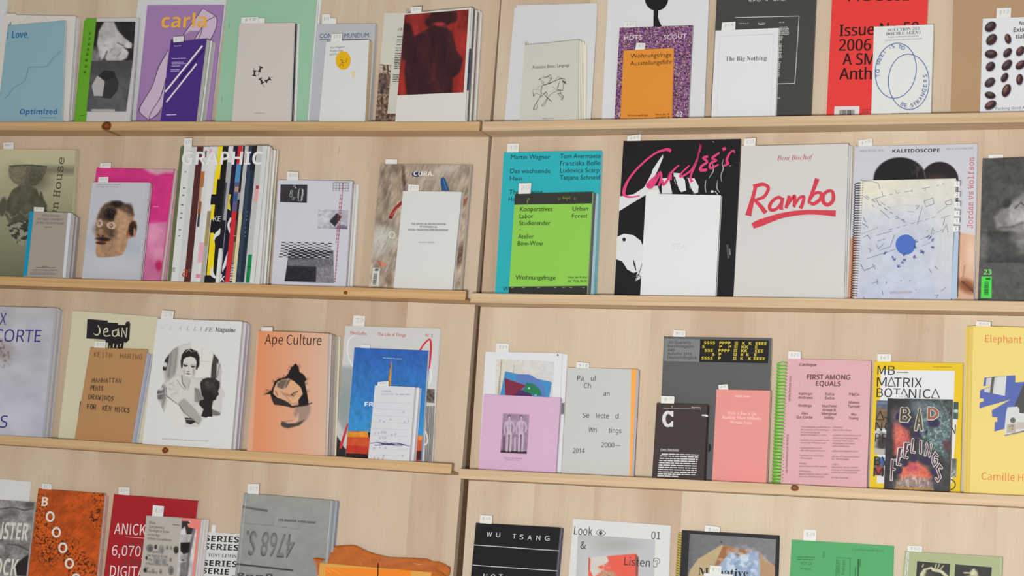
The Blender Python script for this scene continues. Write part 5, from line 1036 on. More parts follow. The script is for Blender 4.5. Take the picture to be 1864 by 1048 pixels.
def apeg(q):
    q.grad(0, 600, 560, 620, (226, 146, 104), (216, 182, 160)); FR = (34, 28, 28)
    hair = [(298, 252), (322, 280), (330, 320), (365, 345), (385, 375), (372, 400), (380, 440), (392, 500), (400, 545), (402, 585), (360, 592), (270, 602), (200, 586), (130, 578), (110, 540), (98, 495), (58, 492), (100, 470), (120, 430), (130, 395), (165, 372), (215, 360), (240, 330), (262, 285)]
    q.poly(hair, FR, 4)
    for (a, c) in (((100, 480), (48, 490)), ((110, 470), (60, 455)), ((130, 400), (118, 378)), ((175, 372), (150, 360)), ((200, 368), (205, 340)), ((255, 310), (232, 300)), ((265, 285), (245, 272)), ((320, 285), (330, 262)), ((365, 350), (345, 325)), ((380, 380), (398, 362)), ((378, 410), (392, 398)), ((390, 470), (400, 455))): q.line([a, c], 2.6, FR, 4); q.line([(a[0] + 9, a[1] + 5), (c[0] + 12, c[1] + 9)], 1.8, FR, 3); q.line([(a[0] - 6, a[1] + 7), (c[0] - 5, c[1] + 14)], 1.8, FR, 3)
    q.poly([(150, 400), (190, 378), (245, 370), (290, 395), (340, 440), (355, 490), (320, 540), (318, 575), (270, 588), (250, 570), (215, 545), (150, 520), (120, 490), (125, 450)], (220, 170, 134), 5)
    q.poly([(150, 410), (190, 380), (252, 380), (225, 425), (200, 455), (155, 440)], (112, 96, 88), 12).line([(255, 378), (222, 440)], 6, (60, 50, 46), 5).line([(240, 372), (200, 450)], 4, (200, 160, 130), 4)
    q.line([(262, 500), (290, 480), (312, 474)], 8, (40, 32, 32), 5).line([(275, 510), (300, 490)], 5, (60, 48, 44), 4).line([(268, 496), (280, 512)], 5, (40, 32, 32), 4).ell(235, 500, 40, 10, (176, 126, 98), 1, 20, .8).line([(180, 470), (240, 530), (262, 575)], 6, (150, 108, 84), 8, .7).line([(140, 470), (155, 505)], 8, (120, 90, 76), 8, .8)
    q.poly([(110, 520), (180, 530), (240, 560), (260, 590), (200, 586), (130, 578)], (60, 50, 48), 10, .8).line([(280, 560), (300, 540), (325, 520)], 8, (230, 190, 160), 6).ell(295, 572, 26, 12, (206, 150, 118), .8)
    q.poly([(300, 598), (400, 582), (418, 590), (414, 640), (385, 700), (330, 740), (300, 740), (320, 690), (280, 660)], (150, 130, 118), 22, .8)
    q.line([(180, 740), (215, 728), (265, 728), (310, 700), (318, 650)], 10, (226, 182, 152), 14).poly([(178, 742), (190, 712), (235, 730), (300, 728), (370, 700), (330, 745), (240, 772), (205, 765)], (62, 56, 56), 12, .9).line([(195, 718), (270, 706)], 6, (120, 104, 96), 10, .7).line([(405, 572), (426, 564)], 8, (40, 32, 32), 5)
b.use('c').pic([(5, 8), (560, 30), (530, 995), (-45, 960)], apeg); b.l([(308, 110), (302, 250)], 1.5, (214, 160, 130))
b.part('title_lettering', 'large dark brown lettering').t('Ape Culture', 52, 108, 502, 116, 72, (66, 40, 34), 'h', res=3)
b.use('K').slip([(160, 125), (230, 125), (228, 156), (158, 154)], '')
mac = b = Book(0, 2, 'K', [(700, 113), (1297, 135), (1235, 983), (628, 945)], 'pale grey magazine with looping white and red cords around small red lettering', (204, 205, 203), T=.006, n=2, short='pale grey magazine with the red cord', copycol=[(206, 206, 204)])
def macp(q):
    q.grad(640, 120, 640, 940, (206, 206, 204), (206, 206, 204)); q.poly([(60, 380), (160, 390), (125, 830), (100, 830), (50, 730)], (160, 168, 166), 30); q.ell(90, 640, 60, 110, (136, 150, 150), 1.3, 0, .6)
    q.poly([(640, 530), (692, 534), (690, 625), (632, 620)], (116, 104, 98), 4); q.spots(12, 8, .5, .1, (70, 60, 56), seed=3, mask=q.m_in([(640, 530), (692, 534), (690, 625), (632, 620)])); q.line([(632, 634), (690, 638)], 10, (206, 200, 192), 3)
    for k in range(8): q.line([(640 + k * 7, 645), (625 + k * 6.5, 1010)], 4.5, (76, 70, 66) if k % 2 else (120, 112, 106), 3)
    q.poly([(42, 830), (110, 935), (104, 990), (30, 975)], (46, 44, 44), 6); q.poly([(55, 730), (105, 900), (100, 925), (48, 835)], (196, 196, 192), 6)
b.use('l').part('cover_photo', 'grey photographs').pic([(103, 118), (725, 138), (680, 1018), (35, 975)], macp)
b.part('cord_graphic', 'white and red looping cords').s([(170, 175), (128, 210), (118, 280), (135, 350), (165, 395)], 9, (226, 226, 224)).s([(665, 400), (670, 460), (655, 500)], 9, (228, 228, 226)).s([(632, 810), (645, 860), (640, 890), (615, 905)], 11, (214, 210, 200)).s([(610, 930), (612, 1000)], 14, (222, 222, 220))
b.s([(592, 285), (625, 235), (660, 208), (668, 250), (664, 330), (655, 400)], [11, 11, 11, 14, 13, 11], (212, 52, 60)).s([(122, 760), (100, 830), (72, 925)], [9, 15, 18], (206, 54, 62))
RM = (192, 66, 70)
b.part('title_lettering', 'red lettering').t('MacGuffin', 138, 174, 242, 180, 20, RM, 'g').t('The Life of Things', 317, 184, 502, 190, 20, RM, 'g').t('N° 3', 633, 191, 678, 194, 20, RM, 'g')
b.use('K').slip([(745, 48), (820, 52), (812, 120), (738, 116)], '32', label='white price slip above the pale grey magazine with the red cord')
blue = b = Book(0, 2, 'K', [(752, 253), (1222, 273), (1170, 985), (697, 945)], 'bright blue book with an orange peak and red-orange ground', (52, 110, 190), T=.010, on=mac, short='bright blue desert-cover book', name='book', cat='book')
def bluep(q):
    q.grad(400, 270, 380, 830, (50, 98, 178), (56, 146, 204)); q.noise(50, 50, .06, seed=2)
    q.poly([(118, 812), (240, 812), (265, 845), (610, 840), (600, 1010), (105, 985)], (206, 84, 44), 3).poly([(118, 812), (180, 818), (240, 810), (262, 832), (250, 852), (116, 848)], (226, 150, 48), 3).poly([(585, 840), (612, 842), (608, 870), (583, 868)], (222, 140, 50), 3)
    q.poly([(112, 900), (270, 915), (265, 960), (108, 950)], (190, 52, 40), 12, .9).poly([(106, 955), (260, 962), (258, 995), (104, 985)], (46, 30, 34), 5).poly([(575, 940), (604, 942), (600, 1000), (570, 1000)], (70, 34, 36), 6).line([(258, 840), (252, 790), (270, 745)], 3, (140, 120, 90), 3)
    q.noise(14, 30, .12, seed=4)
    q.poly([(403, 352), (408, 352), (402, 515), (385, 500), (388, 450)], (206, 150, 66), 3).line([(405, 350), (386, 470)], 2.5, (140, 44, 36), 2)
    q.poly([(250, 820), (270, 820), (268, 850), (255, 850)], (40, 30, 34), 3)
b.use('l').part('cover_photo', 'blue, orange and red landscape').pic([(167, 263), (648, 283), (604, 1016), (105, 985)], bluep)
b.part('title_lettering', 'white lettering').t('FREE', 228, 646, 345, 650, 26, (226, 232, 236), 'hb').part('small_print').t('The Book Beautiful', 348, 332, 474, 340, 6, (206, 220, 236), 'hb'); b.use('K')
b.slip([(792, 232), (850, 235), (848, 262), (790, 258)], '')
b = Book(0, 2, 'K', [(882, 493), (1137, 503), (1100, 975), (838, 958)], 'small white notebook with faint pencil notes and one dark scribbled line', (212, 213, 218), T=.023, n=2, fan=(.005, 0), on=blue, short='small white notebook with scribbles', name='notebook', cat='notebook', pages=(222, 224, 228), yb=.0494)
SG = (140, 142, 160)
b.part('small_print').t('SYNONYMS', 924, 532, 985, 534, 8, (130, 130, 136), 'mono').t('COLLECTION FOR NEWCOMERS', 922, 551, 1108, 555, 8, (130, 130, 136), 'mono')
b.part('handwriting', 'pencil scribbles').s([(852, 862), (900, 855), (960, 862), (1050, 868), (1105, 878)], 3.5, (74, 74, 116)).s([(880, 872), (940, 868), (1010, 858), (1085, 872)], 5, (70, 70, 118)).s([(900, 855), (960, 868), (1010, 866)], 6, (60, 60, 108)).s([(940, 850), (1000, 872), (1060, 875)], 3, (70, 70, 118))
for (x, y) in ((1065, 660), (1070, 725), (1095, 718), (980, 706), (915, 715), (940, 722), (885, 795), (905, 795), (925, 790), (940, 788), (950, 792), (915, 825), (935, 822), (950, 826), (880, 895), (915, 885), (950, 888), (1015, 800), (990, 805), (940, 940), (1060, 940), (880, 955), (905, 958), (935, 958)):
    b.l([(x - 5, y + 7), (x + 1, y - 8), (x + 3, y + 8), (x + 7, y - 5)], 1.8, SG)
for k in range(9): b.l([(862 - k * 3, 600 + k * 42), (1110 - k * 3, 608 + k * 42)], .9, (196, 200, 208))
b.slip([(900, 472), (968, 467), (972, 500), (895, 497)], '$20')

# =================================================================== RIGHT UNIT, THIRD LEDGE
colb = Book(1, 2, 'M', [(200, 174), (652, 184), (612, 915), (160, 905)], 'white magazine with a barcode edge peeking out behind the geometric collage', (222, 223, 226), T=.003, short='white barcode-edged magazine')
colb.part('barcode').bars(607, 486, 637, 556, -3, 14, (70, 70, 74)).l([(612, 472), (626, 472)], 2, (90, 90, 90)); b = col = Book(1, 2, 'M', [(148, 168), (622, 178), (582, 912), (105, 890)], 'white magazine with a tilted blue, red and green geometric collage', (222, 223, 226), T=.003, on=colb, short='white magazine with the geometric collage')
def coll(q):
    q.grad(210, 220, 570, 240, (216, 210, 196), (206, 207, 208)); q.line([(246, 220), (232, 440)], 4, (130, 124, 116), 3); q.noise(16, 16, .05, seed=3)
    q.line([(350, 220), (335, 300)], 1.5, (170, 168, 164), 2).line([(380, 225), (380, 320), (555, 330)], 1.2, (180, 180, 180), 2)
b.part('cover_photo', 'pale document scan').pic([(216, 216), (572, 230), (558, 446), (208, 440)], coll)
for k in range(8): b.l([(322 - k, 250 + k * 9), (328 - k, 256 + k * 9)], 2, (120, 118, 116)); b.l([(236 - k, 320 + k * 14), (233 - k, 330 + k * 14)], 3, (110, 106, 100))
b.part('collage', 'blue, maroon and green shapes').p([(272, 290), (558, 358), (542, 450), (238, 445)], (72, 142, 196)).p([(345, 308), (420, 310), (480, 345), (515, 400), (518, 448), (400, 448), (330, 380)], (90, 124, 188)).p([(268, 332), (400, 378), (360, 412), (320, 448), (272, 446)], (126, 46, 66)).p([(360, 408), (420, 400), (440, 448), (318, 448)], (78, 50, 100)).p([(402, 360), (450, 370), (485, 400), (498, 440), (455, 438), (385, 412)], (38, 122, 86)).e(418, 395, 8, 7, (140, 200, 190)).e(460, 438, 8, 6, (110, 190, 200)).e(596, 191, 6, 5, (60, 60, 64))
b.slip([(215, 115), (293, 120), (288, 173), (210, 170)], '$29')
b = Book(1, 2, 'M', [(138, 430), (610, 452), (580, 912), (105, 890)], 'lilac pink booklet with a small grey picture of two nude statues', (212, 174, 204), T=.008, on=col, short='lilac pink statue booklet')
def statues(q):
    q.grad(250, 550, 250, 790, (160, 134, 158), (150, 124, 148)); q.noise(30, 30, .16, seed=3); q.poly([(242, 775), (406, 782), (405, 798), (240, 790)], (56, 44, 56), 4)
    LG, DG = (196, 176, 196), (88, 70, 88)
    for (hx, m_) in ((296, 1), (370, -1)):
        q.ell(hx, 571, 10, 12, DG, .4).ell(hx + 1, 575, 7, 10, LG, .5).line([(hx, 584), (hx, 594)], 8, LG, 4)
        q.poly([(hx - 24, 600), (hx - 8, 592), (hx + 8, 592), (hx + 22, 600), (hx + 17, 630), (hx + 13, 655), (hx + 18, 682), (hx - 20, 682), (hx - 14, 655), (hx - 19, 630)], LG, 5)
        q.line([(hx - 11, 680), (hx - 12, 725), (hx - 15, 778)], 13, LG, 5).line([(hx + 10, 680), (hx + 10, 725), (hx + 5, 778)], 13, LG, 5).line([(hx - 1, 684), (hx - 4, 776)], 5, DG, 4)
        q.line([(hx - 23, 604), (hx - 31, 640), (hx - 27, 672)], 8, LG, 4).line([(hx + 21, 602), (hx + 33, 634), (hx + 26, 660)], 8, LG, 4).line([(hx, 600), (hx - 2, 655)], 2, DG, 3, .6).line([(hx - 14, 626), (hx + 13, 626)], 2, DG, 4, .5).line([(hx + 16, 612), (hx + 14, 660)], 3, DG, 4, .7).ell(hx - 1, 684, 5, 6, DG, .6)
    q.poly([(258, 690), (269, 690), (268, 778), (254, 776)], DG, 5, .8).line([(333, 700), (330, 775)], 11, LG, 6).line([(340, 705), (345, 775)], 3, DG, 4)
b.part('cover_photo', 'small grey statue photograph').pic([(258, 548), (420, 555), (404, 798), (241, 790)], statues, step=.9)
b.part('small_print').t('The Human Body in the Image', 264, 825, 377, 828, 7, (120, 90, 118), 's').t('A Retrospective Study', 272, 836, 362, 838, 6, (120, 90, 118), 's').part('inner_fold').l([(545, 450), (522, 908)], 1.5, (222, 188, 216))
paul = b = Book(1, 2, 'M', [(655, 267), (1050, 275), (1034, 935), (615, 915)], 'light grey book with widely scattered black letters and an orange fore-edge', (198, 199, 195), T=.018, n=1, short='grey book with scattered letters', name='book', cat='book', pages=(250, 172, 84), fan=(.001, 0))
b.part('fore_edge_band', 'orange printed edge').p([(1047, 275), (1079, 277), (1046, 936), (1034, 935)], (246, 168, 78)).p([(1079, 279), (1097, 284), (1062, 938), (1046, 936)], (178, 172, 176))
PB = (48, 46, 46)
b.part('title_lettering', 'scattered black letters')
for t_, x0, y0, x1, y1 in (('Pa', 713, 342, 752, 343), ('ul', 797, 345, 823, 346), ('Ch', 754, 387, 796, 388), ('an', 874, 434, 911, 435), ('Se', 746, 566, 786, 567), ('lecte', 828, 568, 908, 571), ('d', 948, 571, 967, 572), ('Wri', 783, 656, 832, 658), ('tings', 907, 659, 985, 662), ('2000', 861, 750, 941, 751), ('2014', 686, 787, 759, 787)):
    b.t(t_, x0, y0, x1, y1, 29, PB, 'hs', res=3)
b.l([(947, 739), (980, 739)], 3, PB)
b.slip([(708, 233), (787, 240), (783, 276), (703, 272)], '$15')
spike = b = Book(1, 2, 'N', [(93, 73), (736, 83), (704, 950), (62, 915)], 'slate grey magazine with a black panel of yellow block letters across its top', (92, 93, 93), T=.008, n=1, short='slate grey magazine with yellow letters', rough=.4)
b.part('header_panel', 'grey and black header panels').p([(97, 85), (309, 90), (303, 225), (95, 220)], (126, 127, 127)).p([(309, 90), (722, 97), (714, 234), (303, 226)], (26, 25, 24))
SB = (42, 42, 42)
for k, (t_, x1) in enumerate((('Art Quarterly', 253), ('Kunstmagazin', 270), ('#49', 156), ('Autumn 2016', 258), ('Deutsch/English', 288))):
    b.part('title_lettering').t(t_, 119 - k * 1.2, 115 + k * 23, x1, 118 + k * 23, 17, SB, 'hs')
YL = (222, 200, 60)
b.part('block_lettering', 'yellow block letters')
for k, cells in enumerate(((('SSSS', 331, 398), ('PPPP', 424, 490), ('III', 515, 535), ('K', 560, 577), ('K', 600, 616), ('EEEE', 641, 707)), (('S', 322, 337), ('P', 424, 439), ('P', 479, 495), ('III', 513, 533), ('KK', 556, 597), ('E', 638, 652)),
                            (('SSS', 337, 386), ('PPPP', 419, 486), ('III', 510, 530), ('KK', 555, 592), ('EEE', 638, 686)), (('S', 382, 396), ('P', 421, 436), ('III', 509, 529), ('K', 553, 569), ('K', 585, 601), ('E', 635, 648)),
                            (('SSSS', 319, 386), ('P', 419, 434), ('III', 507, 527), ('K', 551, 567), ('K', 599, 615), ('EEEE', 631, 698)))):
    y = 119 + k * 23.4
    for t_, x0, x1 in cells: b.t(t_, x0, y + (x0 - 330) * .014, x1, y + (x1 - 330) * .014, 17, YL, 'hb')
b.slip([(150, 32), (223, 38), (218, 80), (147, 77)], '$12')
b = Book(1, 2, 'N', [(50, 470), (352, 478), (331, 930), (22, 915)], 'small dark brown book with a fat white letter C and white paragraph', (64, 52, 50), T=.018, n=1, on=spike, short='dark brown book with the white C', name='book', cat='book', pages=(92, 84, 82))
WC = (216, 214, 212)
b.use('m').part('title_lettering', 'fat white slab letter').s([(285, 232), (262, 205), (222, 200), (192, 240), (190, 300), (215, 345), (255, 348), (285, 318)], [30, 36, 40, 42, 42, 40, 36, 28], WC, 8).p([(268, 182), (299, 182), (299, 250), (284, 250), (270, 225)], WC).p([(266, 325), (280, 300), (297, 300), (297, 368), (266, 368)], WC)
b.part('small_print').l([(174, 150), (628, 160)], 4, (190, 180, 178)).t('01', 275, 136, 295, 136, 13, WC, 'sb').t('Transitions', 516, 144, 626, 147, 15, WC, 'sb').p([(640, 224), (690, 224), (712, 232), (718, 250), (690, 250), (665, 240), (640, 240)], WC).t('Cluster: Dialectionary', 146, 648, 368, 652, 20, WC, 'sb').l([(146, 656), (366, 660)], 2, WC)
b.greek(160, 697, 445, .03, 1, 28, 20, WC, lean=-.06, fill=.6, ragged=.02).greek(142, 722, 460, .03, 9, 27.3, 20, WC, lean=-.06, fill=.6, seed=4, ragged=.02).greek(128, 966, 250, .03, 1, 28, 20, WC, lean=-.06, fill=.6, seed=5, ragged=.02)
b.use('N').slip([(77, 428), (155, 431), (153, 474), (75, 471)], '$7')
spike.part('thumb_cut', 'black half disc').p([(362, 714), (372, 722), (377, 740), (372, 757), (360, 768)], (24, 24, 24))
b = Book(1, 2, 'N', [(407, 388), (728, 395), (703, 948), (380, 935)], 'coral pink booklet with three centred lines of white serif text', (226, 146, 139), T=.012, n=1, on=spike, short='coral pink booklet', pages=(230, 222, 214))
b.part('title_lettering', 'white serif lettering').t('PEREC Maria', 517, 434, 606, 436, 11, (240, 214, 210), 'sb').t('With A Bao A Qu', 473, 538, 645, 543, 18, (238, 206, 200), 's').t('Reading When Attitudes', 441, 562, 675, 570, 18, (238, 206, 200), 's').t('Become Form', 490, 590, 620, 597, 18, (238, 206, 200), 's')
b.slip([(417, 362), (473, 357), (477, 393), (420, 392)], '$8')
fa = b = Book(1, 2, 'N', [(830, 205), (1330, 218), (1302, 975), (790, 950)], 'speckled pink catalogue bound with a bright green plastic coil', (216, 168, 172), T=.014, n=1, short='speckled pink catalogue', name='spiral_book', cat='book', pages=(206, 206, 206), yb=.026)
rnd_ = random.Random(12)
b.part('speckle_print', 'tiny white speckles')
for _ in range(95):
    uu, vv = rnd_.random(), rnd_.random(); x = 830 + uu * 495 - vv * 35; y = 210 + uu * 16 + vv * 740; r_ = rnd_.choice((1.6, 2, 2.4, 3.6)); b.e(x, y, r_, r_, (234, 212, 212), n=7)
FB = (84, 44, 56)
b.use('f').part('title_lettering', 'dark plum lettering').t('Catalogue', 158, 72, 286, 74, 20, FB, 'hs').t('FIRST AMONG', 213, 174, 541, 177, 36, FB, 'hs', res=3).t('EQUALS', 282, 222, 470, 226, 34, FB, 'hs', res=3)
for t_, x0, y0, x1 in (('Kathryn', 154, 292, 252), ('Andrews', 147, 321, 257), ('Bodega', 151, 381, 248), ('Alex', 171, 440, 223), ('Da Corte', 138, 470, 256), ('Extra', 356, 295, 420), ('Extra', 354, 325, 420), ('Machete', 331, 385, 440), ('Group &', 334, 415, 436), ('Marginal', 328, 444, 438), ('Utility', 346, 474, 420), ('P&Co.', 536, 297, 617), ('Mateo', 533, 359, 612), ('Tannatt', 526, 388, 618), ('Wu', 550, 449, 589), ('Tsang', 533, 478, 605)):
    b.t(t_, x0, y0, x1, y0 + 2, 19, FB, 'hs')
FS = (128, 84, 96)
b.part('small_print')
for t_, x0, y0, x1 in (('This catalogue is published on', 170, 542, 392), ('the occasion of the exhibition', 170, 563, 386), ('First Among Equals', 169, 582, 314), ('March 14–August 12, 2012', 168, 602, 365), ('Institute of Contemporary Art', 167, 640, 386), ('University of Pennsylvania', 166, 662, 360), ('Organized by Curators', 166, 702, 332), ('Alex Klein & Kate Kraczon', 165, 722, 356), ('Publication Coordinator', 164, 761, 342), ('Anthony Elms', 163, 780, 258), ('Design', 162, 820, 212), ('Mark Owens & Other Means', 161, 842, 368), ('Photography', 160, 881, 250), ('Ryan Collerd, Aaron Igler', 160, 903, 382), ('& Constance Mensh Estate', 158, 922, 345),
                      ('Printed by', 415, 545, 488), ('Asia Pacific Offset', 414, 566, 552), ('Institute of Contemporary Art', 414, 606, 630), ('University of Pennsylvania', 413, 627, 606), ('118 South 36th Street', 412, 648, 570), ('Philadelphia, PA 19104', 411, 669, 578), ('www.icaphila.org', 411, 688, 538), ('ISBN 978-0-88454-125-0', 409, 728, 604), ('Library of Congress Control', 407, 769, 614), ('No. 2012934403', 406, 788, 536), ('© 2012', 405, 828, 458), ('The authors, artists, and the', 404, 851, 604), ('Institute of Contemporary Art', 403, 872, 620), ('University of Pennsylvania', 402, 892, 596), ('All rights reserved.', 401, 931, 535)):
    b.t(t_, x0, y0, x1, y0 + 3, 10.5, FS, 'hs', res=1)
b.part('side_lettering').t('First Among Equals', 86, 156, 80, 346, 14, FB, 'hs', up=(1, .03)).t('Institute of Contemporary Art', 66, 594, 58, 892, 14, FB, 'hs', up=(1, .03))
b.coil = ((766, 232), (732, 950), (830, 222), (800, 945), 36, (136, 214, 84), .0016); b.use('N')
b.slip([(835, 160), (910, 163), (910, 212), (833, 208)], '$25')
mb = b = Book(1, 2, 'O', [(65, 262), (548, 272), (532, 980), (38, 960)], 'yellow-framed magazine with thin black capitals around pasted landscape photographs', (226, 192, 24), T=.008, n=1, short='yellow-framed magazine', pages=(206, 200, 170))
b.use('e').part('white_panel').p([(100, 96), (664, 104), (655, 340), (690, 342), (640, 965), (68, 962), (75, 700), (66, 325), (92, 325)], (220, 222, 224))
def land(q):
    q.grad(60, 320, 60, 540, (80, 104, 132), (120, 90, 66)); q.poly([(55, 385), (160, 392), (150, 545), (40, 545)], (126, 100, 74), 14); q.noise(30, 14, .25, seed=3); q.line([(55, 345), (160, 350)], 10, (150, 160, 170), 12, .6)
def land2(q):
    q.grad(50, 540, 50, 740, (196, 200, 200), (120, 116, 108)); q.ell(105, 650, 36, 70, (60, 54, 52), .6).noise(20, 20, .3, seed=5); q.poly([(45, 690), (130, 700), (125, 745), (40, 735)], (180, 176, 164), 8)
def land3(q):
    q.grad(50, 760, 50, 900, (90, 104, 96), (110, 60, 60)); q.ell(115, 790, 20, 30, (60, 96, 176), .5).ell(85, 860, 30, 26, (160, 60, 56), .8).noise(16, 16, .4, seed=7)
def land4(q):
    q.grad(640, 340, 690, 470, (50, 70, 72), (70, 100, 100)); q.ell(672, 408, 18, 12, (196, 216, 216), .6)
def land5(q):
    q.grad(640, 770, 640, 915, (90, 96, 96), (140, 142, 140)); q.noise(14, 14, .4, seed=9); q.line([(640, 890), (665, 870)], 6, (200, 204, 204), 4)
b.part('landscape_photo', 'pasted landscape photographs').pic([(66, 325), (155, 328), (150, 543), (55, 540)], land).pic([(55, 545), (148, 545), (135, 742), (46, 735)], land2).pic([(48, 760), (128, 762), (122, 905), (42, 900)], land3).pic([(655, 340), (692, 342), (688, 470), (650, 468)], land4).pic([(640, 770), (678, 772), (674, 916), (634, 914)], land5)
MK = (28, 26, 24)
b.part('title_lettering', 'thin black capitals').t('MB', 72, 132, 206, 134, 68, MK, 'h', res=3).l([(220, 113), (308, 115)], 5, MK).t('M', 68, 221, 142, 222, 70, MK, 'h').l([(150, 219), (180, 152), (210, 220), (152, 218)], 7, MK).t('TRIX', 200, 224, 412, 228, 70, MK, 'h', res=3).t('BOT', 66, 302, 245, 305, 68, MK, 'h', res=3).l([(247, 306), (276, 238), (308, 307)], 7, MK).t('NIC', 312, 308, 478, 312, 68, MK, 'h', res=3).l([(486, 309), (516, 242), (548, 311), (488, 309)], 7, MK)
b.l([(62, 474), (95, 408), (122, 476), (64, 474)], 7, MK).l([(128, 460), (150, 460)], 7, MK).t('NO', 56, 558, 190, 562, 66, MK, 'h').t('PR', 55, 644, 150, 648, 66, MK, 'h').t('BY', 48, 822, 155, 826, 66, MK, 'h').t('M', 43, 908, 118, 910, 66, MK, 'h').t('N', 625, 580, 670, 581, 68, MK, 'h').ring(626, 972, 42, 40, 7, MK, 0, 40)
b.part('small_print').t('2015 Basis Utrecht Germany', 500, 78, 642, 80, 7, (90, 76, 10), 'h'); b.use('O')
b.slip([(81, 222), (157, 222), (155, 268), (80, 268)], '$65')
b = Book(1, 2, 'O', [(138, 465), (490, 472), (473, 973), (118, 955)], 'dark painted-cover book with bubbly letters in white outline over red and teal', (52, 46, 48), T=.010, n=1, on=mb, short='dark painted bubble-letter book', name='book', cat='book')
def bad(q):
    q.grad(150, 320, 640, 330, (40, 38, 40), (56, 58, 56)); q.noise(40, 40, .4, seed=1)
    q.poly([(330, 330), (560, 345), (640, 560), (600, 760), (520, 720), (440, 620), (340, 420)], (84, 108, 108), 50, .8).ell(400, 380, 80, 40, (130, 124, 140), 1.2, 10, .5)
    q.spots(20, 14, .52, .12, (124, 160, 158), ang=50, seed=3, al=.75, mask=q.m_ell(520, 540, 160, 200)).spots(9, 14, .6, .1, (190, 206, 204), ang=30, seed=13, al=.6, mask=q.m_ell(540, 560, 130, 180))
    q.poly([(200, 500), (240, 520), (310, 560), (325, 640), (270, 700), (240, 760), (195, 740), (200, 620)], (198, 92, 80), 34).ell(230, 580, 36, 70, (222, 116, 96), 1.1, 0, .7).ell(215, 450, 36, 60, (130, 110, 110), 1.2, 0, .6)
    q.poly([(250, 850), (310, 800), (380, 795), (450, 840), (480, 920), (420, 960), (250, 960), (235, 900)], (214, 106, 84), 40).ell(340, 840, 40, 30, (180, 60, 90), 1.2, 0, .7).ell(430, 900, 50, 30, (226, 90, 60), 1.1, 0, .7)
    q.poly([(210, 940), (330, 910), (480, 930), (500, 1010), (200, 1005)], (150, 130, 120), 30, .9).spots(10, 40, .5, .1, (206, 200, 190), seed=8, al=.7, mask=q.m_ell(350, 960, 140, 60)).poly([(210, 990), (500, 1000), (500, 1014), (200, 1008)], (176, 130, 50), 6).ell(600, 670, 30, 40, (90, 40, 44), 1, 0, .8)
    q.spots(12, 12, .6, .1, (60, 44, 84), seed=14, al=.25); PU = (44, 34, 70)
    for (x, y, rx, ry) in ((290, 500, 40, 30), (500, 500, 52, 34), (375, 590, 30, 24), (350, 770, 24, 30), (285, 810, 22, 24), (240, 865, 20, 26), (450, 790, 60, 30), (505, 870, 24, 30), (225, 450, 14, 30), (445, 570, 12, 16)): q.ell(x, y, rx, ry, PU, .5, 10)
    q.noise(12, 12, .18, seed=19)
b.use('e').part('cover_photo', 'murky painting in red, teal and black').pic([(151, 315), (643, 324), (617, 1024), (121, 1003)], bad)
b.part('title_lettering', 'bubbly letters in white outline')
OLW = (222, 220, 220)
def blob(pts, fill, wd=5):
    P = catmull(pts + [pts[0]], 5); P = [(float(p[0]), float(p[1])) for p in P[:-1]]
    b.p(P, fill); b.l(P, wd, OLW, closed=True)
LETTERS = {'B': ['0,0 0,6 2.6,6 3.4,4.6 2.4,3.2 0,3.1', '2.4,3.2 4,1.8 3,0 0,0'], 'A': ['0,0 1,3 2,6 3,3 4,0', '.8,2 3.2,2'], 'D': ['0,0 0,6 2.2,5.8 4,4 4,2 2.2,.2 0,0'], 'F': ['0,0 0,6 4,6', '0,3.2 3,3.2'],
           'E': ['4,6 0,6 0,0 4,0', '0,3.1 3,3.1'], 'L': ['0,6 0,0 4,0'], 'I': ['2,6 2,0'], 'N': ['0,0 0,6 4,0 4,6'], 'G': ['4,5 2,6 0,4.4 0,1.6 2,0 4,1.4 4,3 2.2,3'], 'S': ['4,5.2 2,6 0,4.6 2,3.1 4,1.6 2,0 0,.9']}
def bubble(ch, cx, cy, w_, h_, ang, wd, fill, inner):
    """one fat hand-painted letter: white rim, murky body, a few light flecks"""
    c_, s_ = math.cos(math.radians(ang)), math.sin(math.radians(ang)); Ps = []
    for stt in LETTERS[ch]:
        P = [tuple(float(t) for t in q.split(',')) for q in stt.split()]
        Ps.append([(cx + (x / 4 - .5) * w_ * c_ - (.5 - y / 6) * h_ * s_, cy + (x / 4 - .5) * w_ * s_ + (.5 - y / 6) * h_ * c_) for x, y in P])
    for width, colr in ((wd + 9, OLW), (wd, fill), (wd * .28, inner)):
        for P in Ps:
            b.l(P, width, colr)
            if width > wd * .5:
                for (x, y) in (P[0], P[-1]): b.e(x, y, width / 2, width / 2, colr, n=12)
                for (x, y) in P[1:-1]: b.e(x, y, width / 2, width / 2, colr, n=10)
for ch, cx, cy, w_, h_, ang, fl, inn in (('B', 285, 440, 58, 92, 4, (104, 94, 62), (48, 40, 36)), ('A', 392, 478, 44, 150, 2, (112, 102, 70), (52, 46, 38)), ('D', 500, 432, 62, 78, 3, (126, 96, 62), (206, 84, 52))):
    bubble(ch, cx, cy, w_, h_, ang, 20, fl, inn)
LF = (118, 80, 86)
for ch, cx, cy, w_, h_, ang in (('F', 200, 862, 26, 150, 3), ('E', 252, 762, 22, 122, 10), ('E', 303, 716, 24, 108, 8), ('L', 358, 682, 22, 96, 6), ('I', 412, 690, 10, 92, 2), ('N', 470, 714, 36, 84, 8), ('G', 522, 786, 30, 88, 6), ('S', 553, 892, 32, 120, 8)):
    bubble(ch, cx, cy, w_, h_, ang, 13, LF, (58, 34, 42))
b.use('O'); b.slip([(166, 440), (232, 443), (228, 470), (164, 468)], '$28')
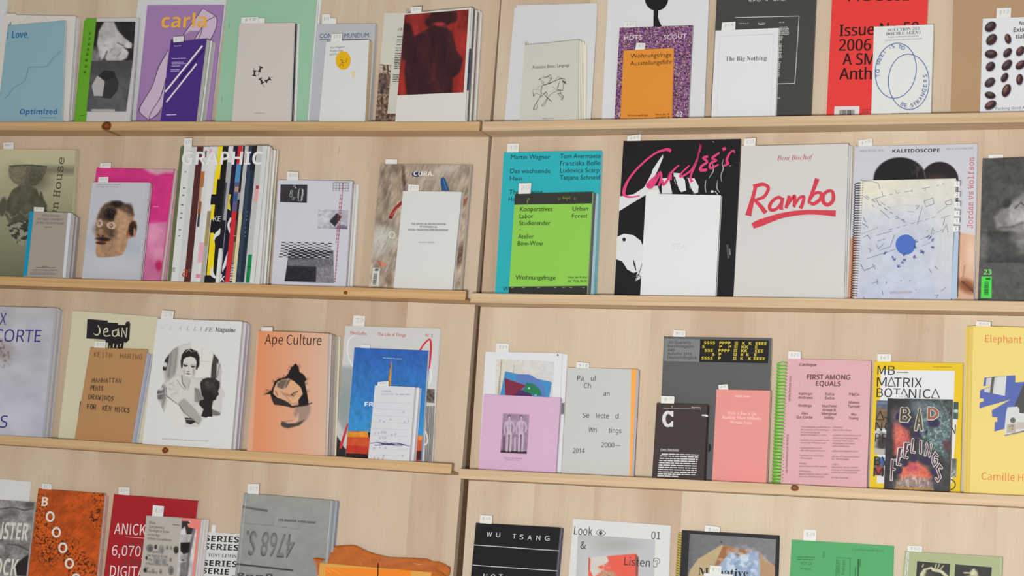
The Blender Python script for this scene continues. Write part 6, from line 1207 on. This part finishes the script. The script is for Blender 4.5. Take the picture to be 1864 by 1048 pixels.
yel = b = Book(1, 2, 'O', [(600, 68), (1010, 80), (990, 1003), (582, 980)], 'thick pale yellow hardback with orange lettering and a blue collage shape', (230, 208, 122), T=.022, n=1, short='thick pale yellow hardback', name='hardback', cat='book', pages=(226, 220, 200), rough=.6, fan=(-.006, 0))
b.part('hinge', 'darker yellow spine joint').p([(563, 76), (600, 68), (582, 980), (552, 978)], (218, 190, 92)).l([(578, 70), (565, 978)], 2.5, (192, 164, 74)).l([(601, 68), (583, 980)], 2, (200, 172, 84))
OR = (214, 118, 66)
b.use('n').part('title_lettering', 'orange lettering').t('Elephant', 96, 141, 314, 147, 42, OR, 'h', res=3).t('Camille Henrot', 74, 960, 475, 976, 42, OR, 'h', res=3)
b.part('collage', 'cobalt blue shape with pasted photographs').p([(92, 355), (276, 340), (276, 384), (400, 374), (400, 660), (212, 706), (212, 660), (152, 676), (154, 620), (170, 618), (168, 592), (138, 590), (136, 550), (248, 486), (62, 538), (64, 505), (88, 496), (86, 480), (64, 478), (66, 430), (136, 404), (134, 398), (84, 406)], (82, 98, 168))
b.p([(104, 358), (224, 346), (214, 464), (92, 440), (90, 424), (138, 406), (136, 398), (100, 402)], (196, 196, 194)).p([(136, 352), (154, 350), (140, 452), (124, 448)], (90, 86, 82)).p([(168, 350), (224, 346), (214, 464), (150, 452)], (206, 207, 206)).p([(330, 382), (400, 374), (400, 620), (352, 606), (300, 566), (296, 538), (268, 528)], (70, 70, 74))
b.p([(230, 532), (290, 528), (300, 544), (300, 566), (330, 570), (352, 606), (400, 610), (400, 655), (212, 706), (212, 656), (222, 560)], (206, 207, 203)).p([(228, 632), (280, 630), (278, 680), (224, 686)], (176, 166, 148)).p([(284, 620), (340, 622), (338, 660), (282, 664)], (188, 180, 166)).e(262, 610, 16, 17, (90, 88, 86)).ring(262, 610, 9, 10, 2, (140, 140, 136)).l([(212, 700), (330, 672)], 5, (120, 104, 84)).s([(240, 650), (262, 640), (256, 668)], 4, (110, 96, 84))
b.use('O').slip([(620, 42), (699, 45), (698, 74), (618, 73)], '$50')
# =================================================================== LEFT UNIT, BOTTOM LEDGE (cut by the frame)
wh = b = Book(0, 3, 'P', [(-90, 125), (238, 153), (170, 881), (-170, 881)], 'blank white sheet behind the black and white rock magazine', (220, 221, 219), T=.003, short='blank white sheet', name='paper_sheet', cat='paper')
def rock(q):
    q.grad(-100, 290, -100, 880, (146, 144, 142), (128, 126, 124)); q.noise(60, 40, .35, ang=10, seed=3); q.noise(16, 12, .22, seed=8); q.line([(-20, 365), (100, 350), (190, 372), (262, 360)], 8, (50, 48, 48), 8, .8).line([(60, 630), (150, 640), (240, 690)], 8, (56, 54, 54), 10, .8)
    q.poly([(115, 800), (150, 760), (235, 700), (215, 885), (120, 885)], (44, 42, 42), 10).ell(230, 330, 40, 24, (90, 86, 86), .9)
b = Book(0, 3, 'P', [(-110, 287), (268, 311), (205, 881), (-190, 855)], 'black and white rock-face magazine with condensed pale capitals', (150, 148, 146), T=.006, on=wh, short='black and white rock magazine')
b.part('cover_photo', 'black and white photograph of rock').pic([(-110, 287), (266, 311), (203, 881), (-190, 855)], rock)
WR = (216, 216, 204)
b.part('title_lettering', 'condensed pale capitals').t('MONSTER', -178, 584, 212, 602, 132, WR, 'hb', res=3).t('ROCK', -110, 872, 132, 880, 134, WR, 'hb', res=3)
boo = b = Book(0, 3, 'P', [(297, 208), (808, 245), (745, 881), (218, 881)], 'burnt orange patterned magazine with a white B and a falling line of white rings', (190, 82, 26), T=.016, n=3, short='burnt orange magazine with white rings', pages=[(206, 202, 196), (206, 120, 100), (190, 184, 178)], copycol=[(206, 202, 196), (206, 120, 100)], jit=2)
def oran(q):
    q.grad(300, 210, 740, 880, (186, 82, 30), (196, 84, 26)); q.noise(90, 50, .2, ang=-35, seed=3)
    band = np.sin((q.X * .6 - q.Y * .45) / 60 + 4 * fbm(q.X / 160, q.Y / 160, 3, 5)); m = np.clip(.5 + 1.2 * band, 0, 1)
    q.spots(11, 11, .52, .08, (70, 32, 20), seed=7, al=.95, mask=m).spots(10, 10, .60, .06, (232, 110, 34), seed=27, al=.9, mask=m); q.noise(8, 26, .14, ang=40, seed=12, mask=1 - m)
b.part('cover_photo', 'orange and brown dotted pattern').pic([(297, 208), (806, 245), (745, 881), (218, 881)], oran)
WO = (228, 222, 212)
b.part('title_lettering', 'white letter and rings').t('B', 322, 340, 372, 343, 70, WO, 'hb', res=3)
for (x, y) in ((395, 422), (445, 542), (495, 662), (546, 783), (597, 903)): b.ring(x, y, 28, 34, 15, WO, 0, 36)
b.slip([(325, 168), (403, 173), (400, 220), (322, 215)], '$12')
ani = b = Book(0, 3, 'P', [(878, 250), (1525, 300), (1452, 905), (822, 865)], 'crimson magazine with large thin white lettering and grey ghost text', (168, 34, 42), T=.006, n=2, short='crimson magazine', copycol=[(206, 170, 170)], pages=(214, 200, 196), fan=(.001, 0))
b.part('ghost_lettering', 'grey translucent lettering').t('of DIGI', 968, 690, 1200, 700, 80, (120, 62, 66), 'h').t('a Memo', 955, 805, 1190, 815, 70, (112, 60, 64), 'h')
b.part('title_lettering', 'large white lettering').t('ANICKA', 880, 562, 1180, 576, 84, (232, 222, 220), 'h', res=3).l([(970, 586), (1130, 596)], 3, (220, 200, 200)).t('6,070,430', 862, 726, 1270, 742, 78, (232, 222, 220), 'h', res=3).t('DIGITAL', 848, 886, 1160, 898, 84, (232, 222, 220), 'h', res=3)
b.slip([(915, 193), (1000, 196), (998, 262), (913, 257)], '$25')
b = Book(0, 3, 'P', [(1130, 415), (1548, 446), (1497, 905), (1080, 885)], 'grey-and-photo booklet with stacked black text, grey droplets and a coral edge', (186, 178, 168), T=.016, n=4, fan=(.004, 0), on=ani, short='grey droplet booklet', pages=(206, 202, 198), copycol=[(206, 200, 198)], jit=1.5)
def face(q):
    q.grad(1400, 440, 1540, 450, (196, 194, 194), (210, 206, 206)); q.poly([(1405, 455), (1450, 455), (1500, 500), (1480, 560), (1440, 560), (1430, 500), (1404, 520)], (52, 48, 50), 8); q.poly([(1395, 560), (1450, 560), (1450, 620), (1395, 625)], (172, 166, 166), 8).poly([(1395, 625), (1470, 622), (1465, 700), (1420, 715), (1395, 690)], (30, 26, 28), 5).ell(1420, 740, 30, 26, (150, 146, 146), .8).ell(1412, 760, 14, 6, (60, 54, 56), .7).line([(1500, 520), (1480, 620), (1455, 740), (1440, 880)], 22, (90, 86, 88), 16, .8).line([(1510, 560), (1480, 700)], 10, (220, 218, 218), 10).poly([(1395, 780), (1440, 770), (1430, 890), (1385, 890)], (120, 116, 116), 14).noise(26, 50, .22, seed=3)
b.part('cover_photo', 'black and white portrait fragment').pic([(1405, 436), (1548, 446), (1497, 905), (1365, 898)], face)
b.part('coral_shape', 'coral edge shape').p([(1400, 436), (1548, 446), (1497, 905), (1480, 904), (1520, 520), (1455, 505), (1448, 480), (1480, 474), (1470, 460), (1405, 456)], (238, 132, 122))
TB = (58, 54, 52)
b.part('title_lettering')
for k, (t_, x1) in enumerate((('Black', 1203), ('Transparency', 1270), ('The Right to Know', 1308), ('in the Age', 1236), ('of Mass Surveillance', 1324))): b.t(t_, 1152 - k * 3, 478 + k * 31, x1, 482 + k * 31 + (x1 - 1150) * .05, 19, TB, 'hs')
for k, (t_, x1) in enumerate((('Transparency', 1262), ('The Right to Know', 1300), ('in the Age', 1225), ('of Mass Surveillance', 1316), ('Black', 1166), ('Transparency', 1240))): b.t(t_, 1136 - k * 4, 700 + k * 31, x1 - k * 4, 704 + k * 31 + (x1 - 1136) * .05, 19, TB, 'hs')
b.t('Metahaven', 1340, 490, 1390, 496, 9, TB, 'hb')
b.part('cover_graphic', 'grey droplets')
for (x, y, rx, ry, g_) in ((1160, 668, 27, 30, 120), (1206, 658, 11, 18, 80), (1251, 680, 23, 36, 150), (1297, 665, 10, 16, 140), (1327, 668, 11, 16, 150), (1366, 682, 19, 29, 70), (1215, 768, 26, 34, 150), (1270, 768, 26, 40, 158), (1325, 758, 10, 16, 140), (1138, 742, 10, 14, 90), (1128, 838, 14, 18, 70), (1189, 845, 12, 20, 150), (1250, 850, 12, 18, 140), (1330, 840, 21, 36, 130)): b.e(x, y, rx, ry, (g_, g_ - 2, g_ - 4)).e(x + rx * .2, y + ry * .2, rx * .55, ry * .6, (g_ - 24, g_ - 26, g_ - 28))
b.slip([(1180, 333), (1267, 343), (1258, 424), (1172, 418)], '$39')
ser = b = Book(0, 3, 'P', [(1560, 537), (1900, 562), (1850, 905), (1520, 890)], 'white booklet with heavy repeated black wide capitals behind its neighbours', (216, 216, 212), T=.006, n=1, short='white booklet with wide black capitals', yb=.010, yt=.007)
b.part('title_lettering', 'heavy black capitals').t('SERIES', 1580, 614, 1843, 626, 46, (34, 32, 32), 'hb').t('SERIES', 1575, 678, 1840, 690, 46, (34, 32, 32), 'hb').t('TONY LEWIS', 1605, 735, 1822, 746, 26, (70, 68, 66), 's').t('SERIES', 1566, 803, 1828, 815, 44, (34, 32, 32), 'hb').t('SERIE', 1560, 862, 1766, 874, 44, (34, 32, 32), 'hb').greek(1790, 880, 50, 0, 1, 8, 8, TB)
b.slip([(1635, 483), (1668, 486), (1660, 555), (1628, 552)], '')
la = b = Book(0, 3, 'Q', [(103, 243), (790, 298), (735, 905), (35, 860)], 'large grey magazine in clear film with upside-down numerals', (146, 148, 146), T=.022, n=2, fan=(.004, 0), short='large grey film-wrapped magazine', pages=[(172, 180, 192), (150, 160, 176)], copycol=[(160, 166, 172)], rough=.3)
def conc(q):
    q.grad(100, 240, 100, 880, (153, 155, 149), (146, 149, 145)); q.noise(60, 60, .06, seed=3); q.line([(93, 346), (180, 362), (285, 378)], 15, (84, 84, 82), 10, .85).line([(90, 474), (330, 492), (525, 518)], 4, (112, 112, 110), 4, .7).line([(340, 400), (335, 500)], 3, (126, 128, 126), 4, .6)
    q.line([(40, 788), (260, 812), (482, 838)], 12, (46, 48, 48), 4)
b.part('cover_photo', 'grey photograph').pic([(103, 243), (788, 298), (733, 905), (35, 860)], conc, step=1.5)
GC = (70, 72, 70)
b.part('numerals', 'upside-down dark numerals').t('4768 S.', 508, 560, 128, 530, 188, (88, 90, 88), 'g', up=(-.12, 1), res=3).t('4768 S.', 500, 566, 136, 538, 168, (122, 124, 122), 'g', up=(-.12, 1)).t('8nn8', 45, 905, 330, 915, 50, (74, 76, 76), 'hb')
b.part('title_lettering').t('LOS ANGELES: A DOCUMENT', 375, 455, 662, 478, 16, (34, 34, 34), 'hb')
b.part('film_glint', 'painted glints along the clear film wrap').l([(122, 246), (62, 862)], 3, (196, 200, 204)).l([(778, 298), (728, 905)], 4, (196, 204, 212)).l([(788, 299), (738, 905)], 2.5, (184, 192, 204))  # specular lines of the wrap, painted as pale strokes
b.slip([(132, 170), (221, 172), (218, 256), (128, 250)], '$19')

# =================================================================== RIGHT UNIT, BOTTOM LEDGE
wu = b = Book(1, 3, 'R', [(122, 240), (838, 280), (794, 760), (78, 735)], 'black book in clear film divided by thin white lines with spaced white capitals', (32, 31, 33), T=.018, n=3, fan=(.001, 0), short='black spaced-capitals book', name='book', cat='book', pages=[(150, 148, 168), (60, 58, 66), (140, 138, 156)], copycol=[(120, 118, 140), (40, 38, 44)], jit=.6, rough=.35)
WW = (222, 222, 226)
b.part('title_lettering', 'spaced white capitals')
for ch, x, y, wd in (('W', 218, 358, 44), ('U', 300, 362, 34), ('T', 440, 372, 32), ('S', 500, 379, 32), ('A', 568, 384, 36), ('N', 642, 387, 32), ('G', 712, 390, 38), ('N', 190, 712, 32), ('O', 256, 716, 38), ('T', 325, 716, 32)): b.t(ch, x, y, x + wd, y + 1.5, 40, WW, 'hs')
b.part('cover_graphic', 'thin white rules').l([(110, 427), (832, 478)], 6, (206, 206, 212)).l([(98, 598), (815, 648)], 6, (206, 206, 212))
b.slip([(160, 170), (265, 178), (262, 250), (155, 244)], '$49')
lk = b = Book(1, 3, 'R', [(948, 203), (1775, 262), (1755, 760), (908, 720)], 'white magazine with drawn eye and ear beside thin lettering over a red box photo', (216, 217, 214), T=.005, short='white eye-and-ear magazine')
def redbox(q):
    q.grad(990, 340, 1640, 420, (182, 182, 182), (190, 190, 192)); q.ell(1340, 420, 160, 50, (160, 160, 158), 1.4, 0, .6).ell(1060, 620, 90, 200, (204, 204, 202), 1.4, 0, .5)
    q.poly([(1090, 535), (1160, 545), (1250, 520), (1490, 497), (1515, 530), (1510, 700), (1084, 700)], (226, 96, 80), 4); q.poly([(1485, 500), (1515, 530), (1506, 700), (1490, 700)], (140, 84, 70), 5)
    q.poly([(1105, 530), (1240, 515), (1262, 560), (1230, 590), (1160, 610), (1200, 650), (1130, 700), (1100, 640)], (206, 204, 198), 8); q.spots(14, 10, .5, .08, (206, 190, 170), seed=3, al=.8, mask=q.m_ell(1200, 620, 60, 50)).ell(1250, 680, 70, 32, (196, 156, 124), .7).spots(10, 8, .55, .1, (140, 100, 70), seed=9, al=.7, mask=q.m_ell(1250, 680, 60, 30)).line([(1090, 530), (1086, 640)], 6, (120, 60, 56), 4, .7)
b.part('cover_photo', 'photograph of a red box').pic([(992, 335), (1650, 380), (1640, 752), (975, 720)], redbox)
LKc = (50, 50, 54)
b.part('title_lettering', 'thin dark lettering').t('Look', 955, 335, 1118, 345, 68, LKc, 'h', res=3).t('&', 1012, 455, 1062, 458, 62, LKc, 'h', res=3).t('01', 1617, 374, 1690, 378, 62, LKc, 'h', res=3).t('Listen', 1392, 596, 1606, 612, 68, LKc, 'h', res=3)
b.part('eye_and_ear', 'line drawings of an eye and an ear').s([(1150, 322), (1170, 302), (1192, 297), (1215, 306), (1235, 326), (1215, 343), (1190, 348), (1168, 338), (1150, 322)], 4, LKc).e(1192, 323, 14, 18, LKc).e(1196, 318, 4, 5, (216, 217, 214)).s([(1636, 565), (1640, 545), (1660, 537), (1684, 548), (1686, 575), (1668, 592), (1660, 610), (1645, 612), (1636, 600)], 4, LKc).s([(1650, 572), (1655, 556), (1670, 560), (1668, 580), (1655, 590)], 3.5, LKc)
spi = b = Book(1, 3, 'S', [(62, 187), (568, 215), (560, 470), (50, 450)], 'black spiral-bound book with a photo of a cardboard box holding blue tissue', (40, 38, 40), T=.012, n=2, short='black spiral-bound box-photo book', name='spiral_book', cat='book', pages=(60, 58, 56), copycol=[(30, 28, 30)], yb=.028)
def boxp(q):
    q.grad(105, 205, 560, 240, (108, 108, 112), (122, 122, 126)); q.noise(16, 8, .08, seed=3); q.ell(70, 330, 40, 120, (90, 88, 90), 1.2, 0, .7)
    q.poly([(275, 265), (478, 300), (478, 470), (90, 470), (105, 400), (150, 340)], (184, 164, 126), 3); q.poly([(285, 268), (478, 302), (476, 340), (300, 330), (262, 372), (240, 372)], (156, 104, 66), 3); q.poly([(478, 300), (500, 330), (555, 380), (552, 470), (476, 470)], (176, 142, 104), 3)
    q.poly([(305, 320), (330, 305), (365, 325), (395, 318), (430, 298), (472, 300), (478, 470), (250, 470), (262, 375), (290, 345)], (150, 170, 196), 6); q.spots(24, 18, .52, .12, (206, 216, 228), seed=5, al=.8, mask=q.m_ell(380, 370, 110, 80)).spots(20, 26, .6, .1, (110, 130, 164), seed=15, al=.6, mask=q.m_ell(380, 370, 110, 80)); q.ell(275, 250, 6, 4, (60, 60, 60), .6)
b.part('cover_photo', 'photograph of an open cardboard box').pic([(105, 205), (558, 235), (550, 470), (92, 450)], boxp)
b.part('title_lettering', 'heavy black lettering').t('Me native', 152, 422, 415, 432, 38, (26, 24, 26), 'sb', res=3)
b.coil = ((38, 200), (20, 445), (62, 200), (50, 445), 18, (196, 180, 60), .0012)
b.slip([(190, 160), (262, 168), (281, 190), (262, 214), (184, 211)][:4] if False else [(190, 160), (270, 172), (262, 216), (184, 212)], '$20')
sm = Book(1, 3, 'S', [(178, 413), (330, 420), (322, 560), (168, 552)], 'small white booklet barely rising into the picture in front of the box-photo book', (222, 222, 222), T=.003, on=spi, short='small white booklet at the bottom edge')
sm.slip([(210, 373), (271, 378), (267, 424), (204, 420)], '$15')
grn = b = Book(1, 3, 'S', [(640, 237), (1177, 270), (1172, 470), (628, 450)], 'plain green folder with faint pencil writing and library stamps', (86, 166, 104), T=.004, short='plain green stamped folder', name='folder', cat='folder', rough=.7)
GP = (44, 118, 66)
b.part('handwriting', 'faint pencil notes').t('Correspondences', 966, 296, 1128, 300, 14, GP, 'si').part('stamp_print', 'faint library stamps').greek(672, 330, 104, .03, 2, 12, 8, GP).t('OCT 24', 692, 368, 752, 371, 16, GP, 'tw').greek(690, 394, 66, .03, 1, 10, 9, GP, seed=4).greek(815, 306, 14, .0, 4, 9, 7, GP, seed=4).l([(888, 332), (960, 336), (958, 470), (884, 465)], 1.6, GP, closed=True)
b.t('LIBRARY', 906, 430, 908, 342, 18, GP, 'hs', up=(-1, 0)).greek(922, 350, 14, .0, 8, 10, 7, GP, seed=6).l([(1004, 340), (1000, 430)], 8, (34, 96, 56)).l([(1014, 340), (1012, 380)], 4, GP).l([(988, 380), (986, 430)], 4, GP)
b.slip([(708, 183), (779, 187), (776, 246), (703, 243)], '$49')
olv = b = Book(1, 3, 'S', [(1235, 297), (1752, 328), (1746, 470), (1220, 450)], 'olive green booklet with two framed dark photographs of pale hands', (164, 172, 128), T=.008, n=1, short='olive green hands booklet', pages=(206, 204, 180))
def hand(q):
    q.grad(1300, 350, 1300, 440, (44, 42, 34), (38, 36, 30)); HC = (196, 194, 158)
    q.ell(1340, 425, 16, 34, HC, .6, 20).line([(1330, 420), (1350, 395), (1385, 385), (1410, 400)], 11, HC, 5).line([(1395, 395), (1440, 405), (1480, 440)], 16, HC, 6).line([(1405, 392), (1412, 368)], 6, HC, 4).line([(1418, 392), (1430, 366)], 5, HC, 4).line([(1432, 396), (1452, 374)], 5, HC, 4).line([(1336, 380), (1342, 368)], 6, HC, 4).ell(1375, 425, 26, 16, (60, 58, 44), .8)
    q.ell(1610, 420, 20, 26, HC, .6).line([(1598, 405), (1612, 392)], 6, HC, 4).line([(1560, 412), (1600, 412)], 7, HC, 5).ell(1600, 440, 40, 16, (150, 148, 120), .8).noise(14, 14, .15, seed=2)
b.part('cover_photo', 'two dark photographs of hands').pic([(1307, 350), (1487, 366), (1482, 470), (1300, 462)], hand, step=.8).pic([(1514, 367), (1699, 382), (1692, 478), (1508, 470)], hand, step=.8)
b.part('binding_tape', 'crackled silver tape').p([(1247, 300), (1262, 301), (1250, 470), (1232, 470)], (206, 206, 200))
rnd_ = random.Random(2)
for k in range(26): y = 302 + k * 6; b.e(1254 + rnd_.uniform(-6, 4) - k * .4, y, rnd_.uniform(1.5, 4), 3, (150, 152, 124), n=7)
for k in range(14): b.e(1742 + rnd_.uniform(-3, 3), 335 + k * 9, 2, 3, (214, 214, 206), n=6)
b.slip([(1252, 268), (1336, 272), (1333, 306), (1250, 302)], '$50')
# =================================================================== spiral bindings
def add_coil(s, r, base):
    (a, c, d, e, turns, colr, rad) = s.coil
    ox, oy, sc = CROPS[s.coil_crop]
    P = s.px2(np.array([(x / sc + ox, y / sc + oy) for x, y in (a, c, d, e)]))
    t0, t1 = (P[0] + P[2]) / 2, (P[1] + P[3]) / 2; hw_ = np.linalg.norm(P[2] - P[0]) / 2
    ax = (t1 - t0); L_ = np.linalg.norm(ax); ax /= L_; rt = s.rt; nb = s.nb
    rz = max(s.T / 2 + .0016, hw_ * .8); mid = nb * (s.T / 2)
    V, Fs = [], []; seg = 14; N = turns * seg; k = 5
    for i in range(N + 1):
        th = 2 * math.pi * i / seg; z = i / N * L_
        ctr = t0 + ax * z + mid + rt * (hw_ * math.cos(th)) - nb * (rz * math.sin(th)); dirr = rt * math.cos(th) - nb * math.sin(th)
        for q in range(k):
            p = 2 * math.pi * q / k; V.append(ctr + dirr * (rad * math.cos(p)) + ax * (rad * math.sin(p)))
        if i:
            for q in range(k): Fs.append(((i - 1) * k + q, (i - 1) * k + (q + 1) % k, i * k + (q + 1) % k, i * k + q))
    o = mesh_obj('spiral_binding', to_world(np.array(V), s.u) - base, Fs, mat('coil_%d_%d_%d' % colr, colr, .3, .5), r, label=s.coil_label)
    for p in o.data.polygons: p.use_smooth = True
    # punched holes down the hinge side
    V, Fs = [], []
    h0, h1 = P[2], P[3]
    for i in range(turns):
        c0 = h0 + (h1 - h0) * ((i + .5) / turns) - nb * .0009
        for (x, y) in ((-.001, -.0008), (.001, -.0008), (.001, .0008), (-.001, .0008)): V.append(c0 + rt * x + ax * y)
        Fs.append((4 * i, 4 * i + 1, 4 * i + 2, 4 * i + 3))
    mesh_obj('punch_holes', to_world(np.array(V), s.u) - base, Fs, mat('hole_shadow', (120, 110, 108), .8), r)
for bk, lab in ((mp_, 'black wire coil'), (fa, 'bright green plastic coil'), (spi, 'yellow wire coil')):
    bk.coil_crop = {'spiral-bound map atlas': 'I', 'speckled pink catalogue': 'N'}.get(bk.short, 'S'); bk.coil_label = lab; bk.extra.append(add_coil)

make_texts()
for bk in BOOKS: bk.build()

# =================================================================== orange plastic-wrapped parcel, bottom ledge of the left unit
def px3(x, y, depth, u=0, crop='o'):
    ox, oy, sc = CROPS[crop]; return hit(x / sc + ox, y / sc + oy, u, -depth, 0, -depth, 1)
z_l = -3 * PITCH[0] + TRAY
def parcel():
    A_, B_ = px3(150, 290, .034), px3(1500, 390, .034)
    x0, x1, ztop = A_[0], B_[0], (A_[2] + B_[2]) / 2
    base = to_world(np.array([(x0 + x1) / 2, -.02, z_l]), 0)
    root = empty('wrapped_parcel', base.tolist(), 'crumpled glossy orange plastic parcel standing on the lowest ledge at the left', 'parcel')
    def loc(V): return to_world(np.array(V), 0) - base
    zt = ztop - .002
    v, f = box_vf(x0, x1, -.034, -.006, z_l, zt); mesh_obj('inner_box', loc(v), f, mat('box_cream', (224, 164, 78), .35, .5), root)
    fr = -.0346
    def quad(pts, c, n, lab=None):
        V = [px3(x, y, .0346) for x, y in pts]; V = [np.array([p[0], fr, p[2]]) for p in V]
        mesh_obj(n, loc(V), [tuple(range(len(V)))], mat('box_%d_%d_%d' % c, c, .35, .5), root, label=lab)
    quad([(215, 345), (845, 368), (845, 700), (205, 680)], (242, 138, 38), 'printed_panel', 'bright orange printed panel')
    quad([(860, 370), (1255, 385), (1250, 720), (858, 700)], (244, 134, 34), 'printed_panel', 'bright orange printed panel')
    V = [px3(x, y, .035) for x, y in ((846, 300), (860, 296), (853, 700), (840, 700))]; V = [np.array([p[0], -.0352, p[2]]) for p in V]
    mesh_obj('black_cord', loc(V), [(0, 1, 2, 3)], mat('cord_black', (50, 34, 24), .5), root, label='thin black cord')
    # crumpled film: a pleated sheet standing up behind the box, plus side wings
    pm = mat('orange_film', (222, 116, 16), .12, .6); p = pm.node_tree.nodes['Principled BSDF']; p.inputs['Coat Weight'].default_value = .6; p.inputs['Transmission Weight'].default_value = .12
    nz = pm.node_tree.nodes.new('ShaderNodeTexNoise'); nz.inputs['Scale'].default_value = 38; nz.inputs['Detail'].default_value = 3; nz.inputs['Distortion'].default_value = 1.2
    bp = pm.node_tree.nodes.new('ShaderNodeBump'); bp.inputs['Strength'].default_value = .55; bp.inputs['Distance'].default_value = .004
    pm.node_tree.links.new(nz.outputs[0], bp.inputs['Height']); pm.node_tree.links.new(bp.outputs[0], p.inputs['Normal'])
    top = [(195, 118), (215, 98), (290, 88), (400, 78), (480, 74), (545, 75), (600, 96), (660, 128), (720, 156), (800, 182), (880, 202), (980, 222), (1100, 228), (1250, 232), (1400, 240), (1440, 246), (1495, 276), (1560, 276), (1620, 296), (1680, 330), (1715, 345)]
    bot = [(215, 340), (240, 340), (300, 345), (400, 350), (480, 354), (560, 358), (620, 360), (680, 362), (740, 364), (800, 366), (880, 370), (980, 374), (1100, 382), (1250, 392), (1350, 402), (1420, 412), (1480, 420), (1520, 440), (1580, 460), (1650, 500), (1712, 540)]
    V, Fs = [], []; rows = 9
    for i, (t_, b_) in enumerate(zip(top, bot)):
        for j in range(rows):
            k = j / (rows - 1); y = .012 + .016 * k + .004 * math.sin(i * 1.7 + j * .9) * (1 - abs(2 * k - 1) * .5)
            q = px3(t_[0] + (b_[0] - t_[0]) * k, t_[1] + (b_[1] - t_[1]) * k, .02); V.append(np.array([q[0], -y, q[2]]))
            if i and j: a = i * rows + j; Fs.append((a - rows - 1, a - rows, a, a - 1))
    o = mesh_obj('plastic_film', loc(V), Fs, pm, root, label='crumpled orange plastic film')
    for q in o.data.polygons: q.use_smooth = True
    m = o.modifiers.new('thick', 'SOLIDIFY'); m.thickness = .0004
    wings = [[(68, 240), (105, 230), (212, 246), (212, 270), (150, 290), (150, 700), (120, 700), (128, 420), (105, 330)], [(1500, 390), (1520, 350), (1600, 400), (1680, 440), (1715, 520), (1722, 700), (1480, 700), (1500, 560)]]
    for w_ in wings:
        tri = tessellate_polygon([[Vector((x, y, 0)) for x, y in w_]])
        V = []
        for n_, (x, y) in enumerate(w_): q = px3(x, y, .03); V.append(np.array([q[0], -.030 - .005 * (n_ % 2), q[2]]))
        o = mesh_obj('plastic_film', loc(V), [tuple(t) for t in tri], pm, root); m = o.modifiers.new('thick', 'SOLIDIFY'); m.thickness = .0004
    # crease highlights painted as flat pale strips in front of the film
    cm = mat('crease_glint', (250, 190, 110), .1, .8); V, Fs = [], []
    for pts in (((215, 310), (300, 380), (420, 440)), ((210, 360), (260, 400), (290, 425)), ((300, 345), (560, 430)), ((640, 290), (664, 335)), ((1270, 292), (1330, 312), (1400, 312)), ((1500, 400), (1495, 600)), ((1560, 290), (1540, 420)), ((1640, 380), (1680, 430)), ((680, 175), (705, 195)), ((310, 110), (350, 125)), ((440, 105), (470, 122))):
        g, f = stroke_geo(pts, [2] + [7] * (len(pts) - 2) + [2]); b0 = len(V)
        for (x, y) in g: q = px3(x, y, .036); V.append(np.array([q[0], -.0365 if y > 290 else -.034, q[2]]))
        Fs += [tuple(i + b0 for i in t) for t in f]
    mesh_obj('crease_glint', loc(V), Fs, cm, root, label='crease glints painted in pale orange')
parcel()
